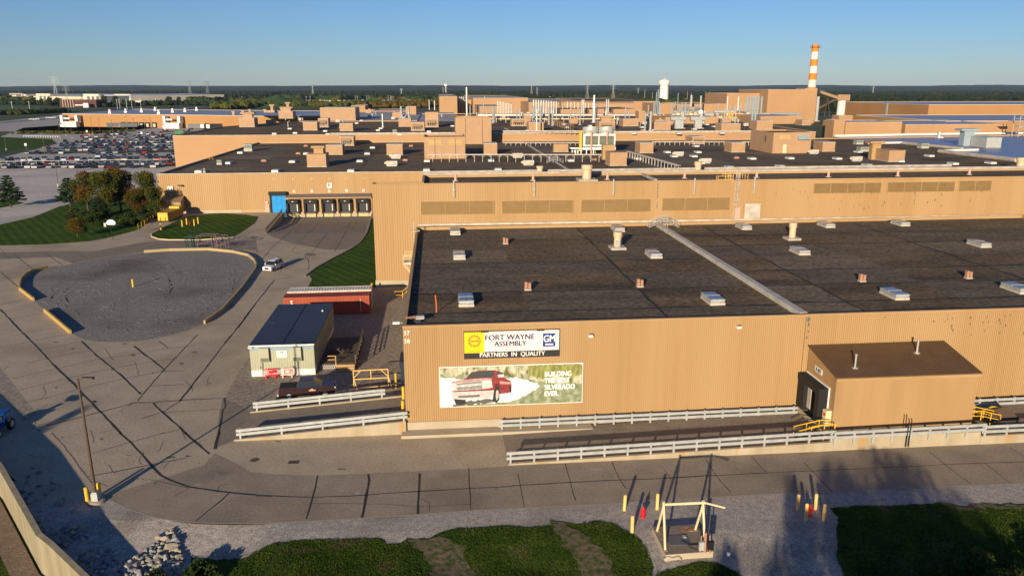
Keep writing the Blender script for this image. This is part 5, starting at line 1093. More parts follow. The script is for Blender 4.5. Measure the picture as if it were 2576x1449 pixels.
# shed annex at the left end of the dock wall with the yellow compactor
q = thing('chute_housing', 'tan lean-to chute housing on the dock wall above the yellow compactor', 'chute', UV(-67.6, 139.8, 0), TH)
g = MB(); g.add([(0, 0, 1.4), (5.2, 0, 1.4), (5.2, -3.2, 1.4), (0, -3.2, 1.4), (0, 0, 4.6), (5.2, 0, 4.6), (5.2, -3.2, 3.5), (0, -3.2, 3.5)], [(0, 3, 2, 1), (3, 2, 6, 7), (2, 1, 5, 6), (0, 3, 7, 4), (1, 0, 4, 5)]); part(q, 'casing', g, beige_d)
part(q, 'roof', MB().add([(-.1, .0, 4.66), (5.3, .0, 4.66), (5.3, -3.35, 3.5), (-.1, -3.35, 3.5)], [(0, 3, 2, 1)]), mat('tan ribbed roof', (.24, .16, .09), rough=.7))
pa = G(398, 560); q = thing('compactor', 'yellow waste compactor container backed against the dock wall', 'compactor', pa, TH - R(4))
part(q, 'body', MB().prism([(0, 0), (2.5, 0), (2.75, .8), (2.75, 9), (-.15, 9), (-.15, .8)], .4, 2.4), mat('compactor yellow in painted shade', (.40, .22, .015), (.30, .16, .02), scale=1, rough=.5)); part(q, 'rear_panel', MB().box(.1, 2.4, -.06, 0, .45, 2.3), yel)  # body yellow is darkened to paint in its shade, rear panel is not
part(q, 'skid', MB().box(0, 2.6, .5, 8.8, 0, .4), darkm); part(q, 'hopper', MB().box(.1, 2.6, 7.0, 9, 2.4, 2.9), yel)
for x in (.7, 1.8): part(q, 'handle', MB().tube([(x, -.15, .3), (x, -.15, 1.2)], .06, 5), darkm)
# bollards (yellow posts)
yb_ = solo('bollard', 'x', 'bollard', MB().cyl(0, 0, 0, 1.32, .13, .13, n=14).cyl(0, 0, 1.32, 1.38, .13, .06, n=14), yelp)
bs = [(1570.6, 1283, 1, 'faded yellow bollard by the road, left of the red hydrant'), (1653, 1280, 1, 'faded yellow bollard by the road, right of the red hydrant'), (1590, 1339, 1.05, 'faded yellow bollard nearest the grass, in front of the red hydrant'),
      (2006, 1282, 1, 'rear left bollard of the cluster of four at right'), (2027, 1308, 1.05, 'front left bollard of the cluster of four, hiding the small red hydrant'), (2051, 1280, 1, 'rear right bollard of the cluster of four at right'), (2071, 1308, 1.02, 'front right bollard of the cluster of four at right')]
for i, (x, y, s, lab) in enumerate(bs):
    o = yb_ if i == 0 else clone(yb_, (0, 0, 0)); p = G(x, y); o.location = (p.x, p.y, gz(p.x, p.y) + .0); o.scale = (1, 1, s); o.rotation_euler = (rnd.uniform(-.03, .03), rnd.uniform(-.03, .03), 0); o['label'] = lab; o['group'] = 'faded yellow bollards near the hydrants'
yb2 = solo('bollard', 'x', 'bollard', MB().cyl(0, 0, 0, 1.3, .15, n=14).cyl(0, 0, 1.3, 1.36, .15, .07, n=14), yel)
bs = [(221, 1264, 0, 'bright yellow bollard left of the street lamp base'), (252, 1253, 0, 'bright yellow bollard right of the street lamp base'), (1015, 1003, 1.15, 'yellow bollard at the top of the left ramp, far side'), (1014, 1040, 1.2, 'yellow bollard at the top of the left ramp, near side'),
      (335, 722, .02, 'lone yellow post in the middle of the gravel island'), (936, 733, 0, 'yellow bollard at the corner of the tall hall by the containers')]
bs += [(472 + 0, 605, 0, None)][:0]
zg = ZR(440, 530, 320 * 2576 / 2440)
for zx, zy, lab in ((720, 1025, 'yellow post on the lawn, left front around the small hydrant'), (820, 980, 'yellow post on the lawn, left rear around the small hydrant'), (988, 1005, 'yellow post on the lawn, right front around the small hydrant'), (1075, 960, 'yellow post on the lawn, right rear around the small hydrant'), (242, 1095, 'yellow post at the kerb in front of the yellow compactor')):
    x, y = zg(zx, zy); bs.append((x, y, .07, lab))
for i, (x, y, z_, lab) in enumerate(bs):
    o = yb2 if i == 0 else clone(yb2, (0, 0, 0)); p = G(x, y, z_); o.location = p; o['label'] = lab
    if x < 560 and y < 620: o.scale = (1, 1, 1.15)
# hydrants
hy_ = thing('fire_hydrant', 'red fire hydrant between three yellow bollards beside the road', 'fire hydrant', G(1617, 1300) + Vector((0, 0, -.03)), R(20))
part(hy_, 'barrel', MB().cyl(0, 0, 0, .12, .2, n=12).cyl(0, 0, .12, .7, .14, n=12).cyl(0, 0, .7, .88, .17, .05, n=12).cyl(0, 0, .88, .95, .04, n=8), red); part(hy_, 'outlet', MB().tube([(-.27, 0, .5), (.27, 0, .5)], .07, 8).tube([(0, -.25, .5), (0, 0, .5)], .08, 8), red)
p = G(2037, 1295); clone(hy_, (p.x, p.y, -.03), 0, 'small red hydrant hidden among four bollards at right'); del_ = None
p = G(*zg(880, 995)); clone(hy_, (p.x, p.y, .07), 0, 'tiny red hydrant on the striped lawn by the dock wall')
# ---- street lamp
p = G(243, 1263); t = thing('street_lamp', 'tall brown street lamp on a round concrete foot at the bend of the road', 'street lamp', p, 0)
part(t, 'base', MB().cyl(0, 0, -.1, .18, .62, n=20).cyl(0, 0, .18, .22, .5, n=20), plinth_m); part(t, 'base_cover', MB().box(-.26, .26, -.26, .26, .2, .85).box(-.2, .2, -.2, .2, .85, .95), galv)
part(t, 'pole', MB().tube([(0, 0, .9), (-.02, 0, 5), (-.05, .0, 10.45)], [.14, .11, .08], 10), brownm)
part(t, 'arm', MB().tube([(-.05, 0, 10.4), (.3, .05, 10.48)], .05, 6), brownm); part(t, 'lamp_head', MB().box(.25, 1.15, -.15, .2, 10.42, 10.58), brownm)
# ---- gantry on its slab
q0 = Vector((10.62, 48.0, 0)); t = thing('valve_pit', 'square concrete valve pit slab with a steel hatch in front of the road', 'concrete slab', (10.75, 48.15, 0), R(3))
part(t, 'slab', MB().prism([(0, -.05), (3.45, .2), (3.2, 3.75), (-.15, 3.5)], -.35, .38, top=1), [plinth_m, conc2]); part(t, 'hatch', MB().box(.55, 2.1, 1.05, 2.3, .385, .42), mat('grey hatch', (.13, .13, .135), rough=.6)); part(t, 'junction_plate', MB().box(1.75, 2.0, 1.9, 2.2, .42, .47), galv)
part(t, 'rusty_plate', MB().box(1.95, 2.75, 2.75, 3.45, .385, .405), mat('rust plate', (.5, .33, .2), (.3, .13, .06), scale=4, rough=.9))
t = thing('lifting_gantry', 'cream steel lifting gantry of two A-frames and a beam over the valve pit', 'gantry', (10.9, 48.15, .38), R(3)); H_ = 2.95
for k, x in enumerate((.0, 2.85)):
    g = MB(); ax = x; g.tube([(x - .05, .55, 0), (ax, 1.75, H_ - .15), (ax, 1.8, H_ + .15)], .09, 8); part(t, 'leg', g, cream); g = MB(); g.tube([(x - .05, 3.0, 0), (ax, 1.75, H_ - .15), (ax, 1.7, H_ + .15)], .09, 8); part(t, 'leg', g, cream)
g = MB(); g.tube([(-.05, 1.75, H_ - .08), (2.95, 1.75, H_ - .02)], .1, 8); part(t, 'beam', g, cream); part(t, 'boom', MB().tube([(2.85, 1.75, H_), (4.25, 1.15, H_ - .12)], .07, 6), cream)
for x, y in ((-.05, .55), (-.05, 3.0), (2.8, .55), (2.8, 3.0)): part(t, 'foot', MB().box(x - .17, x + .17, y - .17, y + .17, .005, .03), rust)
t = thing('control_stand', 'rusty control stand with grey boxes at the corner of the valve pit', 'control panel', (13.55, 48.45, .38), R(3))
part(t, 'post', MB().tube([(0, 0, 0), (0, .05, 1.5)], .1, 6).tube([(-.35, -.1, 0), (-.3, 0, 1.3)], .05, 5).tube([(.35, -.1, 0), (.3, 0, 1.3)], .05, 5), rust); part(t, 'electrical_box', MB().box(-.5, -.15, -.3, -.1, .3, .95), galv); part(t, 'electrical_box', MB().box(.1, .5, -.32, -.1, .35, .95), darkm)
part(t, 'cable', MB().tube([(-.5, -.2, .3), (-.9, .4, .15), (-1.0, 1.0, .08), (-1.25, 1.4, .06)], .04, 5), navy)
p = G(1692, 1408); solo('stone', 'pale twisted stone at the near corner of the valve pit', 'stone', MB().tube([(-.6, 0, .05), (-.35, .05, .22), (0, 0, .14), (.4, .05, .2), (.62, .0, .05)], [.12, .16, .12, .15, .1], 7), plinth_m, (p.x, p.y, -.05), smooth=True)
p = G(1832, 1398); solo('bucket', 'small white bucket standing on the gravel right of the valve pit', 'bucket', MB().cyl(0, 0, 0, .2, .1, .13, n=12), white, (p.x, p.y, 0.03))
# ---- trailer office
def corrug(mb, p0, p1, z0, z1, pitch, d): ribs(mb, p0, p1, z0, z1, pitch, d)
t = thing('site_trailer', 'grey green double width office trailer with a dark flat roof beside the road', 'trailer', UV(-18.15, 16.6), TH); w, L, h = 7.15, 17.3, 3.62
tm = mat('trailer siding', (.40, .41, .30), (.36, .37, .27), scale=.5, rough=.6)
g = MB(); g.box(.06, w - .06, .06, L, .75, h - .02); ribs(g, (0, 0), (w, 0), .75, h - .55, .3, .03); ribs(g, (w, 0), (w, L), .75, h - .05, .3, .03); g.box(0, .05, .05, L, .75, h); part(t, 'wall', g, tm)
g = MB(); g.box(.05, w - .05, .04, L, 0, .75); ribs(g, (0, 0), (w, 0), 0, .74, .18, .03); part(t, 'skirt', g, white)
g = MB(); g.box(-.06, w + .06, -.05, L + .05, h - .02, h + .1); g.box(w / 2 - .06, w / 2 + .06, -.04, L, h + .1, h + .16); part(t, 'roof', g, mat('trailer roof membrane', (.030, .037, .052), (.04, .047, .06), scale=.4, rough=.5, c3=(.09, .085, .085), s3=.5, t3=(.64, .68)))
part(t, 'eave_trim', MB().box(-.07, w + .07, -.09, -.05, h - .03, h + .12), white); part(t, 'fascia_band', MB().box(0, w, -.03, -.0, h - .55, h - .03), bluegrey)
for x in (1.15, 4.75):
    part(t, 'air_conditioner', MB().box(x, x + 1.0, -.42, -.03, 1.85, h - .15).box(x + .1, x + .95, -.44, -.42, 1.9, 2.35), tm); part(t, 'grille', MB().box(x + .08, x + .92, -.46, -.445, 1.88, 2.3), mat('unit grille', (.15, .15, .12), rough=.7)); part(t, 'conduit', MB().tube([(x + .15, -.15, .1), (x + .15, -.15, 1.9)], .03, 5), navy)
pl_ = part(t, 'notice_board', MB().box(2.95, 4.15, -.07, -.035, 2.2, 3.05), white); part(pl_, 'emblem', MB().box(3.4, 3.7, -.08, -.072, 2.78, 2.88), darkm)
for i in range(4): part(pl_, 'text_line', MB().box(3.15, 3.95, -.08, -.072, 2.36 + i * .09, 2.39 + i * .09), galv)
part(t, 'outside_lamp', MB().cyl(.15, -.2, h - .1, h + .02, .28, n=16), white)
for x in (1.0, 4.7): part(t, 'outlet', MB().box(x, x + .12, -.05, -.031, 1.0, 1.15), darkm)
part(t, 'roof_vent', MB().cyl(6.3, 13.5, h + .1, h + .25, .12, n=8), white)
# deck, stairs and railing on its right
t = thing('wooden_deck', 'weathered wooden deck and steps with railings on the right of the trailer', 'deck', UV(-10.95, 18.2), TH); wood = mat('weathered wood', (.13, .095, .065), (.10, .075, .055), scale=2, rough=.9, stretch=(1, .2, 1)); woodl = mat('fresh timber', (.50, .33, .15), (.42, .27, .12), scale=2, rough=.8)
g = MB()
for i in range(22): g.box(.15 + i * .19, .33 + i * .19, 0, 10, .62, .68)
part(t, 'decking', g, wood); g = MB()
for i in range(3): g.box(2.2, 4.3, -.35 - i * .3, -.02 - i * .3 - .0, .0, .6 - .2 * i)
part(t, 'steps', g, woodl)
g = MB()
for y in [0, 1.6, 3.2, 4.8, 6.4, 8, 9.8]: g.box(4.3, 4.42, y, y + .1, 0, 1.7)
for z_ in (1.0, 1.35, 1.65): g.box(4.33, 4.39, 0, 9.9, z_, z_ + .09)
part(t, 'railing', g, wood); g = MB(); g.box(2.05, 2.15, -.1, 0, .0, 1.7); g.box(1.2, 2.1, -.1, -.02, 1.6, 1.7); g.box(1.2, 2.1, -.1, -.02, 1.15, 1.25); part(t, 'stair_rail', g, woodl)
g = MB()
for i in range(10): g.tube([(.2 + i * .2, -.08, .05), (.4 + i * .2, -.08, .6)], .025, 4); g.tube([(.4 + i * .2, -.08, .05), (.2 + i * .2, -.08, .6)], .025, 4)
part(t, 'lattice', g, white)
t = thing('picnic_table', 'grey wooden picnic table on the deck in the shade of the trailer', 'table', UV(-9.6, 21.2, .68), TH); part(t, 'table_top', MB().box(0, .8, 0, 1.8, .7, .76), wood); part(t, 'bench', MB().box(-.5, -.2, 0, 1.8, .4, .46), wood); part(t, 'bench', MB().box(1.0, 1.3, 0, 1.8, .4, .46), wood); part(t, 'leg_frame', MB().tube([(-.4, .3, 0), (.3, .3, .7)], .05, 4).tube([(1.2, .3, 0), (.5, .3, .7)], .05, 4).tube([(-.4, 1.5, 0), (.3, 1.5, .7)], .05, 4).tube([(1.2, 1.5, 0), (.5, 1.5, .7)], .05, 4), wood)
# ---- containers
def container(label, u, v, m, L=12.19, W_=2.44, H_=2.75, rz=TH, roofmat=None):
    t = thing('shipping_container', label, 'shipping container', UV(u, v), rz, 'shipping containers behind the trailer'); g = MB()
    g.box(.1, L - .1, .1, W_ - .1, .15, H_ - .06); ribs(g, (.15, .03), (L - .15, .03), .2, H_ - .15, .42, .05, .5); ribs(g, (L - .03, .12), (L - .03, W_ - .12), .2, H_ - .15, .3, .04, .6); ribs(g, (L - .15, W_ - .03), (.15, W_ - .03), .2, H_ - .15, .42, .05, .5); ribs(g, (.03, W_ - .12), (.03, .12), .2, H_ - .15, .42, .05, .5); part(t, 'body', g, m)
    g = MB()
    for x in (0, L - .15):
        for y in (0, W_ - .15): g.box(x, x + .15, y, y + .15, 0, H_)
    for z_ in (.0, H_ - .12): g.box(.15, L - .15, 0, .1, z_, z_ + .12); g.box(.15, L - .15, W_ - .1, W_, z_, z_ + .12); g.box(0, .1, .15, W_ - .15, z_, z_ + .12); g.box(L - .1, L, .15, W_ - .15, z_, z_ + .12)
    part(t, 'frame', g, m); g = MB(); n = 29
    for i in range(n): x = .15 + (L - .3) * i / n; g.box(x, x + .22, .12, W_ - .12, H_ - .07, H_ - .015)
    part(t, 'roof_corrugation', g, roofmat or m)
    return t
redc = mat('container red', (.36, .075, .035), (.29, .06, .03), scale=.6, rough=.6)
t = container('rusty red shipping container behind the trailer roof', -19.0, 41.0, redc, rz=TH + R(1), roofmat=mat('container roof red', (.27, .05, .04), (.22, .045, .04), scale=.5, rough=.7))
for i, s in enumerate(('t', 'e', 'x')): link('lettering', text(s, .95, white, .004, .02), t, (1.15, -.01, 2.1 - .62 * i))
part(t, 'lock_bar', MB().box(10.9, 10.95, -.03, -.0, .4, 2.3), white)
container('white shipping container directly behind the red one', -18.9, 43.75, whited, rz=TH + R(1), H_=2.95, roofmat=white)
# ---- yellow gate frame and plastic barriers
t = thing('yellow_gate', 'yellow tubular gate with diagonal braces standing on the gravel beyond the ramp rail', 'gate', G(891, 976), TH + R(3)); w = 3.75; g = MB()
for x in (0, w): g.tube([(x, 0, 0), (x, 0, 2.0)], .06, 6)
for z_ in (1.0, 2.0): g.tube([(0, 0, z_), (w, 0, z_)], .06, 6)
g.tube([(w / 2, 0, 1.0), (w / 2, 0, 2.0)], .05, 6); g.tube([(.05, 0, 1.2), (.75, 0, 1.95)], .05, 6); g.tube([(w - .05, 0, 1.2), (w - .75, 0, 1.95)], .05, 6); part(t, 'frame', g, yelp)
g = MB(); g.tube([(0, 0, .05), (w, 0, .05)], .05, 6); part(t, 'bottom_rail', g, yelp)
for x in (0, w): part(t, 'stay', MB().tube([(x, 0, 1.2), (x + .35, -.5, 0)], .05, 6), yelp)
part(t, 'end_post', MB().tube([(w + .8, -.8, -.0), (w + .8, -.8, 1.8)], .11, 8), yel)
t = thing('crowd_barrier', 'x', 'barrier', (0, 0, 0), TH); g = MB()
for z_ in (.25, .98): g.box(0, 1.45, -.04, .04, z_, z_ + .1)
for i in range(11): x = .02 + i * .138; g.box(x, x + .05, -.03, .03, .3, 1.0)
g.box(.5, .95, -.035, .035, .55, .85); part(t, 'panel', g, red)
for x in (.2, 1.2): part(t, 'foot', MB().prism([(x - .06, -.28), (x + .06, -.28), (x + .06, .28), (x - .06, .28)], 0, .25), red)
t.location = G(667, 951); t['label'] = 'red plastic crowd barrier in front of the trailer'; t['group'] = 'plastic crowd barriers'
o = clone(t, G(708, 949), TH + R(2), 'faded pinkish white plastic crowd barrier in front of the trailer')
for c in o.children: c.data = c.data.copy(); c.data.materials[0] = mat('faded pink white', (.80, .52, .48), rough=.6)
# ---- external platform and ladder at the rear left corner of the hall
t = thing('access_platform', 'cream steel platform and ladder on the left end wall of the foreground hall', 'platform', UV(-2.0, 47.5), TH); g = MB()
g.box(0, 2.0, 0, 2.6, 5.8, 6.1); part(t, 'floor', g, whited); g = MB()
for x, y in ((0, 0), (0, 2.6), (1.9, 0), (1.0, 0)): g.tube([(x, y, 6.1), (x, y, 7.3)], .04, 5)
for z_ in (6.6, 7.0, 7.3): g.tube([(1.9, 0, z_), (0, 0, z_), (0, 2.6, z_), (1.9, 2.6, z_)], .035, 5)
part(t, 'railing', g, cream); g = MB(); g.tube([(0, 0, 5.8), (1.9, 0, 3.4)], .07, 5); g.tube([(1.4, 0, 0), (1.4, 0, 5.8)], .07, 5); g.tube([(.3, 0, 5.8), (1.5, .0, 4.0)], .05, 5); part(t, 'bracket', g, cream)
g = MB(); g.tube([(1.7, 1, 6.1), (1.7, 1, 12.1)], .05, 5); g.tube([(1.7, 1.5, 6.1), (1.7, 1.5, 12.1)], .05, 5)
for i in range(19): g.tube([(1.7, 1, 6.3 + .3 * i), (1.7, 1.5, 6.3 + .3 * i)], .025, 4)
g.box(1.2, 2.6, .8, 1.7, 10.75, 10.85); part(t, 'ladder', g, whited)
g = MB(); g.tube([(-1.6, 2, 0), (-1.6, 2, 1.1), (-.4, 2, 1.1), (1.4, 2, 2.6)], .05, 5); g.tube([(-1.6, 2, .5), (-.4, 2, .5), (1.4, 2, 2.0)], .04, 5); g.tube([(-.4, 2, 0), (-.4, 2, 1.1)], .05, 5); part(t, 'lower_rail', g, yel)
t = thing('duct_hood', 'dark weather hood of a door on the left end wall of the foreground hall', 'hood', UV(-.05, 10.6, 1.0), TH); part(t, 'hood', MB().prism([(-1.0, 0), (0, 0), (0, 3.5), (-.9, 3.5), (-1.0, 3.2)], 1.6, 2.3), navy); part(t, 'side_seal', MB().box(-.9, 0, 0, .4, .2, 1.6), navy); part(t, 'side_seal', MB().box(-.9, 0, 3.1, 3.5, .2, 1.6), navy)
# orange rod by ramp corner
p = G(609, 1104); solo('marker_rod', 'thin orange marker rod at the low corner of the left ramp', 'marker rod', MB().tube([(0, 0, 0), (-.12, 0, 1.2)], .035, 5), orange, p, TH)
# black rack stands by the island
rm_ = mat('dusty mauve paint', (.17, .11, .13), rough=.7)
def standrack(label, x, y, w, d, h, m, green=False):
    t = thing('storage_rack', label, 'rack', G(x, y), TH, 'steel racks parked by the kerb of the gravel island'); g = MB()
    for a in (0, w):
        for b in (0, d): g.tube([(a, b, 0), (a, b, h)], .07, 5)
    for z_ in ((h, h * .45) if not green else (h * .2, h * .4, h * .6, h * .8, h)):
        g.tube([(0, 0, z_), (w, 0, z_), (w, d, z_), (0, d, z_), (0, 0, z_)], .06, 5)
    part(t, 'frame', g, m); return t
dg = mat('dark green paint', (.03, .06, .05), rough=.7)
standrack('dark green slatted rack, leftmost of the racks by the gravel island', 468, 628, 1.3, 1.6, 2.6, dg, True); standrack('second dark green slatted rack by the gravel island', 483, 628, 1.2, 1.6, 2.6, dg, True)
standrack('mauve steel rack with a pale shelf bar by the gravel island', 499, 629, 3.0, 2.2, 2.9, rm_); standrack('narrow mauve steel rack right of the shelf bar rack', 535, 629, .9, 2.0, 2.9, rm_); standrack('empty mauve steel frame, rightmost of the racks by the island', 548, 630, 1.6, 2.2, 2.7, rm_)
# mirror on a pole on the lawn
p = G(285, 605, .05); t = thing('traffic_mirror', 'white oval convex mirror on a pole at the lawn edge', 'mirror', p, 0); part(t, 'pole', MB().tube([(0, 0, 0), (-.2, 0, 3.2)], .06, 6), darkm); g = MB(); n = 16
g.add([(-.0 + .0 + 1.0 * math.cos(2 * math.pi * i / n), -.1, 3.8 + .75 * max(-.55, math.sin(2 * math.pi * i / n))) for i in range(n)] + [(1.0 * math.cos(2 * math.pi * i / n), .05, 3.8 + .75 * max(-.55, math.sin(2 * math.pi * i / n))) for i in range(n)], [tuple(range(n))[::-1], tuple(range(n, 2 * n))] + [(i, (i + 1) % n, n + (i + 1) % n, n + i) for i in range(n)]); part(t, 'mirror_face', g, mat('mirror white blue', (.55, .62, .75), rough=.3)); part(t, 'small_sign', MB().box(-1.6, -1.1, -.05, 0, 3.0, 3.8), whited)
# yellow rail beside the compactor ramp
t = rail('yellow post fence going up beside the compactor bay', [G(348, 577), G(372, 562), G(400, 545)], 0, 1.25, yel, posts=2.6)
# retaining wall at lower left
g = MB(); base_z = -1.95
off = [p.copy() for p in wall_line]
g.kerb([Vector((p.x, p.y, 0)) for p in off], .42, base_z - .4, WZ); solo('concrete_wall', 'tall streaky concrete retaining wall crossing the lower left corner', 'wall', g, wallg, rz=0)
g = MB(); g.sheet([Vector((off[0].x - 40, off[0].y - 30, -1.86))] + [Vector((p.x - .3, p.y - .3, -1.86)) for p in off] + [Vector((off[-1].x - 2, 20, -1.86)), Vector((-90, 20, -1.86))]); struct('lower_lawn', g, grassn)
g = MB(); g.strip([Vector((p.x - .9, p.y - .8, 0)) for p in off], 1.6, -1.84); struct('dirt_strip', g, dirt)
# ---------------------------------------------------------------- loose stones
def rock_mesh(seed, s=.3):
    r = random.Random(seed); bm = bmesh.new(); bmesh.ops.create_icosphere(bm, subdivisions=2, radius=1)
    dirs = [(Vector((r.gauss(0, 1), r.gauss(0, 1), r.gauss(0, 1))).normalized(), r.uniform(.45, .8)) for _ in range(9)]
    for v in bm.verts:
        for d, k in dirs:
            t = v.co.dot(d)
            if t > k: v.co -= d * (t - k)
        v.co = Vector((v.co.x * s * 1.25, v.co.y * s, v.co.z * s * .8))
    me = bpy.data.meshes.new('stone'); bm.to_mesh(me); bm.free(); me.materials.append([stone1, stone2, stone3][seed % 3]); return me
stone1 = mat('pale stone', (.42, .40, .36), (.30, .28, .25), scale=4, rough=.9, bump=.5); stone2 = mat('tan stone', (.40, .35, .27), (.30, .26, .2), scale=4, rough=.9, bump=.5); stone3 = mat('grey stone', (.28, .28, .28), (.2, .2, .2), scale=4, rough=.9, bump=.5)
rocks = [rock_mesh(i, .21 + .035 * (i % 5)) for i in range(12)]
RP = [(275, 1400), (300, 1392), (345, 1385), (375, 1365), (400, 1345), (430, 1325), (440, 1345), (450, 1370), (458, 1392), (448, 1420), (430, 1455), (270, 1455)]
pts = []
for _ in range(6000):
    x, y = rnd.uniform(265, 470), rnd.uniform(1318, 1458)
    if not inpoly(x, y, RP): continue
    p = G(x, y)
    if all((p - q).length > .32 for q in pts): pts.append(p)
pts = pts[:215]
for i, p in enumerate(pts):
    o = link('stone', rocks[i % 12]); o.location = (p.x, p.y, gz(p.x, p.y) + rnd.uniform(.08, .2)); o.rotation_euler = (rnd.uniform(-.5, .5), rnd.uniform(-.5, .5), rnd.uniform(0, 6)); k = rnd.uniform(.6, 1.25); o.scale = (k, k, k)
    tag(o, 'pale fist to head sized stone in the loose sunlit riprap pile beside the gravel', 'stone', 'pale stones of the sunlit riprap pile')
pts = []
for _ in range(3000):
    t_ = rnd.random(); a = wall_line[1].lerp(wall_line[2], t_) if rnd.random() < .6 else wall_line[3].lerp(wall_line[4], t_)
    p = Vector((a.x, a.y, 0)) + Vector((1, .8, 0)).normalized() * rnd.uniform(.6, 3.2)
    if p.y > 52.5 and rnd.random() < .9: continue
    if all((p - q).length > .4 for q in pts): pts.append(p)
for i, p in enumerate(pts[:80]):
    o = link('stone', rocks[(i * 5) % 12]); o.location = (p.x, p.y, gz(p.x, p.y) + .1); o.rotation_euler = (rnd.uniform(-.5, .5), rnd.uniform(-.5, .5), rnd.uniform(0, 6))
    tag(o, 'dark shaded stone in the rubble at the foot of the concrete wall', 'stone', 'shaded stones along the concrete wall')
# ---------------------------------------------------------------- grass tufts on the near bank
gr = grassn
def tufts(name, region, n, h, m, z=None, lab=None):
    g = MB(); vs = []; fs = []
    x0, x1 = min(p[0] for p in region), max(p[0] for p in region); y0, y1 = min(p[1] for p in region), max(p[1] for p in region); c = 0
    while c < n:
        x, y = rnd.uniform(x0, x1), rnd.uniform(y0, y1)
        if not inpoly(x, y, region): continue
        c += 1; p = G(x, y); zz = gz(p.x, p.y) + .04 if z is None else z
        for _ in range(3):
            a = rnd.uniform(0, 6.28); r = rnd.uniform(.02, .07); hh = h * rnd.uniform(.5, 1.3); o = len(vs); ox, oy = rnd.uniform(-.15, .15), rnd.uniform(-.15, .15)
            dx, dy = math.cos(a) * .05, math.sin(a) * .05; lx, ly = rnd.uniform(-.1, .1), rnd.uniform(-.1, .1)
            vs += [(p.x + ox - dx, p.y + oy - dy, zz), (p.x + ox + dx, p.y + oy + dy, zz), (p.x + ox + lx, p.y + oy + ly, zz + hh)]; fs.append((o, o + 1, o + 2))
    g.add(vs, fs); return struct(name, g, m, 'stuff')
uz = lambda fn, L: [fn(*p) for p in L]
GA = uz(zN, [(-300, 1443), (-200, 1300), (-30, 1190), (120, 1130), (250, 1095), (500, 1075), (900, 1072), (1250, 1062), (1310, 1118), (1420, 1122), (1520, 1068), (1640, 1150), (1680, 1240), (1750, 1500), (-300, 1500)])
GB = uz(zN, [(2200, 1300), (2100, 1200), (1880, 1040), (2000, 975), (2576, 940)]) + uz(zO, [(130, 970), (350, 940), (420, 1000), (560, 1140), (640, 1300), (760, 1500), (-300, 1500)])
GC = uz(zO, [(720, 960), (700, 920), (860, 892), (1010, 912), (1100, 968), (1200, 1018), (1290, 1088), (1350, 1158), (1390, 1268), (1410, 1500), (1080, 1500), (980, 1250), (900, 1130)])
GD = uz(zO, [(1430, 1500), (1480, 1388), (1620, 1358), (1900, 1298), (2080, 1308), (2250, 1398), (2380, 1500)])
GE = uz(zP, [(860, 1500), (770, 1380), (715, 1250), (705, 1000), (715, 850), (660, 770), (900, 745), (1500, 735), (1750, 730), (2000, 790), (2300, 770), (2700, 780), (2700, 1500)])
for r_, n in ((GA, 6200), (GB, 3600), (GC, 3000), (GD, 1500), (GE, 6000)): tufts('grass', r_, n, .085, gr)
# ================================================================ vehicles
def loft(mb, secs, mi=0, caps=True):                 # sections: list of (y, [(x, z), ...]) with equal counts
    k = len(secs[0][1]); vs = [(x, y, z) for y, s in secs for x, z in s]
    fs = [(i * k + j, i * k + (j + 1) % k, (i + 1) * k + (j + 1) % k, (i + 1) * k + j) for i in range(len(secs) - 1) for j in range(k)]
    if caps: fs += [tuple(range(k))[::-1], tuple((len(secs) - 1) * k + j for j in range(k))]
    return mb.add(vs, fs, mi)
def sec(w, z0, z1, t=.85): return [(-w * .96, z0), (w * .96, z0), (w, z0 + (z1 - z0) * .35), (w, z0 + (z1 - z0) * .75), (w * t, z1), (-w * t, z1), (-w, z0 + (z1 - z0) * .75), (-w, z0 + (z1 - z0) * .35)]
def wheel(par, x, y, r, w=.24):
    g = MB(); n = 18; vs = [(x + s * w / 2, y + r * math.cos(2 * math.pi * i / n), r + r * math.sin(2 * math.pi * i / n)) for s in (-1, 1) for i in range(n)]
    g.add(vs, [(i, n + i, n + (i + 1) % n, (i + 1) % n) for i in range(n)] + [tuple(range(n)), tuple(range(2 * n - 1, n - 1, -1))]); o = part(par, 'wheel', g, black)
    g = MB(); s = 1 if x > 0 else -1; xx = x + s * (w / 2 + .005); vs = [(xx, y + r * .6 * math.cos(2 * math.pi * i / 10), r + r * .6 * math.sin(2 * math.pi * i / 10)) for i in range(10)]; g.add(vs, [tuple(range(10)) if s < 0 else tuple(range(9, -1, -1))]); part(o, 'rim', g, galv)
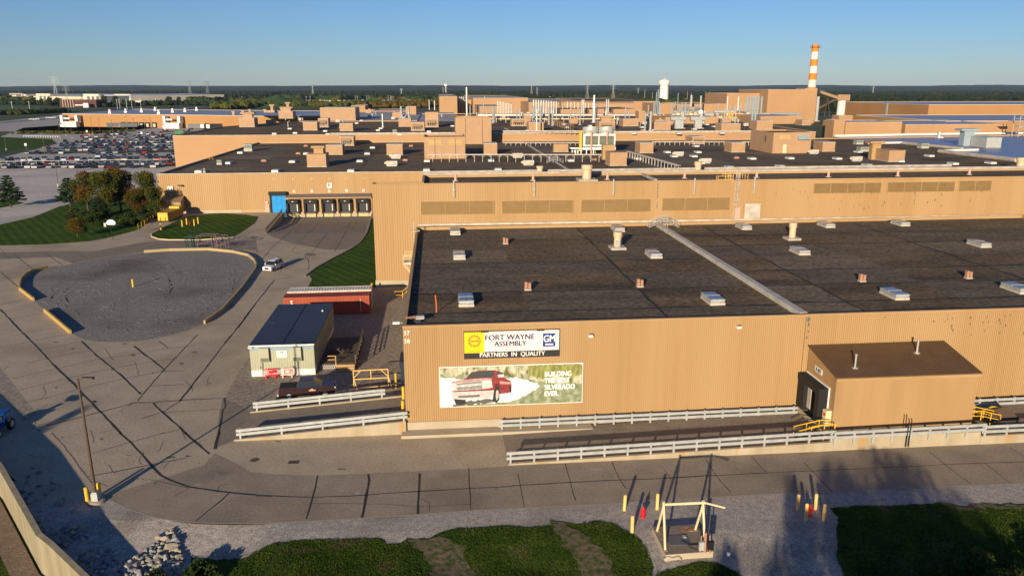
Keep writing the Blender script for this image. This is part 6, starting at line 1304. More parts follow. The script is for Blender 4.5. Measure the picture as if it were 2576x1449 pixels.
def car_parts(t, kind, m):
    # front points to -Y ; origin on the ground at the centre
    g = MB()
    if kind == 'suv': S = [(-2.35, .35, .85, .86), (-2.25, .28, .98, .92), (-1.2, .28, 1.1, .95), (1.0, .28, 1.1, .96), (2.1, .28, 1.12, .95), (2.35, .35, 1.05, .9)]; W2_ = .95; ga = (-1.25, -.55, 1.9, 2.28); gh = 1.72
    elif kind == 'pickup': S = [(-2.9, .45, .95, .92), (-2.8, .38, 1.15, .98), (-1.55, .38, 1.22, 1.0), (1.0, .38, 1.25, 1.0), (2.85, .38, 1.25, 1.0), (2.92, .45, 1.2, .98)]; W2_ = 1.0; ga = (-1.6, -.8, .85, 1.05); gh = 1.9
    else: S = [(-2.3, .3, .7, .84), (-2.15, .22, .82, .9), (-1.1, .22, .95, .92), (1.1, .22, .98, .92), (2.1, .22, .95, .9), (2.3, .3, .85, .85)]; W2_ = .9; ga = (-1.15, -.35, .95, 1.75); gh = 1.42
    loft(g, [(y, sec(W2_ * k, z0, z1)) for y, z0, z1, k in S]); part(t, 'body', g, m)
    z0 = S[2][2] - .02; a, b, c, d = ga; w1, w2 = W2_ * .88, W2_ * .72
    g = MB(); g.add([(-w1, a, z0), (w1, a, z0), (w1, d, z0), (-w1, d, z0), (-w2, b, gh), (w2, b, gh), (w2, c, gh), (-w2, c, gh)], [(0, 1, 5, 4), (1, 2, 6, 5), (2, 3, 7, 6), (3, 0, 4, 7), (4, 5, 6, 7)]); gl = part(t, 'windows', g, glassd)
    g = MB(); g.add([(-w2 - .03, b - .04, gh - .02), (w2 + .03, b - .04, gh - .02), (w2 + .03, c + .04, gh - .02), (-w2 - .03, c + .04, gh - .02), (-w2 + .05, b + .1, gh + .05), (w2 - .05, b + .1, gh + .05), (w2 - .05, c - .1, gh + .05), (-w2 + .05, c - .1, gh + .05)], [(0, 1, 5, 4), (1, 2, 6, 5), (2, 3, 7, 6), (3, 0, 4, 7), (4, 5, 6, 7)])
    for s in (-1, 1):
        for y0, y1, yt in ((a, a + .07, b), ((a + d) / 2 - .05, (a + d) / 2 + .05, (b + c) / 2), (d - .1, d, c)):
            g.add([(s * (w1 + .01), y0, z0), (s * (w1 + .01), y1, z0), (s * (w2 + .01), yt + .05, gh), (s * (w2 + .01), yt - .05, gh)], [(0, 1, 2, 3) if s > 0 else (3, 2, 1, 0)])
    part(t, 'roof', g, m)
    r = .37 if kind != 'pickup' else .42; yw = 1.42 if kind != 'pickup' else 1.85
    for s in (-1, 1):
        for y in (-yw, yw): wheel(t, s * (W2_ - .12), y, r)
    y0 = S[0][0]
    for s in (-1, 1): part(t, 'headlight', MB().box(s * W2_ * .62 - .18, s * W2_ * .62 + .18, y0 - .06, y0 + .12, S[1][2] - .28, S[1][2] - .1), white)
    for s in (-1, 1): part(t, 'tail_light', MB().box(s * W2_ * .82 - .1, s * W2_ * .82 + .1, S[-1][0] - .08, S[-1][0] + .03, S[-1][2] - .35, S[-1][2] - .02), red)
    part(t, 'grille', MB().box(-W2_ * .4, W2_ * .4, y0 - .04, y0 + .05, .5, S[1][2] - .15), darkm)
    return S, W2_, z0, gh
def paint(n, c): return mat('car paint ' + n, c, rough=.22, spec=.6, metal=.25)
p = G(688, 678); t = thing('suv', 'white sport utility vehicle driving up the road towards the gravel island', 'car', p, R(-12)); car_parts(t, 'suv', mat('car white', (.72, .73, .75), rough=.25, spec=.6))
for s in (-1, 1): part(t, 'side_mirror', MB().box(s * 1.02 - .1, s * 1.02 + .1, -1.0, -.8, 1.1, 1.28), mat('car white', (.7, .7, .7)))
for s in (-1, 1): part(t, 'roof_rail', MB().box(s * .6 - .03, s * .6 + .03, -.4, 1.7, 1.78, 1.83), galv)
mar = mat('dark maroon paint', (.045, .022, .023), (.036, .018, .02), scale=2, rough=.2, spec=.6)
a = UV(-10.9, 10.35); t = thing('pickup_truck', 'dark maroon crew cab pickup truck parked on the gravel behind the ramp rail', 'pickup truck', a, TH + R(90 + 6)); S, w_, z_, gh = car_parts(t, 'pickup', mar)
part(t, 'bed_cover', MB().box(-.86, .86, 1.1, 2.8, 1.24, 1.3), black); part(t, 'bed_rail', MB().box(-.98, -.86, 1.05, 2.85, 1.22, 1.3).box(.86, .98, 1.05, 2.85, 1.22, 1.3), mar)
part(t, 'door_emblem', MB().box(-1.02, -1.005, -.9, -.2, .85, .97).box(-1.02, -1.005, -.65, -.4, .97, 1.1), pink)
part(t, 'bumper', MB().box(-.95, .95, 2.9, 3.08, .45, .7), galv); part(t, 'bumper', MB().box(-.95, .95, -3.05, -2.88, .42, .7), galv)
# blue tractor at the left edge, in shade
p = G(0, 1088); t = thing('utility_tractor', 'blue utility tractor half out of the frame in the shade by the concrete wall', 'tractor', p, R(8)); bl = mat('tractor blue', (.0, .05, .26), rough=.3); t.scale = (.8, .8, .8)
part(t, 'body', MB().box(-.5, .5, -2.0, 1.2, .7, 1.4), bl); part(t, 'canopy', MB().box(-.8, .8, -.2, 1.6, 2.3, 2.42), bl); part(t, 'seat', MB().box(-.25, .25, .4, .9, 1.4, 1.9), black)
for x in (-.72, .72):
    for y in (-.1, 1.5): part(t, 'canopy_post', MB().tube([(x, y, 1.0), (x, y, 2.3)], .04, 5), bl)
for s in (-1, 1): wheel(t, s * .85, 1.0, .7, .4); wheel(t, s * .65, -1.5, .45, .3)
part(t, 'headlight', MB().box(-.4, -.2, -2.05, -2.0, 1.1, 1.25), white); part(t, 'headlight', MB().box(.2, .4, -2.05, -2.0, 1.1, 1.25), white); part(t, 'loader_arm', MB().tube([(.6, .3, 1.2), (.6, -2.0, .9), (.6, -2.5, .4)], .08, 5).tube([(-.6, .3, 1.2), (-.6, -2.0, .9), (-.6, -2.5, .4)], .08, 5), bl); part(t, 'bucket', MB().box(-.8, .8, -3.0, -2.5, .1, .6), darkm)
# ---------------------------------------------------------------- cars of the lot: whole car in one mesh each, copied
def small_car(kind, c):
    g = MB(); mats = [paint(c[0], c[1]), glassd, black, white]
    if kind == 'suv': L, Wd, zb, zt_, gh, gx = 2.35, .93, .3, 1.08, 1.72, (-1.3, -.6, 1.9, 2.25)
    elif kind == 'pickup': L, Wd, zb, zt_, gh, gx = 2.85, .98, .35, 1.2, 1.86, (-1.5, -.8, .8, 1.0)
    else: L, Wd, zb, zt_, gh, gx = 2.3, .89, .25, .92, 1.42, (-1.2, -.4, .95, 1.75)
    loft(g, [(-L, sec(Wd * .88, zb, zt_ * .85)), (-L * .6, sec(Wd, zb, zt_)), (L * .8, sec(Wd, zb, zt_)), (L, sec(Wd * .92, zb + .05, zt_ * .95))])
    a, b, cc, d = gx; w1, w2 = Wd * .86, Wd * .7; z0 = zt_ - .02
    g.add([(-w1, a, z0), (w1, a, z0), (w1, d, z0), (-w1, d, z0), (-w2, b, gh), (w2, b, gh), (w2, cc, gh), (-w2, cc, gh)], [(0, 1, 5, 4), (1, 2, 6, 5), (2, 3, 7, 6), (3, 0, 4, 7)], 1)
    g.add([(-w2, b, gh), (w2, b, gh), (w2, cc, gh), (-w2, cc, gh)], [(0, 1, 2, 3)], 0)
    for s in (-1, 1):
        for y in (-L * .62, L * .62):
            n = 10; x = s * (Wd - .1); g.add([(x + q * .12, y + .36 * math.cos(2 * math.pi * i / n), .36 + .36 * math.sin(2 * math.pi * i / n)) for q in (-1, 1) for i in range(n)], [(i, n + i, n + (i + 1) % n, (i + 1) % n) for i in range(n)] + [tuple(range(n)), tuple(range(2 * n - 1, n - 1, -1))], 2)
    return g.mesh('parked_car', mats)
cols = [('black', (.012, .012, .014)), ('dark blue', (.02, .035, .08)), ('charcoal', (.04, .04, .045)), ('silver', (.38, .38, .39)), ('white', (.70, .70, .70)), ('dark red', (.22, .02, .025)), ('grey', (.16, .16, .17)), ('teal', (.03, .10, .12)), ('tan', (.3, .24, .16)), ('bright red', (.5, .03, .03))]
wts = [20, 12, 16, 12, 16, 9, 10, 3, 2, 2]
cm_ = {}
rows = [  # picture row y, x range, chance, spoken place
    (424, 4, 395, .72, 'row against the fence'), (417, 4, 455, .93, 'second row from the fence'), (406, 4, 470, .9, 'third row from the fence'), (397, 240, 480, .9, 'fourth row from the fence'),
    (388, 60, 488, .35, 'row by the narrow grass strip'), (380.5, 120, 500, .95, 'fifth row from the fence'), (374, 105, 506, .95, 'sixth row from the fence'), (367, 150, 508, .93, 'seventh row from the fence'), (360.5, 160, 510, .85, 'eighth row from the fence'),
    (353, 225, 512, .6, 'ninth row from the fence'), (347, 200, 512, .7, 'tenth row from the fence'), (340, 255, 512, .45, 'eleventh row from the fence'), (333, 300, 512, .14, 'row nearest the trucks')]
total = 0; used = {}
for ri, (yy, xa, xb, pr, place) in enumerate(rows):
    pa, pb = G(xa, yy), G(xb, yy - (xb - xa) * .004); L_ = (pb - pa).length; n = int(L_ / 2.85)
    if ri >= 6: n = int(L_ / 3.0)
    k = 0
    for i in range(n):
        if rnd.random() > pr or total >= 290: continue
        q = pa.lerp(pb, (i + rnd.uniform(.4, .6)) / n); kind = rnd.choices(['sedan', 'suv', 'pickup'], [5, 4, 2.5])[0]; c = rnd.choices(cols, wts)[0]; key = (kind, c[0])
        if key not in cm_: cm_[key] = small_car(kind, c)
        o = link('parked_car', cm_[key], None, (q.x, q.y, .02), TH + R(rnd.choice((0, 180)) + rnd.uniform(-4, 4)) + R(18)); k += 1; total += 1
        o.scale = (1.2, 1.2, 1.15)
        kk = (c[0], kind, place); used[kk] = used.get(kk, 0) + 1
        kn = {'sedan': 'sedan', 'suv': 'tall car', 'pickup': 'pickup'}[kind]
        tag(o, '%s %s, %s of the %s, %s from the left' % (c[0], kn, 'car', place, ordn(k - 1)), 'car', 'cars parked in the employee lot')
        o['label'] = '%s %s, %s, %s car from the left' % (c[0], kn, place, ordn(k - 1))
# parking surface, lanes, grass strips
g = MB(); g.sheet([G(x, y) for x, y in ((-260, 425), (440, 413), (512, 395), (520, 325), (505, 320), (150, 316), (60, 322), (0, 345), (130, 350), (145, 362), (100, 374), (0, 398), (-260, 430))], .0); struct('parking_lot', g, mat('parking lot surface', (.40, .37, .325), (.47, .435, .385), scale=.05, rough=.95))
for q in ([(330, 360.5), (470, 357), (470, 358.6), (330, 363)], [(70, 382.5), (500, 380), (500, 383), (70, 387)], [(205, 349), (270, 346), (275, 349), (210, 352.5)], [(-300, 424), (440, 416), (440, 419), (-300, 428)]):
    g = MB(); g.sheet([G(*s) for s in q], .06); struct('grass_strip', g, field)
g = MB(); g.sheet([G(x, y) for x, y in ((-400, 375), (0, 346), (60, 350), (128, 352), (135, 357), (110, 368), (0, 380), (-400, 400))], .05); struct('lawn', g, grassm)
g = MB(); g.sheet([G(x, y) for x, y in ((-500, 330), (40, 331), (300, 331), (420, 320), (520, 316), (520, 300), (155, 290), (0, 306), (-500, 320))], .0); struct('yard_road', g, mat('pale yard road', (.36, .33, .30), (.42, .385, .35), scale=.03, rough=.95))
# fence along the lot
p0, p1 = G(-60, 421), G(425, 414); t = thing('chain_link_fence', 'long white topped chain link fence in front of the employee parking lot', 'fence', p0, 0); d = p1 - p0; part(t, 'top_rail', MB().tube([(0, 0, 2.2), (d.x, d.y, 2.2)], .07, 5), white); n = 26
for i in range(n + 1): q = d * i / n; part(t, 'post', MB().tube([(q.x, q.y, 0), (q.x, q.y, 2.2)], .06, 5), whited)
# light poles of the lot
lp = thing('light_pole', 'x', 'light pole', (0, 0, 0), 0); part(lp, 'base', MB().cyl(0, 0, 0, .8, .35, n=8), plinth_m); part(lp, 'pole', MB().tube([(0, 0, .8), (0, 0, 11.5)], [.13, .08], 6), brownm); part(lp, 'arm', MB().box(-.9, .9, -.1, .1, 11.4, 11.6), brownm)
lps = [(16, 378, 'far left by the dark lawn'), (115, 400, 'left between rows of cars'), (182, 348, 'by the low rail at the entrance'), (166, 342, 'behind the low rail at the entrance'), (152, 350, 'left of the stop sign'), (233, 338, 'right of the stop sign'), (253, 342, 'beside the first open cars'), (321, 330, 'behind the trucks'), (340, 344, 'centre rear of the lot'), (325, 372, 'centre of the lot by the grass strip'), (382, 338, 'rear right, near the trucks'), (462, 345, 'right rear by the white building'), (367, 345, 'rear centre right'), (440, 352, 'right part of the lot'), (322, 412, 'nearest centre pole of the lot'), (286, 348, 'left of the centre rear')]
for i, (x, y, s) in enumerate(lps):
    o = lp if i == 0 else clone(lp, (0, 0, 0)); p = G(x, y); o.location = p; o['label'] = 'thin brown light pole, %s' % s; o['group'] = 'light poles of the employee lot'
o = clone(lp, G(147, 470), None, 'tall brown light pole on the pale gravel lot left of the trees'); o.scale = (1, 1, 1.15)
# post rows and signs at the entrance
t = thing('post_rail', 'low white rail on many posts at the entrance road of the lot', 'railing', G(60, 345), 0); d = G(152, 347) - G(60, 345)
for i in range(16): q = d * i / 15; part(t, 'post', MB().box(q.x - .12, q.x + .12, q.y - .1, q.y + .1, 0, .9), white)
part(t, 'rail', MB().tube([(0, 0, .9), (d.x, d.y, .9)], .08, 4), white)
t = thing('post_rail', 'line of dark posts running diagonally towards the far docks', 'railing', G(235, 344), 0); d = G(325, 333) - G(235, 344)
for i in range(24): q = d * i / 23; part(t, 'post', MB().box(q.x - .15, q.x + .15, q.y - .15, q.y + .15, 0, 1.2), brownm)
t = thing('stop_sign', 'red stop sign at the lot entrance', 'stop sign', G(226, 348), 0); part(t, 'post', MB().tube([(0, 0, 0), (0, 0, 2.2)], .05, 5), galv); part(t, 'plate', MB().box(-.6, .6, -.05, 0, 1.9, 3.0), mat('sign red', (.6, .05, .06)))
for x, y, s in ((66, 376, 'left of the lot'), (219.5, 340, 'beside the stop sign'), (357, 344, 'rear of the lot'), (415, 333, 'near the parked trailers')):
    t = thing('round_sign', 'small round white sign on a post, %s' % s, 'sign', G(x, y), 0, 'round white signs'); part(t, 'post', MB().tube([(0, 0, 0), (0, 0, 2)], .05, 5), galv); part(t, 'plate', MB().box(-.6, .6, -.06, 0, 1.8, 3.1), white)
t = thing('yellow_machine', 'green box truck parked among the cars at the back right of the lot', 'truck', G(440, 341), TH); t.name = 'box_truck'; part(t, 'cargo_box', MB().box(0, 6, 0, 2.5, .8, 3.2), mat('truck green', (.02, .16, .04), rough=.5)); part(t, 'cab', MB().box(6.05, 7.6, .1, 2.4, .5, 2.4), darkm)
part(t, 'wheels', MB().box(.6, 1.4, -.02, 2.5, 0, .8).box(6.2, 7.0, -.02, 2.5, 0, .8), black)
# ================================================================ trees
from mathutils import noise as NZ
def leafmat(name, c1, c2, c3):
    m = mat(name, c1, c2, scale=.7, rough=.9, c3=c3, s3=.35, t3=(.48, .6), spec=.1); return m
autumn = leafmat('autumn leaves', (.085, .075, .012), (.035, .05, .010), (.13, .055, .012)); autumn2 = leafmat('turning leaves', (.060, .075, .012), (.03, .05, .010), (.10, .085, .012))
pinem = leafmat('pine needles', (.018, .045, .016), (.035, .065, .022), (.02, .035, .015)); shrubm = leafmat('dark shrub leaves', (.025, .05, .012), (.04, .065, .016), (.05, .045, .012)); bark = mat('bark', (.06, .045, .033), (.09, .07, .05), scale=3, rough=.95)
def leafcloud(blobs, n, s, seed, flat=1.0):
    r = random.Random(seed); vs = []; fs = []; tot = sum(b[3] ** 2 for b in blobs)
    for (bx, by, bz, br) in blobs:
        for _ in range(int(n * br * br / tot)):
            d = Vector((r.gauss(0, 1), r.gauss(0, 1), r.gauss(0, 1))).normalized() * br * (r.random() ** .33); d.z *= flat
            c = Vector((bx, by, bz)) + d; a = Vector((r.gauss(0, 1), r.gauss(0, 1), r.gauss(0, 1))).normalized(); b = a.cross(Vector((r.gauss(0, 1), r.gauss(0, 1), r.gauss(0, 1)))).normalized(); q = s * r.uniform(.5, 1.3); o = len(vs)
            vs += [tuple(c + a * q), tuple(c - a * q * .4 + b * q), tuple(c - a * q * .6 - b * q * .8)]; fs.append((o, o + 1, o + 2))
    g = MB(); g.add(vs, fs); return g
def make_tree(kind, seed, h, lm):
    r = random.Random(seed); t = thing(kind, 'x', 'tree', (0, 0, 0), 0); blobs = []; tr = MB()
    if kind == 'pine_tree':
        tr.tube([(0, 0, 0), (.05, 0, h * .5), (0, 0, h * .95)], [.22, .13, .04], 8); n = 11
        for i in range(n):
            z_ = h * (.2 + .76 * i / n); R_ = (h * .30) * (1 - i / n) ** .8 + .25; k = 6
            for j in range(k):
                a = 2 * math.pi * j / k + i * 1.3 + r.uniform(-.3, .3); q = R_ * r.uniform(.65, 1.1)
                for f in (.45, .8, 1.0): blobs.append((q * f * math.cos(a), q * f * math.sin(a), z_ + .25 * f + r.uniform(-.1, .1), .28 + .035 * h * (1 - i / n)))
                tr.tube([(0, 0, z_ - .1), (q * .9 * math.cos(a), q * .9 * math.sin(a), z_ + .2)], [.05, .02], 4)
        g = leafcloud(blobs, 7500, .17, seed, .6)
    else:
        tr.tube([(0, 0, 0), (.1, .05, h * .25), (.0, .1, h * .55)], [.3, .22, .1], 8)
        for i in range(15):
            a = r.uniform(0, 6.28); z_ = h * r.uniform(.32, .86); q = h * .30 * math.sqrt(max(.05, 1 - ((z_ / h - .5) / .5) ** 2)) * r.uniform(.45, 1.0); blobs.append((q * math.cos(a), q * math.sin(a), z_, h * r.uniform(.10, .17)))
            tr.tube([(0, .05, h * r.uniform(.18, .4)), (q * .5 * math.cos(a), q * .5 * math.sin(a), z_ * .8), (q * math.cos(a), q * math.sin(a), z_)], [.1, .06, .02], 5)
        blobs.append((0, 0, h * .55, h * .22)); blobs.append((.2, 0, h * .85, h * .12)); g = leafcloud(blobs, 7000, .2, seed)
    part(t, 'crown', g, lm); part(t, 'trunk', tr, bark); return t
tA = make_tree('broadleaf_tree', 1, 11, autumn); tB = make_tree('broadleaf_tree', 2, 11, autumn2); tC = make_tree('pine_tree', 3, 10, pinem); tD = make_tree('broadleaf_tree', 5, 11, autumn)
src_used = set()
def put(src, x, y, h, base, lab, cat=None, z_=0.0, wx=1.0):
    key = src.name; p = G(x, y, z_)
    o = src if key not in src_used else clone(src, p); src_used.add(key); o.location = p; k = h / base; o.scale = (k * wx, k * wx, k); o.rotation_euler = (0, 0, rnd.uniform(0, 6)); o['label'] = lab; o['group'] = 'trees on the lawn left of the dock wall'; return o
put(tC, 28, 522, 9.3, 10, 'dark green pine tree at the left edge of the photo', wx=1.15); put(tC, 178, 522, 8.6, 10, 'dark green pine tree on the left side of the autumn tree cluster', wx=1.25)
put(tA, 222, 530, 11.0, 11, 'rust brown broadleaf tree in the left of the autumn cluster'); put(tB, 270, 540, 11.5, 11, 'olive green broadleaf tree in the middle of the autumn cluster', wx=1.1); put(tD, 305, 532, 12.3, 11, 'tallest rust tinged tree of the autumn cluster', wx=1.05)
put(tB, 372, 540, 11.6, 11, 'narrow yellow green tree next to the corner of the dock wall', wx=.72); put(tA, 345, 548, 7.8, 11, 'low brownish tree between the tall autumn trees and the dock wall', wx=.9); put(tB, 394, 548, 8.2, 11, 'dark green tree touching the corner of the dock wall', wx=.9)
put(tD, 196, 597, 4.6, 11, 'small autumn tree standing alone on the lawn', wx=1.35); put(tC, 250, 545, 5.2, 10, 'short dark conifer at the front of the autumn cluster', wx=1.5)
sh = thing('shrub', 'x', 'shrub', (0, 0, 0), 0); part(sh, 'leaves', leafcloud([(rnd.uniform(-1.4, 1.4), rnd.uniform(-1.0, 1.0), rnd.uniform(.4, .9), rnd.uniform(.5, .8)) for _ in range(9)], 2200, .13, 9, .8), shrubm); part(sh, 'stems', MB().tube([(0, 0, 0), (.2, 0, .7)], .05, 5).tube([(0, 0, 0), (-.4, .2, .7)], .05, 5), bark)
shs = [(188, 545, 1.7, 'left of the small autumn tree'), (215, 552, 1.6, 'in front of the cluster, left'), (240, 556, 1.5, 'in front of the cluster, centre left'), (262, 566, 1.1, 'front of the cluster, centre'), (296, 562, 1.3, 'behind the white mirror'), (322, 566, 1.25, 'right of the white mirror'), (345, 562, 1.2, 'dark juniper row, centre'), (366, 554, 1.2, 'dark juniper row, right'), (388, 547, 1.1, 'by the compactor bay'), (330, 552, 1.4, 'under the low brownish tree'), (375, 542, 1.3, 'at the corner of the dock wall')]
for i, (x, y, k, s) in enumerate(shs):
    p = G(x, y); o = sh if i == 0 else clone(sh, p); o.location = p; o.scale = (k * 1.25, k, k); o.rotation_euler = (0, 0, rnd.uniform(0, 6)); o['label'] = 'dark green shrub, %s' % s; o['group'] = 'shrubs on the left lawn'
p = G(565, 1440)
for i, (x, y, k, lab) in enumerate([(495, 1448, .85, 'round olive bush at the lower edge right of the stone pile'), (385, 1455, .6, 'low bush at the foot of the stone pile')]):
    p = G(x, y); o = clone(sh, (p.x, p.y, gz(p.x, p.y))); o.scale = (k, k, k); o['label'] = lab; del o['group']
p = G(2490, 1440); t = thing('bush', 'large yellow green bush in the lower right corner', 'bush', (p.x, p.y - 1, -.2), 0)
part(t, 'leaves', leafcloud([(rnd.uniform(-3, 4), rnd.uniform(-3, 2), rnd.uniform(.2, 1.1), rnd.uniform(.7, 1.3)) for _ in range(20)], 12000, .12, 19, .8), leafmat('bush leaves', (.075, .10, .018), (.04, .065, .012), (.12, .115, .02))); part(t, 'stems', MB().tube([(0, 0, 0), (.5, 0, 1)], .07, 5), bark)
# trees standing beside and behind the viewpoint whose shade falls into the view
for i, (x, y, h, w_, lab) in enumerate([(6.8, 5, 14.5, .42, 'slender tree below the viewpoint shading the road before the shed'), (10.2, 2, 15.6, .5, 'second slender tree below the viewpoint'), (15, 1, 16.5, .85, 'tall tree shading the right grass bank'), (19, 8, 12, .9, 'tree shading the grass bank edge'), (3.6, 11, 10.5, .36, 'smallest slender tree shading the gravel beside the valve pit'), (7, 13, 9.5, .4, 'slender tree shading the gravel before the four bollards'), (13, 14, 9.5, 1.0, 'low broad tree shading the grass bank'), (17, 17, 8, 1.2, 'lowest broad tree shading the lower grass bank')]):
    o = clone([tA, tB, tD][i % 3], (x, y, -1)); k = h / 11; o.scale = (k * w_, k * w_, k); o.rotation_euler = (0, 0, i * 1.1); o['label'] = lab; o['group'] = 'trees around the viewpoint'
o = clone(tC, (-60.5, 21, -1.5)); o.scale = (.85, .85, 1.5); o['label'] = 'unseen conifer added outside the left edge to cast a spire shaped shadow'; o['group'] = 'trees around the viewpoint'  # unseen stand-in, added only to throw a spiky shadow into view
# ================================================================ far factory
def blk(name, label, cat, xl, xr, yb, yt, zb, dep, wm=None, rm=None, par=.4, cap=None, group=None, ztop=None):
    a = uv(G(xl, yb, zb)); b = uv(G(xr, yb, zb)); w = b[0] - a[0]; h = HT((xl + xr) / 2, yb, yt, zb)
    t, o = building(name, label, [(a[0], a[1]), (a[0] + w, a[1]), (a[0] + w, a[1] + dep), (a[0], a[1] + dep)], zb + h, par=par, wm=wm, rm=rm or roofd, z0=zb - .05, cap=cap or flash, cat=cat, group=group); return t, w, zb + h
FB = 'factory buildings and roof blocks in the distance'
for lab, xl, xr, yb, yt, zb, dep, rm in (
    ('beige roof block left of the tall tapered stack', 1411, 1461, 290, 275.5, RD, 60, roofd), ('beige roof block right of the tall tapered stack', 1482, 1520, 290, 275.5, RD, 60, roofd), ('wide beige roof block behind the long silver duct', 1543, 1608, 290, 275, RD, 70, roofd),
    ('long low beige roof block behind the two round vent hoods', 1673, 1811, 312, 295, RD, 30, roofd), ('square beige block with a blue grey louvre among the pipes', 1659, 1700, 288, 261, RD, 50, roofd), ('long beige wall running up to the boiler house', 1700, 1832, 287, 262, RD, 60, roofd),
    ('beige office block with a canopy left of the silver flue', 1912, 2019, 312.5, 293, RD, 40, roofw), ('small beige block before the grey roofs at left centre', 987, 1007, 297, 285, RD, 10, roofw), ('beige block with an intake between two blue ducts', 1021, 1047, 289, 269, RD, 16, roofw),
    ('beige block with small square openings in front of the cooling pipes', 1318, 1335, 311, 291, RD, 8, roofw), ('narrow beige tower where the silver duct ends', 1606, 1622, 308, 280, RD, 8, roofd)):
    blk('roof_block', lab, 'roof block', xl, xr, yb, yt, zb, dep, rm=rm, group=FB)
blk('boiler_house', 'tall beige boiler house under the striped chimney', 'building', 1926, 2051, 312, 226, 0, 70, group=FB); blk('boiler_house', 'lower beige wing of the boiler house with a dark louvre, left of it', 'building', 1824, 1926, 310, 235.5, 0, 60, group=FB)
blk('boiler_house', 'small raised beige block on top of the boiler house beside the chimney', 'building', 2018, 2050, 309, 222.5, 0, 20, group=FB)
def ablk(label, xl, xr, yt, z_, dep, wm=None, rm=None, name='factory_building', cat='building', group=FB, cap=None):
    p, q = G(xl, yt, z_), G(xr, yt, z_); a, b = uv(p), uv(q)
    return building(name, label, [(a[0], a[1]), (b[0], a[1]), (b[0], a[1] + dep), (a[0], a[1] + dep)], z_, par=.3, wm=wm, rm=rm or roofw, cap=cap or flash, cat=cat, group=group)
for lab, xl, xr, yt, z_, dep, wm, rm in (
    ('long tan factory roofline ending near the far woods, centre', 1105, 1150, 243, 22, 250, None, None), ('tan factory block with three thin flues', 1140, 1192, 252, 17, 200, None, roofw), ('pink tan sawtooth factory block behind the thin stacks', 1190, 1330, 247, 20, 300, None, roofw),
    ('lower tan factory block in front of the sawtooth block', 1206, 1262, 268, 15.5, 90, None, roofw), ('tan factory block behind the row of thick silver stacks', 1330, 1480, 258, 16.5, 250, None, roofw), ('low tan factory block with grey roof at left centre', 883, 918, 266.5, 14.5, 40, None, roofw),
    ('tan factory block with round vents on the right', 1480, 1660, 256, 17, 250, None, roofd), ('low rusty roofed block behind the grey roofs', 940, 1030, 279.5, 13.5, 60, mat('brick red roof edge', (.33, .15, .10), (.28, .12, .08), scale=.1), roofw),
    ('tan stair tower at the corner of the blue roof', 2099, 2128, 302, 17.5, 8, None, roofd), ('orange tan hall front at right, left half', 2128, 2278, 307.8, 16.3, 22, None, roofb), ('orange tan hall front at right, longer right half', 2278.3, 2554, 313.5, 14.9, 46, None, roofb)):
    ablk(lab, xl, xr, yt, z_, dep, wm, rm)
brn = mat('orange brown siding', (.42, .225, .09), (.385, .205, .08), scale=.05, rough=.7)
a0 = uv(G(2380, 305, 14.9)); a1 = uv(G(2147, 290, 14.9)); building('factory_hall', 'hall with a dark brown side wall and blue roof behind the orange front', [(a0[0], a0[1]), (a0[0] + 260, a0[1]), (a0[0] + 260, a1[1]), (a0[0], a1[1])], 14.9, par=.3, wm=brn, rm=roofb, cap=white, group=FB)
a0 = uv(G(2337, 264, 18)); a1 = uv(G(2172, 256.5, 18)); t_, o_ = building('factory_hall', 'largest hall at far right with a dark brown side and a blue roof', [(a0[0], a0[1]), (a0[0] + 330, a0[1]), (a0[0] + 330, a1[1]), (a0[0], a1[1])], 18, par=.4, wm=brn, rm=roofb, cap=white, group=FB)
part(t_, 'downspout', MB().box(-.5, -.1, 60, 63, 0, 18), galv)
# membrane and blue roof areas
g = MB(); g.sheet([G(x, y, RD + .06) for x, y in ((903, 283), (1140, 283), (1168, 306), (905, 306))]); solo('membrane_roof', 'pale grey membrane roof area left of the tall penthouse', 'roof', g, roofw, rz=0)
g = MB(); g.sheet([G(x, y, RD + .06) for x, y in ((640, 284), (903, 284), (903, 292), (640, 291))]); solo('membrane_roof', 'blue grey membrane roof strip at the back left', 'roof', g, roofb, rz=0)
bluer = mat('blue reflecting roof', (.16, .19, .30), (.19, .22, .33), scale=.05, rough=.35, spec=.6)
g = MB(); g.sheet([G(x, y, RC + .06) for x, y in ((2100, 345), (2245, 343), (2700, 338), (2900, 402), (2800, 418), (2560, 407), (2475, 396), (2362, 384), (2440, 377), (2272, 363), (2195, 360))]); solo('blue_roof', 'wide blue membrane roof on the right behind the dark roof', 'roof', g, bluer, rz=0)
def pl3(name, label, cat, pts, z_, r, m, group=None):
    P = [G(x, y, z_) for x, y in pts]; g = MB(); g.tube([p - P[0] + Vector((0, 0, r)) for p in P], r, 8); return solo(name, label, cat, g, m, P[0], 0, group)
pl3('rolled_parapet', 'pale rolled parapet between the dark roof and the blue roof, near part', 'flashing', [(2362, 386), (2420, 393), (2480, 400), (2556, 409)], RC, .7, flash, 'parapets around the blue roof'); pl3('rolled_parapet', 'pale rolled parapet along the middle of the blue roof edge', 'flashing', [(2270, 364), (2330, 370), (2420, 379)], RC, .6, flash, 'parapets around the blue roof')
pl3('rolled_parapet', 'white parapet at the back of the blue roof', 'flashing', [(2100, 346), (2280, 342.5), (2576, 338.5), (2700, 337)], RC, .6, white, 'parapets around the blue roof'); pl3('rolled_parapet', 'white parapet piece across the front corner of the blue roof', 'flashing', [(2376, 383), (2460, 380.5)], RC, .45, white, 'parapets around the blue roof'); pl3('rolled_parapet', 'white parapet piece behind the big brown sided unit', 'flashing', [(2185, 364), (2272, 362)], RC, .45, white, 'parapets around the blue roof')
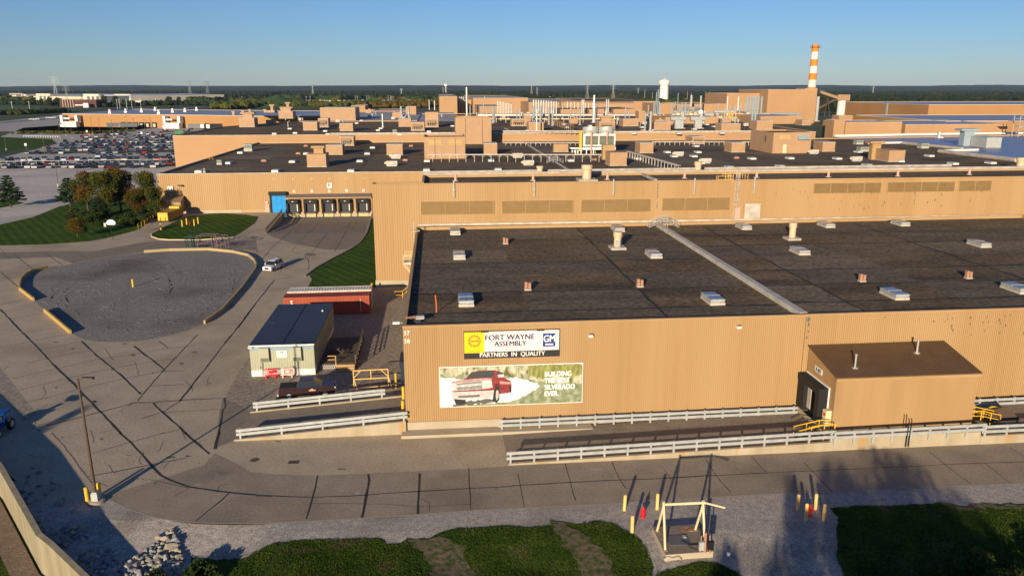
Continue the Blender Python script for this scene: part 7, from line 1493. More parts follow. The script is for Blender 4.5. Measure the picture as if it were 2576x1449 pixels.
for x, y, yt, lab in ((2423, 358.5, 343, 'front beige round vent on the blue roof'), (2362, 347, 332, 'rear beige round vent on the blue roof')):
    z_ = RC; h = HT(x, y, yt, z_); t = thing('vent_stack', lab, 'vent stack', G(x, y, z_), TH, 'round vents on the blue roof'); part(t, 'base', MB().box(-1.3, 1.3, -1.3, 1.3, 0, .4), white); part(t, 'pipe', MB().cyl(0, 0, .4, h * .7, .75, n=14), galv); part(t, 'collar', MB().cyl(0, 0, h * .7, h, .95, n=14), galv)
# ---- stacks
def stack(label, x, yb, yt, wpx, z_, m, group, top=None, topf=.75, capm=None, base=True):
    p = G(x, yb, z_); h = HT(x, yb, yt, z_); dep = p.y * cp - (z_ - CH) * sp; r = wpx / 2 * dep / F; t = thing('exhaust_stack', label, 'exhaust stack', p, 0, group); g = MB()
    if top: g.cyl(0, 0, 0, h * topf - r, r, n=12); g.cyl(0, 0, h * topf - r, h * topf + r, r, r * top, n=12, cap=False); g.cyl(0, 0, h * topf + r, h, r * top, n=12)
    else: g.cyl(0, 0, 0, h, r, n=10)
    part(t, 'pipe', g, m)
    if h > 6 and wpx > 3: part(t, 'band', MB().cyl(0, 0, h * .45, h * .45 + .3, r * 1.12, n=10), galv)
    if base: part(t, 'base', MB().box(-r * 1.8, r * 1.8, -r * 1.8, r * 1.8, 0, .4), flash)
    return t
stack('tall thin shining pipe stack rising above the horizon left of centre', 1174.5, 292, 220, 4.6, RD, silver, None); stack('fat tapered silver stack behind the cooling tower', 1493.5, 309, 240, 8.6, RD, silver, None, top=.62, topf=.72)
for i in range(10): stack('%s of the ten thick silver stacks standing side by side' % (['leftmost'] + ORD[1:9] + ['rightmost'])[i] if 0 < i < 9 else ['leftmost of the ten thick silver stacks side by side', 'rightmost of the ten thick silver stacks side by side'][i > 0], 1342 + 6.35 * i, 290, 251.5 + .5 * i, 4.2, RD, silver, 'row of ten thick silver stacks')
for i in range(10): stack('%s from the left in the row of ten thin white pipes' % ORD[i], 1251.5 + 3.95 * i, 290, 254 + .95 * i, 1.5, RD, white, 'row of ten thin white pipes', base=False)
for x, yb, yt, w, m, lab in ((1343, 307, 267, 6, bluegrey, 'blue grey capped duct at left of the pair on the tan unit'), (1360, 307, 267, 6, bluegrey, 'blue grey capped duct at right of the pair on the tan unit'), (1349.8, 332, 276, 3.2, white, 'white pipe with a blue top in front of the tan unit'), (1463.6, 290, 251.5, 4, silver, 'left pipe of the silver pair left of the tapered stack'), (1468, 290, 251.5, 4, silver, 'right pipe of the silver pair left of the tapered stack'),
    (1525, 290, 251, 3.8, silver, 'left pipe of the silver pair right of the tapered stack'), (1530, 290, 251, 3.8, silver, 'right pipe of the silver pair right of the tapered stack'), (1523.5, 306, 279, 2.6, white, 'short white pipe before the long silver duct'), (1545.5, 307, 289, 2.6, white, 'shorter white pipe right of the short one'),
    (1622, 331.5, 285.5, 5, bluegrey, 'blue topped stack standing on the dark roof right of the duct end'), (1635.6, 330, 281, 5.4, silver, 'shiny stack with a shaded lower half'), (1716, 324, 287, 7.2, galv, 'left fat galvanised stack between round vent hoods'), (1762.6, 324, 286.5, 7.2, galv, 'right fat galvanised stack near the bent duct'), (1737, 289, 240, 5.4, silver, 'bright tall stack left of the bent duct'), (1761, 290, 241.5, 4.2, silver, 'bright tall stack rising from the bent duct'),
    (1644.7, 288, 258, 3.4, bluegrey, 'leftmost slender stack of the bundle of four'), (1649.3, 288, 232, 2.2, bluegrey, 'second slender stack of the bundle of four'), (1653.6, 288, 226, 2.4, bluegrey, 'tallest slender stack of the bundle of four'), (1657.5, 288, 256, 3.4, bluegrey, 'rightmost slender stack of the bundle of four'), (1689, 290, 258, 3, bluegrey, 'slender stack left of the valve cluster'), (1697.5, 291, 256, 2.6, bluegrey, 'slender stack in the valve cluster, left'), (1703.5, 291, 234, 1.6, bluegrey, 'thin tall pipe above the valve cluster'),
    (1714.7, 295, 260, 4.4, bluegrey, 'left of two blue grey stacks above the left galvanised stack'), (1723.3, 295, 258, 4.4, bluegrey, 'right of two blue grey stacks above the left galvanised stack'), (1828.5, 279.5, 243.5, 2.4, white, 'thin white stack at left before the boiler house louvre'), (1854.5, 296, 243.5, 2.6, white, 'thin white stack at right before the boiler house louvre'),
    (1669, 295, 288, 5, galv, 'stubby galvanised vent beside the duct'), (1009.5, 297, 268, 5.6, bluegrey, 'left blue grey duct stack on the grey roof'), (1028.7, 298, 268, 5.6, bluegrey, 'right blue grey duct stack on the grey roof'), (963, 322, 287, 3.6, silver, 'lone silver pipe on the far dark roof left of the units'), (1080, 277, 252, 1.8, white, 'left thin pole on the grey roof'), (1093.5, 278, 254, 2.2, white, 'right thin pole on the grey roof'), (1202, 292, 264, 3, navy, 'dark pipe beside the tall penthouse'), (1183, 292, 266, 3, bluegrey, 'short blue grey pipe right of the tall thin stack')):
    stack(lab, x, yb, yt, w, RD, m, 'single stacks and pipes on the far roofs', base=w > 3)
for i, (x, w) in enumerate(((1876.5, 5), (1884, 5.2), (1891.7, 5), (1896.5, 5), (1904.5, 5.6), (1913, 5))): stack('%s of the six blue grey stacks before the boiler house' % ['leftmost', 'second', 'third', 'fourth', 'fifth', 'rightmost'][i], x, 299, 243.5, w, RD, bluegrey, 'six blue grey stacks')
for x, lab in ((1890.5, 'left dark blue duct below the six stacks'), (1898, 'right dark blue duct below the six stacks')): stack(lab, x, 322, 284, 5.5, RD, bluegrey, 'dark blue ducts')
for i, x in enumerate((1105.5, 1112, 1118.5, 1239, 1244, 1248)): p = 0
for i, (x, yt) in enumerate(((1125, 242), (1157, 243.5), (1161, 243.5), (1166, 244), (1240, 247), (1245, 248), (1219, 244))): stack('small pale flue, %s from the left on the distant roofs' % ORD[i], x, 258, yt, 1.4, 15, white, 'tiny flues on the distant factory roofs', base=False)
for i in range(9): stack('tiny white flue, %s of the row above the arched hoods' % ORD[i], 1427 + 9 * i, 275, 256.5 + i * .6, 1.8, RD + 3, white, 'tiny white flues above the arched hoods', base=False)
stack('big leaning silver flue right of the boiler house', 2053, 306, 243.5, 7.4, RD, silver, None)
# arched intake hoods
ah = thing('arched_hood', 'x', 'vent hood', (0, 0, 0), TH); g = MB(); n = 8; W_, D_, H_ = 9.0, 12.0, 6.5
prof = [(0, 0)] + [(0 + D_ * .55 * (1 - math.cos(math.pi / 2 * i / n)), H_ * (.45 + .55 * math.sin(math.pi / 2 * i / n))) for i in range(n + 1)] + [(D_, H_), (D_, 0)]
vs = [(x, y, z_) for x in (0, W_) for y, z_ in prof]; k = len(prof); g.add(vs, [(i, (i + 1) % k, k + (i + 1) % k, k + i) for i in range(k)][::1] + [tuple(range(k - 1, -1, -1)), tuple(range(k, 2 * k))]); part(ah, 'hood', g, beige_u); part(ah, 'opening', MB().box(W_, W_ + .1, 1, 5, .5, 3.5), darkm)
for i in range(12):
    x = (1502 + 11.5 * i) if i < 7 else (1412 + 15 * (i - 7)); y = 274.5 if i < 7 else 271.5; o = ah if i == 0 else clone(ah, (0, 0, 0), TH); o.location = G(x, y, RD + .05); o['label'] = 'tan arched intake hood, %s of the %s' % (ORD[i if i < 7 else i - 7], 'row right of the tapered stack' if i < 7 else 'row behind the silver stacks'); o['group'] = 'arched intake hoods on the far roofs'
# round grey hoods (mushroom) on the farther roof
for x0, x1, lab in ((1692, 1716, 'left round topped grey hood in front of the long beige block'), (1741, 1766, 'right round topped grey hood in front of the long beige block')):
    a = G((x0 + x1) / 2, 324, RD); t = thing('round_hood', lab, 'vent hood', a, TH, 'round topped grey hoods'); g = MB(); g.tube([(-3.6, 0, 4.6), (3.6, 0, 4.6)], 1.2, 10); part(t, 'hood', g, galv); part(t, 'neck', MB().box(-1.4, 1.4, -1, 1, 0, 4), galv)
# long silver ducts
def duct(lab, pts, z_, r, m, legs=0, h=2.0):
    P = [G(x, y, z_) for x, y in pts]; t = thing('duct', lab, 'duct', P[0], 0, 'long ducts over the far roofs'); g = MB(); g.tube([p - P[0] + Vector((0, 0, h)) for p in P], r, 9); part(t, 'pipe', g, m)
    for i in range(legs): q = (P[-1] - P[0]) * (i + .5) / legs; part(t, 'support', MB().box(q.x - .15, q.x + .15, q.y - .15, q.y + .15, 0, h - r), whited)
    return t
duct('long thick silver duct across the far roofs, centre', [(1202, 303), (1400, 303), (1628, 303)], RD, .85, silver, 14, 3.0); duct('thin cream pipe with supports below the long silver duct', [(1212, 309), (1400, 309), (1600, 309)], RD, .35, cream, 16, 2.0)
duct('bent fat silver duct running to the galvanised stack', [(1712, 290), (1748, 289), (1757, 292), (1762, 300)], RD, 1.3, silver, 4, 4.2); duct('grey green duct line from the tank to the blue stacks', [(1795, 296), (1850, 296), (1866, 299), (1880, 302)], RD, .9, galv, 6, 3.6); duct('blue grey pipe line along the front of the boiler house', [(1914, 297), (2015, 297)], RD, .6, bluegrey, 6, 2.6)
p = G(1783, 300, RD); t = thing('storage_tank', 'rounded grey tank with curved pipes left of the yellow pipework', 'tank', p, TH); part(t, 'tank', MB().tube([(-3, 0, 2.4), (-2.6, 0, 2.4), (2.6, 0, 2.4), (3, 0, 2.4)], [.9, 1.5, 1.5, .9], 12), galv); part(t, 'frame', MB().box(-3, 3, -.8, .8, .2, .6), yel); part(t, 'pipe', MB().tube([(-2, 0, 3.4), (-1, 0, 5.2), (1.2, 0, 4.8), (2.5, 0, 3)], .2, 6), galv)
for x0, x1, lab in ((1820, 1842, 'yellow pipe frame left of the thin white stack'), (1843, 1868, 'yellow pipe frame between the white stack and the blue stacks')):
    a = G(x0, 306, RD); w = (G(x1, 306, RD) - a).length; t = thing('steel_pipework', lab, 'pipework', a, TH, 'yellow pipe frames'); g = MB()
    for x in (0, w * .33, w * .66, w): g.box(x - .15, x + .15, -.1, .1, 0, 4.5)
    for z_ in (1.8, 4.3): g.box(0, w, -.12, .12, z_, z_ + .4)
    part(t, 'frame', g, yel); part(t, 'pump', MB().box(w * .1, w * .28, .2, 1.4, 0, 2.5).box(w * .45, w * .62, .2, 1.4, 0, 3).box(w * .75, w * .92, .2, 1.4, 0, 2.2), bluegrey)
for i in range(7):
    x = 1690 + 11 * i; a = G(x, 297, RD); t = thing('filter_box', 'grey machine box with a bent duct, %s from the left in the valve cluster' % ORD[i], 'machine', a, TH, 'grey machines below the blue grey stacks'); part(t, 'casing', MB().box(0, 2.2, 0, 2, 0, 2.6 + (i % 3) * .4), [galv, cream, whited][i % 3]); part(t, 'duct', MB().tube([(1.1, .5, 2.6), (1.1, .5, 3.9), (2.6, .5, 4.2)], .5, 7), galv)
# small clutter on the far roofs: mushroom vents, boxes, bent pipes
cl = [MB().cyl(0, 0, 0, 1.2, .4, n=8).cyl(0, 0, 1.2, 1.9, .9, .5, n=8), MB().box(-1.2, 1.2, -.8, .8, 0, 1.3).box(-1.3, 1.3, -.9, .9, 1.3, 1.45), MB().tube([(0, 0, 0), (0, 0, 2.6), (.9, 0, 3.0)], .28, 7), MB().box(-2.4, 2.4, -1.4, 1.4, .4, 2.6).box(-2, 2, -1.2, 1.2, 0, .4).cyl(.8, 0, 2.6, 3.4, .8, n=8)]
cl.append(MB().cyl(0, 0, 0, 8.5, .38, n=7).cyl(0, 0, 0, .5, .8, n=7)); cn = [('mushroom_vent', 'grey mushroom vent', galv), ('roof_box', 'pale roof box', whited), ('bent_pipe', 'bent silver pipe', silver), ('fan_unit', 'tan round topped fan unit', beige_u), ('flue_pipe', 'slender pale flue', silver)]; cs = [solo(n_, 'x', 'roof vent', g_, m_, (0, 0, -50)) for (n_, l_, m_), g_ in zip(cn, cl)]; fst = [1] * 5; ct = {}
P_c = sorted([(rnd.uniform(1195, 1900), rnd.uniform(283, 318)) for _ in range(120)] + [(rnd.uniform(910, 1140), rnd.uniform(281, 305)) for _ in range(16)] + [(rnd.uniform(600, 900), rnd.uniform(300, 325)) for _ in range(10)])
for x, y in P_c:
    k = rnd.choices(range(5), [4, 4, 3, 2, 4 if x > 1190 else 0])[0]; o = cs[k] if fst[k] else clone(cs[k], (0, 0, 0)); fst[k] = 0; o.location = G(x, y, RD); o.rotation_euler = (0, 0, TH); ct[k] = ct.get(k, 0) + 1; o['label'] = '%s on the farthest dark roofs, %s from the left' % (cn[k][1], ordn(ct[k] - 1)); o['group'] = cn[k][1] + 's on the farthest roofs'
# ---- chimney
p = G(2034, 305); hgt = HT(2034, 305, 113.5); t = thing('chimney', 'tall orange and white striped chimney beside the boiler house', 'chimney', p, 0); ocm = mat('chimney orange', (.78, .26, .03), (.68, .2, .02), scale=.15, rough=.7); wcm = mat('chimney white', (.80, .74, .68), (.70, .62, .55), scale=.15, rough=.7)
ys_ = [305, 220, 201.5, 185, 167, 150, 131.5, 113.5]; hs = [0] + [HT(2034, 305, y) for y in ys_[1:]]; rr = lambda h: 4.3 - 1.15 * h / hgt
for i in range(7): part(t, 'band', MB().cyl(0, 0, hs[i], hs[i + 1], rr(hs[i]), rr(hs[i + 1]), n=28, cap=False), [ocm, wcm][i % 2])
g = MB(); hh = hgt - 2.6
for k in range(16): a = 2 * math.pi * k / 16; g.tube([(4.6 * math.cos(a), 4.6 * math.sin(a), hh), (4.6 * math.cos(a), 4.6 * math.sin(a), hh + 1.2)], .07, 4)
g.tube([(4.6 * math.cos(2 * math.pi * k / 24), 4.6 * math.sin(2 * math.pi * k / 24), hh + 1.2) for k in range(25)], .1, 4); g.cyl(0, 0, hh - .1, hh, 4.7, n=24); part(t, 'gallery', g, brownm); part(t, 'rim', MB().cyl(0, 0, hgt, hgt + .4, 3.3, n=28), mat('rust rim', (.45, .32, .12)))
# conveyor, head house, silo
p = G(2114, 294); t = thing('silo', 'white concrete silo with a tan head house at the end of the conveyor', 'silo', p, 0); h = HT(2114, 294, 254); part(t, 'shell', MB().cyl(0, 0, 0, h, 4.6, 4.4, n=24), wcm); part(t, 'head_house', MB().box(-6.5, 7.0, -4, 4, h, h + 6.6), beige_d)
a = G(2052, 262, 0); pa = Vector((p.x - 27, p.y - 5, HT(2114, 294, 232))); pb = Vector((p.x - 4, p.y - 1, h + 2.5)); t = thing('conveyor', 'tan enclosed conveyor sloping from the boiler house to the silo', 'conveyor', pa, 0); d = pb - pa; g = MB(); s = Vector((-d.y, d.x, 0)).normalized() * 1.2; up = Vector((0, 0, 1.5))
g.add([-s - up, s - up, s + up, -s + up, d - s - up, d + s - up, d + s + up, d - s + up], [(3, 2, 1, 0), (4, 5, 6, 7), (0, 1, 5, 4), (1, 2, 6, 5), (2, 3, 7, 6), (3, 0, 4, 7)]); part(t, 'gallery', g, beige_d); q = d * .55; part(t, 'trestle', MB().tube([(q.x - 3, q.y, q.z - 1.5), (q.x - 5, q.y, -pa.z)], .4, 4).tube([(q.x - 3, q.y, q.z - 1.5), (q.x + 1, q.y, -pa.z)], .4, 4), brownm)
pa = Vector((p.x - 26, p.y + 4, 8)); t = thing('conveyor', 'dark lower conveyor rising behind the silver flue', 'conveyor', pa, 0); d = Vector((22, 0, 12)); g = MB(); s = Vector((0, 1.2, 0)); up = Vector((0, 0, 1.2)); g.add([-s - up, s - up, s + up, -s + up, d - s - up, d + s - up, d + s + up, d - s + up], [(3, 2, 1, 0), (4, 5, 6, 7), (0, 1, 5, 4), (1, 2, 6, 5), (2, 3, 7, 6), (3, 0, 4, 7)]); part(t, 'gallery', g, brownm); part(t, 'trestle', MB().box(-1, 1, -1, 1, -8, -1), brownm)
blk('pump_house', 'small tan pump house right of the white silo', 'building', 2109, 2146, 306, 291, 8, 10, group=FB)
# steel staircase tower at the right edge
a = G(2560, 345, RC); t = thing('stair_tower', 'open grey steel stair tower at the right edge of the photo', 'stair tower', a, TH); g = MB(); k = 6.0
for x in (0, 6):
    for y in (0, 4): g.box(x - .15, x + .15, y - .15, y + .15, 0, 9.5)
part(t, 'frame', g, galv); g = MB()
for i, z_ in enumerate((2, 4.5, 7)): g.box(-3 if i == 2 else 0, 6, -.2, 4.2, z_, z_ + .25)
g.tube([(0, 0, 4.6), (6, 0, 7)], .15, 4); g.tube([(6, 0, 2.1), (0, 0, 4.5)], .15, 4); g.tube([(0, 0, 9.4), (6, 0, 9.4)], .12, 4); g.tube([(-3, 0, 8.2), (6, 0, 8.2)], .1, 4); part(t, 'flights', g, galv)
# ---- water tower
p = G(1669, 262); t = thing('water_tower', 'white water tower with a wide drum top on the horizon', 'water tower', p, 0); k = (p.y * cp + CH * sp) / F; g = MB(); h = HT(1669, 262, 200); zc = lambda y: HT(1669, 262, y)
part(t, 'column', MB().cyl(0, 0, 0, zc(217), 11.5 * k, 10.6 * k, n=32), white)
prof = [(10.6, 217), (12.5, 213.5), (13.8, 210), (13.8, 206), (12.5, 202.5), (7, 200.3), (2.5, 199.5), (2.3, 198.3), (.3, 198)]; g = MB()
for (r0, y0), (r1, y1) in zip(prof[:-1], prof[1:]): g.cyl(0, 0, zc(y0), zc(y1), r0 * k, r1 * k, n=32, cap=False)
o_ = part(t, 'tank', g, white, smooth=True)
p = G(1122, 240); t = thing('water_tower', 'tiny white water tower far away left of the tall thin stack', 'water tower', p, 0); part(t, 'column', MB().cyl(0, 0, 0, 42, 1.6, n=8), white); part(t, 'tank', MB().cyl(0, 0, 36, 44, 7, n=12), white)
# ================================================================ far left: second plant, warehouses, fields, woods
P_ = [G(x, y, 10.5) for x, y in ((156, 286.5), (512, 290), (650, 292.3), (900, 294), (905, 280), (583, 277.5), (335, 275))]; Pu = [uv(p) for p in P_]
t, o = building('factory_hall', 'long orange tan hall with a blue roof beyond the parking lot', Pu, 10.5, par=.3, wm=brn, rm=roofb, cap=white)
def onL(x, yb):                                      # point on the front wall of that hall at picture column x
    a, b = P_[0], P_[1]
    for _ in range(1):
        lo, hi = 0.0, 1.6
        for _k in range(40):
            m = (lo + hi) / 2; q = a + (b - a) * m; dep = q.y * cp - (0 - CH) * sp
            if CX + F * q.x / dep < x: lo = m
            else: hi = m
    q = a + (b - a) * lo; return Vector((q.x, q.y, 0))
dL = (P_[1] - P_[0]); aL = math.atan2(dL.y, dL.x)
for x0, x1, lab in ((168, 211, 'white stepped entrance structure at the left end of the far orange hall'), (424, 467, 'white stepped entrance structure at the middle of the far orange hall')):
    q = onL(x0, 0); w = (onL(x1, 0) - q).length; t2 = thing('entrance_block', lab, 'entrance structure', q, aL, 'white entrance structures of the far orange hall'); part(t2, 'base_wall', MB().box(w * .2, w, -8, -4, 0, 4.4), white)
    part(t2, 'tower', MB().box(0, w * .14, -6, -2, 3, 9.5), white); part(t2, 'tower', MB().box(w * .85, w, -6, -2, 4.5, 9.5), white); part(t2, 'canopy', MB().box(w * .14, w * .5, -5, 0, 6.2, 7.4), white); part(t2, 'cross_wall', MB().box(0, w * .2, -7, -4, 0, 2.2), white)
tl = thing('semi_trailer', 'x', 'semi trailer', (0, 0, 0), aL); part(tl, 'box', MB().box(-1.8, 1.8, 0, 13, 1.1, 4.1), mat('trailer grey side', (.12, .13, .15), rough=.5)); part(tl, 'rear_door', MB().box(-1.8, 1.8, -.1, -.0, 1.1, 4.1), white); part(tl, 'wheels', MB().box(-1.6, 1.6, 1, 3, 0, 1.1), black)
for i, (x, lab, ang) in enumerate(((294, 'left white fronted semi trailer at the far docks', -60), (327, 'second white fronted semi trailer at the far docks', -60), (529, 'left of two white trailers at the right far docks', -10), (543, 'right of two white trailers at the right far docks', -10), (495, 'white truck trailer parked between the two dock rows', -75))):
    q = onL(x, 0) + Vector((0, -16, 0)); o2 = tl if i == 0 else clone(tl, q); o2.location = q; o2.rotation_euler = (0, 0, aL + R(ang)); o2['label'] = lab; o2['group'] = 'semi trailers at the far docks'
dd_ = solo('dock_door', 'x', 'dock door', MB().box(-2.2, 2.2, -.6, 0, 0, 4.2).box(-1.2, 1.2, -.7, -.61, .6, 3.2, 1), [black, whited], rz=aL)
for i, x in enumerate((312, 328, 343, 358, 373, 390, 524, 537, 550, 564, 578, 592)): q = onL(x, 0); o2 = dd_ if i == 0 else clone(dd_, q); o2.location = q + Vector((0, -.05, 0)); o2['label'] = 'small black dock door, %s from the left on the far orange hall' % ORD[i]; o2['group'] = 'dock doors of the far orange hall'
rf = solo('roof_fan', 'x', 'roof fan', MB().box(-1.2, 1.2, -1.2, 1.2, 0, 1.2).cyl(0, 0, 1.2, 3.4, 1.0, n=10), white)
for i, (x, y) in enumerate(((277, 286), (317, 284), (357, 283), (391, 279), (435, 283.5), (400, 287.5), (466, 282), (495, 279))): q = G(x, y, 10.2); o2 = rf if i == 0 else clone(rf, q); o2.location = q; o2['label'] = 'white roof fan, %s from the left on the blue roof of the far orange hall' % ORD[[0, 1, 2, 3, 5, 4, 6, 7][i]]; o2['group'] = 'white roof fans on the far blue roof'
bv = solo('roof_vent', 'x', 'roof vent', MB().box(-.9, .9, -.9, .9, 0, 2.2).box(-1.3, 1.3, -1.3, 1.3, 2.2, 3.0), beige_u)
for i, (x, y) in enumerate(((588, 290), (612, 288), (629, 284.5), (693, 287), (851, 288), (861, 286), (874, 283), (667, 272 + 12))): q = G(x, y, 10.2); o2 = bv if i == 0 else clone(bv, q); o2.location = q; o2['label'] = 'small tan vent on the right blue roof of the far hall, %s' % ['leftmost', 'second', 'third', 'near the capped unit', 'third last', 'second last', 'rightmost', 'between the capped units'][i]; o2['group'] = 'small tan vents on the far blue roof'
for xl, xr, yt, lab in ((666, 691, 279, 'tan block with a side cap on the far blue roof'), (706, 731, 272, 'tan block with a chimney like cap on the far blue roof')):
    t2, w, h = unit(lab, xl, xr, 292 if xl < 700 else 286, yt, 10.2, 10, group='capped tan blocks on the far blue roof'); part(t2, 'cap_tower', MB().box(w * .55, w * .8, 3, 6, h, h + 3.5).box(w * .45, w * .95, 2, 7, h + 3.5, h + 4.6), beige_u)
# warehouses on the horizon
wg = mat('warehouse grey', (.15, .15, .155), rough=.7); wc = mat('warehouse cream', (.66, .60, .50), (.6, .54, .44), scale=.02, rough=.7); wt = mat('warehouse tan', (.50, .40, .26), rough=.7); wd = mat('warehouse painted shade', (.028, .036, .05), rough=.6)  # wd: wall colour darkened to paint in the shade of that side
A_ = G(30, 254); B_ = G(333, 259.5); dW = B_ - A_; aW = math.atan2(dW.y, dW.x); LW = dW.length; t = thing('warehouse', 'long cream, tan and grey distribution warehouse on the left horizon', 'warehouse', A_, aW)
part(t, 'wall', MB().box(0, LW, 1, 230, 0, 15.5), wc); part(t, 'roof', MB().box(0, LW, 0.5, 230, 15.5, 15.9), roofb); part(t, 'parapet_band', MB().box(LW * .14, LW * .99, .2, .9, 11.5, 15.8), wg); part(t, 'wainscot', MB().box(LW * .01, LW * .99, .3, .9, 0, 7.5), wt)
for a, b in ((0, .115), (.245, .365), (.645, .765), (.885, 1.0)):
    o2 = part(t, 'bay', MB().box(LW * a, LW * b, -3, 1.5, 0, 17.5), wc)
    if .2 < a < .8:
        for k in range(3): f = a + .03 + k * .035; part(o2, 'panel', MB().box(LW * f, LW * (f + .02), -3.2, -3, 0, 12.5), wg)
    else:
        part(o2, 'band', MB().box(LW * (a + .005), LW * (b - .005), -3.2, -3, 10, 16.3), wg); part(o2, 'entrance', MB().box(LW * (a + .03), LW * (a + .065), -4.2, -3.3, 0, 13.5), wc)
        for k in range(5):
            for z_ in (2.5, 7.5): part(o2, 'window', MB().box(LW * (a + .012 + .02 * k), LW * (a + .021 + .02 * k), -4.4, -3.25, z_, z_ + 2.4), darkm)
C_ = G(525, 252); dS = C_ - B_; aS = math.atan2(dS.y, dS.x); t = thing('warehouse', 'long dark side of the warehouse, shade painted in, with a white roof line', 'warehouse', B_, aS); part(t, 'wall', MB().box(0, dS.length, .5, 60, 0, 15), wd); part(t, 'roof', MB().box(0, dS.length, 0, 60, 15, 16), white)
for i in range(20): part(t, 'parked_trailer', MB().box(dS.length * (i + .3) / 20, dS.length * (i + .3) / 20 + 9, -18, -4, .5, 4.4), whited)
t, w, h = blk('office_building', 'dark red brick office building with white bands before the warehouse', 'building', 152, 240, 271, 252, 0, 40, wm=mat('dark brick', (.12, .045, .035), (.09, .035, .03), scale=.1), rm=roofd, cap=brownm); t['label'] = 'dark red brick office building with white bands before the warehouse'
part(t, 'canopy', MB().box(w * .45, w * .8, -6, 0, 3, 4.5), white); part(t, 'white_wing', MB().box(w * .72, w * .86, -12, -6, 0, 7), white)
for k in range(5): part(t, 'pilaster', MB().box(w * (.08 + .07 * k), w * (.08 + .07 * k) + 1, -1, 0, 0, h), mat('pale pilaster', (.45, .38, .33)))
for xl, xr, yb, yt, lab in ((775, 866, 249, 241, 'low white warehouse with a blue end beyond the green mound'), (1022, 1034, 257, 252.8, 'leftmost cream shed among the far trees'), (1045, 1060, 257, 252.6, 'middle cream shed among the far trees'), (1072, 1092, 258, 252.6, 'rightmost cream shed among the far trees'), (1238, 1336, 252, 243.5, 'long cream warehouse on the horizon at centre'), (1340, 1400, 250, 244.5, 'second long cream warehouse right of the first'), (1735, 1762, 259, 250, 'pale green metal hall right of the water tower'), (1670, 1692, 262, 257, 'low white shed in front of the water tower')):
    blk('warehouse', lab, 'warehouse', xl, xr, yb, yt, 0, 60, wm=cream if 'cream' in lab else mat('pale green metal', (.42, .5, .42)) if 'green metal' in lab else white, rm=roofw, group='far white and cream sheds')
# roads, mound
rdm = mat('highway surface', (.20, .20, .20), rough=.9)
g = MB(); g.strip([G(x, y) for x, y in ((-300, 318), (0, 310), (100, 301), (160, 296), (300, 287), (500, 270), (640, 256), (720, 250))], 13, .12); struct('road', g, rdm); g = MB(); g.strip([G(x, y) for x, y in ((-100, 271), (0, 272), (120, 274), (200, 276), (320, 275), (420, 268))], 6, .12); struct('road', g, rdm)
g = MB()
def mound(cx, cy, rx, ry, h, nm, m, zb=-.1):
    g = MB(); vs = []; n = 28; kk = 9
    for i in range(kk + 1):
        f = i / kk
        for j in range(n): a = 2 * math.pi * j / n; x, y = cx + rx * f * math.cos(a), cy + ry * f * math.sin(a); vs.append((x, y, zb + h * (math.cos(math.pi * f) * .5 + .5) * (1 + .12 * math.sin(3 * a)) if i < kk else zb))
    g.add(vs, [(i * n + j, (i + 1) * n + j, (i + 1) * n + (j + 1) % n, i * n + (j + 1) % n) for i in range(kk) for j in range(n)]); return struct(nm, g, m, smooth=True)
gf = mat('field green', (.035, .075, .018), (.05, .09, .022), scale=.02, rough=1)
p = G(690, 272); mound(p.x, p.y + 40, 85, 90, 18, 'grass_mound', gf); p = G(1340, 262); mound(p.x, p.y, 110, 60, 7, 'grass_mound', gf); p = G(1560, 262); mound(p.x, p.y, 200, 60, 7, 'grass_mound', mat('dry field', (.10, .10, .04), (.07, .08, .03), scale=.02)); g = MB(); g.sheet([G(x, y) for x, y in ((-600, 300), (0, 296), (150, 290), (200, 276), (0, 262), (-600, 262))], .1); struct('field', g, gf)
g = MB(); g.sheet([G(x, y) for x, y in ((740, 262), (900, 262), (1180, 261), (1180, 253), (900, 253), (800, 254))], .1); struct('far_parking_lot', g, mat('far lot surface', (.14, .14, .14)))
vs, fs = [], []; g = MB()
for _ in range(1500):
    x, y = rnd.uniform(755, 1185), rnd.uniform(253.5, 260.5)
    if rnd.random() < .3: x, y = rnd.uniform(1000, 1180), rnd.uniform(255, 261)
    p = G(x, y); g.box(p.x - 2.2, p.x + 2.2, p.y - 1, p.y + 1, .1, 1.6, rnd.choice((0, 0, 0, 1, 2, 2, 3)))
for _ in range(500):
    x, y = rnd.uniform(1410, 1500), rnd.uniform(252, 256); p = G(x, y); g.box(p.x - 2.2, p.x + 2.2, p.y - 1, p.y + 1, .1, 2.0, rnd.choice((0, 1, 2, 3)))
for _ in range(140): x, y = rnd.uniform(10, 330), rnd.uniform(256.5, 259.5); p = G(x, y); g.box(p.x - 2.2, p.x + 2.2, p.y - 1, p.y + 1, .1, 1.8, rnd.choice((0, 2, 2)))
struct('distant_parked_cars', g, [paint('black', (0, 0, 0)), paint('dark blue', (0, 0, 0)), mat('white car far', (.7, .7, .7)), paint('dark red', (0, 0, 0))], 'stuff')
# highway cars
for i, (x, y, lab) in enumerate(((86, 303, 'white car on the highway at left'), (128, 299, 'silver car on the highway'), (532, 265, 'white truck on the highway by the mound'), (607, 258, 'white lorry far along the highway'))):
    o = link('parked_car', cm_[sorted(cm_)[0]] if not any(k[1] == 'white' for k in cm_) else cm_[[k for k in sorted(cm_) if k[1] == 'white'][0]], None, G(x, y, .15), R(-60)); o.scale = (1.3, 1.6, 1.4); o.name = 'car'; tag(o, lab, 'car', 'cars on the highway')
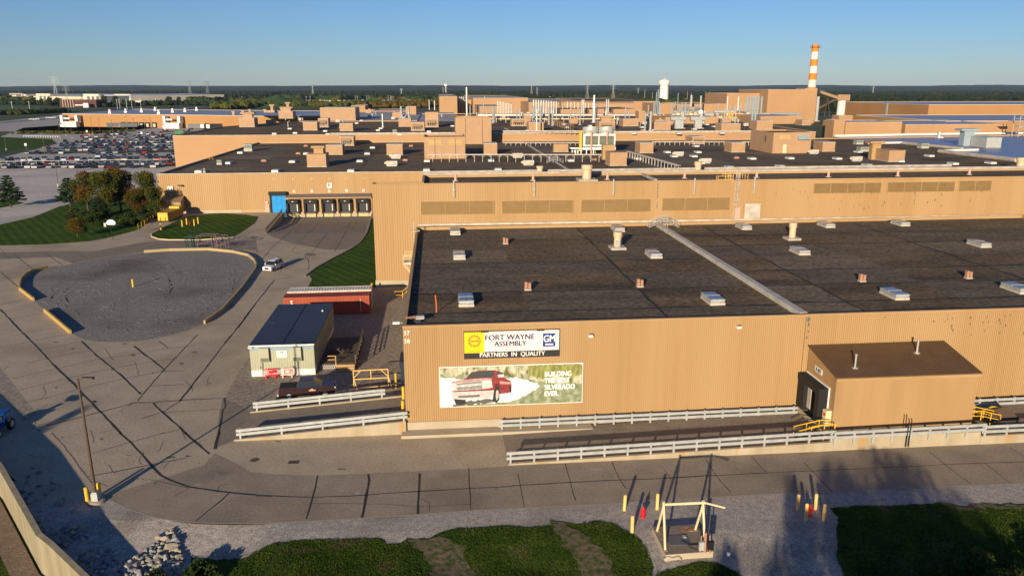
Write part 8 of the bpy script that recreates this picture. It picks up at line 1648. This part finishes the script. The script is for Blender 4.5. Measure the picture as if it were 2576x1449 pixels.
# light masts among the far lots
mp = solo('light_mast', 'x', 'light mast', MB().tube([(0, 0, 0), (0, 0, 14)], .2, 4).box(-1, 1, -.2, .2, 13.7, 14), galv)
ml = [(771, 262), (781, 262), (895, 259), (900, 261), (923, 258), (929, 258), (977, 256), (983, 258), (985, 261), (989, 262), (296, 276), (302, 274), (320, 277), (333, 276), (355, 275), (394, 272), (33, 286), (76, 284), (610, 262), (560, 262)]
for i, (x, y) in enumerate(ml): q = G(x, y); o = mp if i == 0 else clone(mp, q); o.location = q; o['label'] = 'thin pale light mast, %s near %s' % (ordn(i % 10), 'the far second parking lot' if i < 10 else 'the fields beyond the far orange hall'); o['group'] = 'light masts in the distance'
ms = solo('lightning_mast', 'x', 'mast', MB().tube([(0, 0, 0), (0, 0, 22)], [.4, .25], 5), whited)
for i, (x, yt) in enumerate(((1621, 225), (1728, 230), (1738, 234), (1773, 231), (1783.5, 231), (1787, 234.5), (1857, 232), (1805, 247), (1812, 247), (1817, 247), (1829, 247), (1834, 248), (1849, 247), (1640, 233))):
    q = G(x, 262); o = ms if i == 0 else clone(ms, q); o.location = q; o.scale = (1, 1, HT(x, 262, yt) / 22); o['label'] = 'pale substation mast, %s from the left of the group near the water tower' % ORD[sorted([1621, 1728, 1738, 1773, 1783.5, 1787, 1857, 1805, 1812, 1817, 1829, 1834, 1849, 1640]).index(x)] if i < 12 else 'pale substation mast, %s of the low row before the woods' % ORD[i - 12]; o['group'] = 'substation masts'
# power pylons
py_ = thing('power_pylon', 'x', 'power pylon', (0, 0, 0), 0); g = MB(); Hh = 45
for s in (-1, 1):
    for q in (-1, 1): g.tube([(s * 4, q * 4, 0), (s * 1, q * 1, 30), (s * 1, q * 1, Hh)], .35, 4)
for k in range(6): z_ = 5 * k; e = 4 - 3 * z_ / 30; e2 = 4 - 3 * (z_ + 5) / 30; g.tube([(-e, -e, z_), (e2, -e2, z_ + 5)], .22, 3); g.tube([(e, -e, z_), (-e2, -e2, z_ + 5)], .22, 3)
part(py_, 'tower', g, galv); g = MB()
for z_ in (33, 39, 45): g.tube([(-10, 0, z_ - .5), (0, 0, z_ + .8), (10, 0, z_ - .5)], .3, 4); g.tube([(-10, 0, z_ - .5), (10, 0, z_ - .5)], .25, 3)
part(py_, 'cross_arm', g, galv)
for i, (x, yb, yt, lab) in enumerate(((142, 246, 195, 'tall power pylon above the left warehouse'), (170, 258, 217, 'thin pylon in front of the left warehouse'), (479, 245, 206, 'power pylon above the right end of the warehouse'), (524, 250, 207, 'second thin pylon right of the warehouse'), (788, 246, 214, 'power pylon beyond the green mound'), (1337, 246, 214, 'power pylon on the horizon at centre'), (1351, 248, 221, 'small pylon beside the centre pylon'), (1477, 252, 213, 'pylon left of the water tower, nearer'), (1542, 252, 212, 'power pylon just left of the water tower'), (1115, 240, 221, 'tiny pylon left of the tall thin stack'), (1010, 244, 224, 'small pylon over the centre left woods'), (2195, 242, 218, 'tiny pylon right of the chimney'), (1605, 244, 222, 'tiny pylon between the pylon and the water tower'))):
    q = G(x, yb); o = py_ if i == 0 else clone(py_, q); o.location = q; k = HT(x, yb, yt) / Hh; o.scale = (k, k, k); o.rotation_euler = (0, 0, R(20 + 15 * i)); o['label'] = lab; o['group'] = 'power pylons on the horizon'
# ---------------------------------------------------------------- woods
wood = mat('mixed woodland', (.022, .042, .013), (.045, .062, .017), scale=.05, rough=1, c3=(.085, .070, .022), s3=.018, t3=(.50, .60), spec=.05); wood2 = mat('dark woodland', (.016, .028, .014), (.026, .038, .015), scale=.05, rough=1, spec=.05)
knots = [(-400, 1900), (500, 1900), (560, 1500), (700, 1450), (760, 1950), (900, 2000), (1200, 2000), (1400, 1650), (1500, 1500), (1860, 1250), (2000, 1150), (2140, 930), (2300, 900), (3000, 900)]
def start(x):
    for (a, b), (c, d) in zip(knots[:-1], knots[1:]):
        if a <= x <= c: return b + (d - b) * (x - a) / (c - a)
    return 1900
g = MB(); NA, NR = 900, 95; vs = []; xs_ = [-350 + 3300 * i / NA for i in range(NA + 1)]; fr = [(i / NR) ** 1.6 for i in range(NR + 1)]
rs = []
for j in range(NR + 1):
    for i, x in enumerate(xs_):
        d0 = start(x); d0 *= 1 + .04 * NZ.noise(Vector((x * .02, 0, 3))); d1 = 5200; D = d0 + (d1 - d0) * fr[j]; a = (x - CX) / F * 1.0; X, Y = a * D * 1.03, D
        c = 13.0; dd, _pts = NZ.voronoi(Vector((X / c, Y / c, 0)), distance_metric='DISTANCE', exponent=2.5); s = max(0, 1 - dd[0] * 1.25); hv = .75 + .35 * NZ.noise(Vector((X * .006, Y * .006, 1)))
        z_ = (6 + 12.5 * s ** .7) * hv if j else -.1
        cl = NZ.noise(Vector((X * .0022, Y * .0016, 5)))
        if cl > .36 and 1500 < D < 4200: z_ = -.6
        vs.append((X, Y, z_))
g.add(vs, [(j * (NA + 1) + i, j * (NA + 1) + i + 1, (j + 1) * (NA + 1) + i + 1, (j + 1) * (NA + 1) + i) for j in range(NR) for i in range(NA)])
struct('distant_woods', g, wood, 'stuff')
# hedgerows nearer: bushy strips
def belt(name, pts, n, hmin, hmax, r, m):
    g = MB(); P = [G(x, y) for x, y in pts]; L = [(b - a).length for a, b in zip(P[:-1], P[1:])]; tot = sum(L)
    for _ in range(n):
        s = rnd.uniform(0, tot); k = 0
        while s > L[k] and k < len(L) - 1: s -= L[k]; k += 1
        q = P[k].lerp(P[k + 1], s / L[k]) + Vector((rnd.uniform(-r, r), rnd.uniform(-r * 2, r * 2), 0)); h = rnd.uniform(hmin, hmax); w = h * rnd.uniform(.45, .7); bm = bmesh.new(); bmesh.ops.create_icosphere(bm, subdivisions=1, radius=1)
        o = len(g.v)
        for v in bm.verts: kx = 1 + rnd.uniform(-.25, .25); g.v.append((q.x + v.co.x * w * kx, q.y + v.co.y * w * kx, h * .5 + v.co.z * h * .52 * kx))
        for f in bm.faces: g.f.append(tuple(o + v.index for v in f.verts)); g.m.append(0)
        bm.free()
    return struct(name, g, m, 'stuff')
belt('hedgerow', [(-100, 292), (0, 290), (80, 288), (155, 283)], 420, 3, 7, 8, shrubm); belt('hedgerow', [(-50, 262), (150, 266), (250, 270), (330, 268), (450, 264), (560, 268)], 300, 5, 10, 14, wood2); belt('hedgerow', [(560, 275), (650, 272), (760, 271), (860, 270), (1100, 266)], 420, 6, 12, 16, autumn2); belt('hedgerow', [(40, 337), (120, 336), (200, 337), (250, 336), (320, 332)], 260, 1.0, 2.2, 4, autumn2)
belt('hedgerow', [(930, 272), (1000, 272), (1090, 270)], 160, 6, 11, 14, autumn); belt('hedgerow', [(0, 250), (200, 250), (330, 252), (520, 248), (600, 248)], 160, 8, 14, 20, wood2); belt('hedgerow', [(760, 252), (1100, 250), (1230, 246)], 260, 10, 16, 25, wood2)
# individual trees dotted near the warehouse
wt_ = thing('distant_tree', 'x', 'tree', (0, 0, 0), 0); part(wt_, 'crown', leafcloud([(rnd.uniform(-2, 2), rnd.uniform(-2, 2), rnd.uniform(4, 9), rnd.uniform(1.8, 3)) for _ in range(9)], 900, .9, 77), shrubm); part(wt_, 'trunk', MB().tube([(0, 0, 0), (0, 0, 5)], .3, 5), bark)
for i, (x, y) in enumerate(((8, 262), (50, 263), (85, 265), (105, 268), (125, 268), (144, 264), (152, 262), (248, 268), (262, 266), (290, 264), (310, 266), (450, 262), (395, 272), (425, 270))): q = G(x, y); o = wt_ if i == 0 else clone(wt_, q); o.location = q; k = rnd.uniform(.9, 1.6); o.scale = (k, k, k); o['label'] = 'small dark tree on the fields before the warehouse, %s from the left' % ORD[sorted([8, 50, 85, 105, 125, 144, 152, 248, 262, 290, 310, 450, 395, 425]).index(x)] if i < 12 else 'small dark tree beyond the orange hall, %s' % ['left', 'right'][i - 12]; o['group'] = 'small dark trees before the warehouse'
# far hills on the horizon
g = MB(); n = 240; vs = []
for j, (D, zz) in enumerate(((5200, -1), (5600, 14), (6400, 34), (8000, 42), (9500, 48), (11000, 30))):
    for i in range(n + 1):
        x = -500 + 3600 * i / n; a = (x - CX) / F; X = a * D; z_ = zz if j in (0,) else zz * (1 + .5 * NZ.noise(Vector((X * .0006 + j * .3, j * .7, 0))) + .06 * NZ.noise(Vector((X * .006, j * 3.0, 0)))); vs.append((X, D, z_))
g.add(vs, [(j * (n + 1) + i, j * (n + 1) + i + 1, (j + 1) * (n + 1) + i + 1, (j + 1) * (n + 1) + i) for j in range(5) for i in range(n)]); struct('hills', g, mat('wooded hills', (.020, .034, .020), (.028, .042, .022), scale=.01, rough=1))
# ================================================================ haze
HAZE = 2.6e-5
if HAZE:
    g = MB(); g.box(-12000, 12000, -600, 11500, -8, 130); o = tag(link('haze', g.mesh('haze', [])), kind='stuff')
    m = bpy.data.materials.new('haze'); m.use_nodes = True; n = m.node_tree.nodes; n.clear(); v = n.new('ShaderNodeVolumePrincipled'); v.inputs['Density'].default_value = HAZE; v.inputs['Color'].default_value = (.50, .72, 1.0, 1); v.inputs['Anisotropy'].default_value = 0.0
    ou = n.new('ShaderNodeOutputMaterial'); m.node_tree.links.new(v.outputs[0], ou.inputs['Volume']); o.data.materials.append(m)
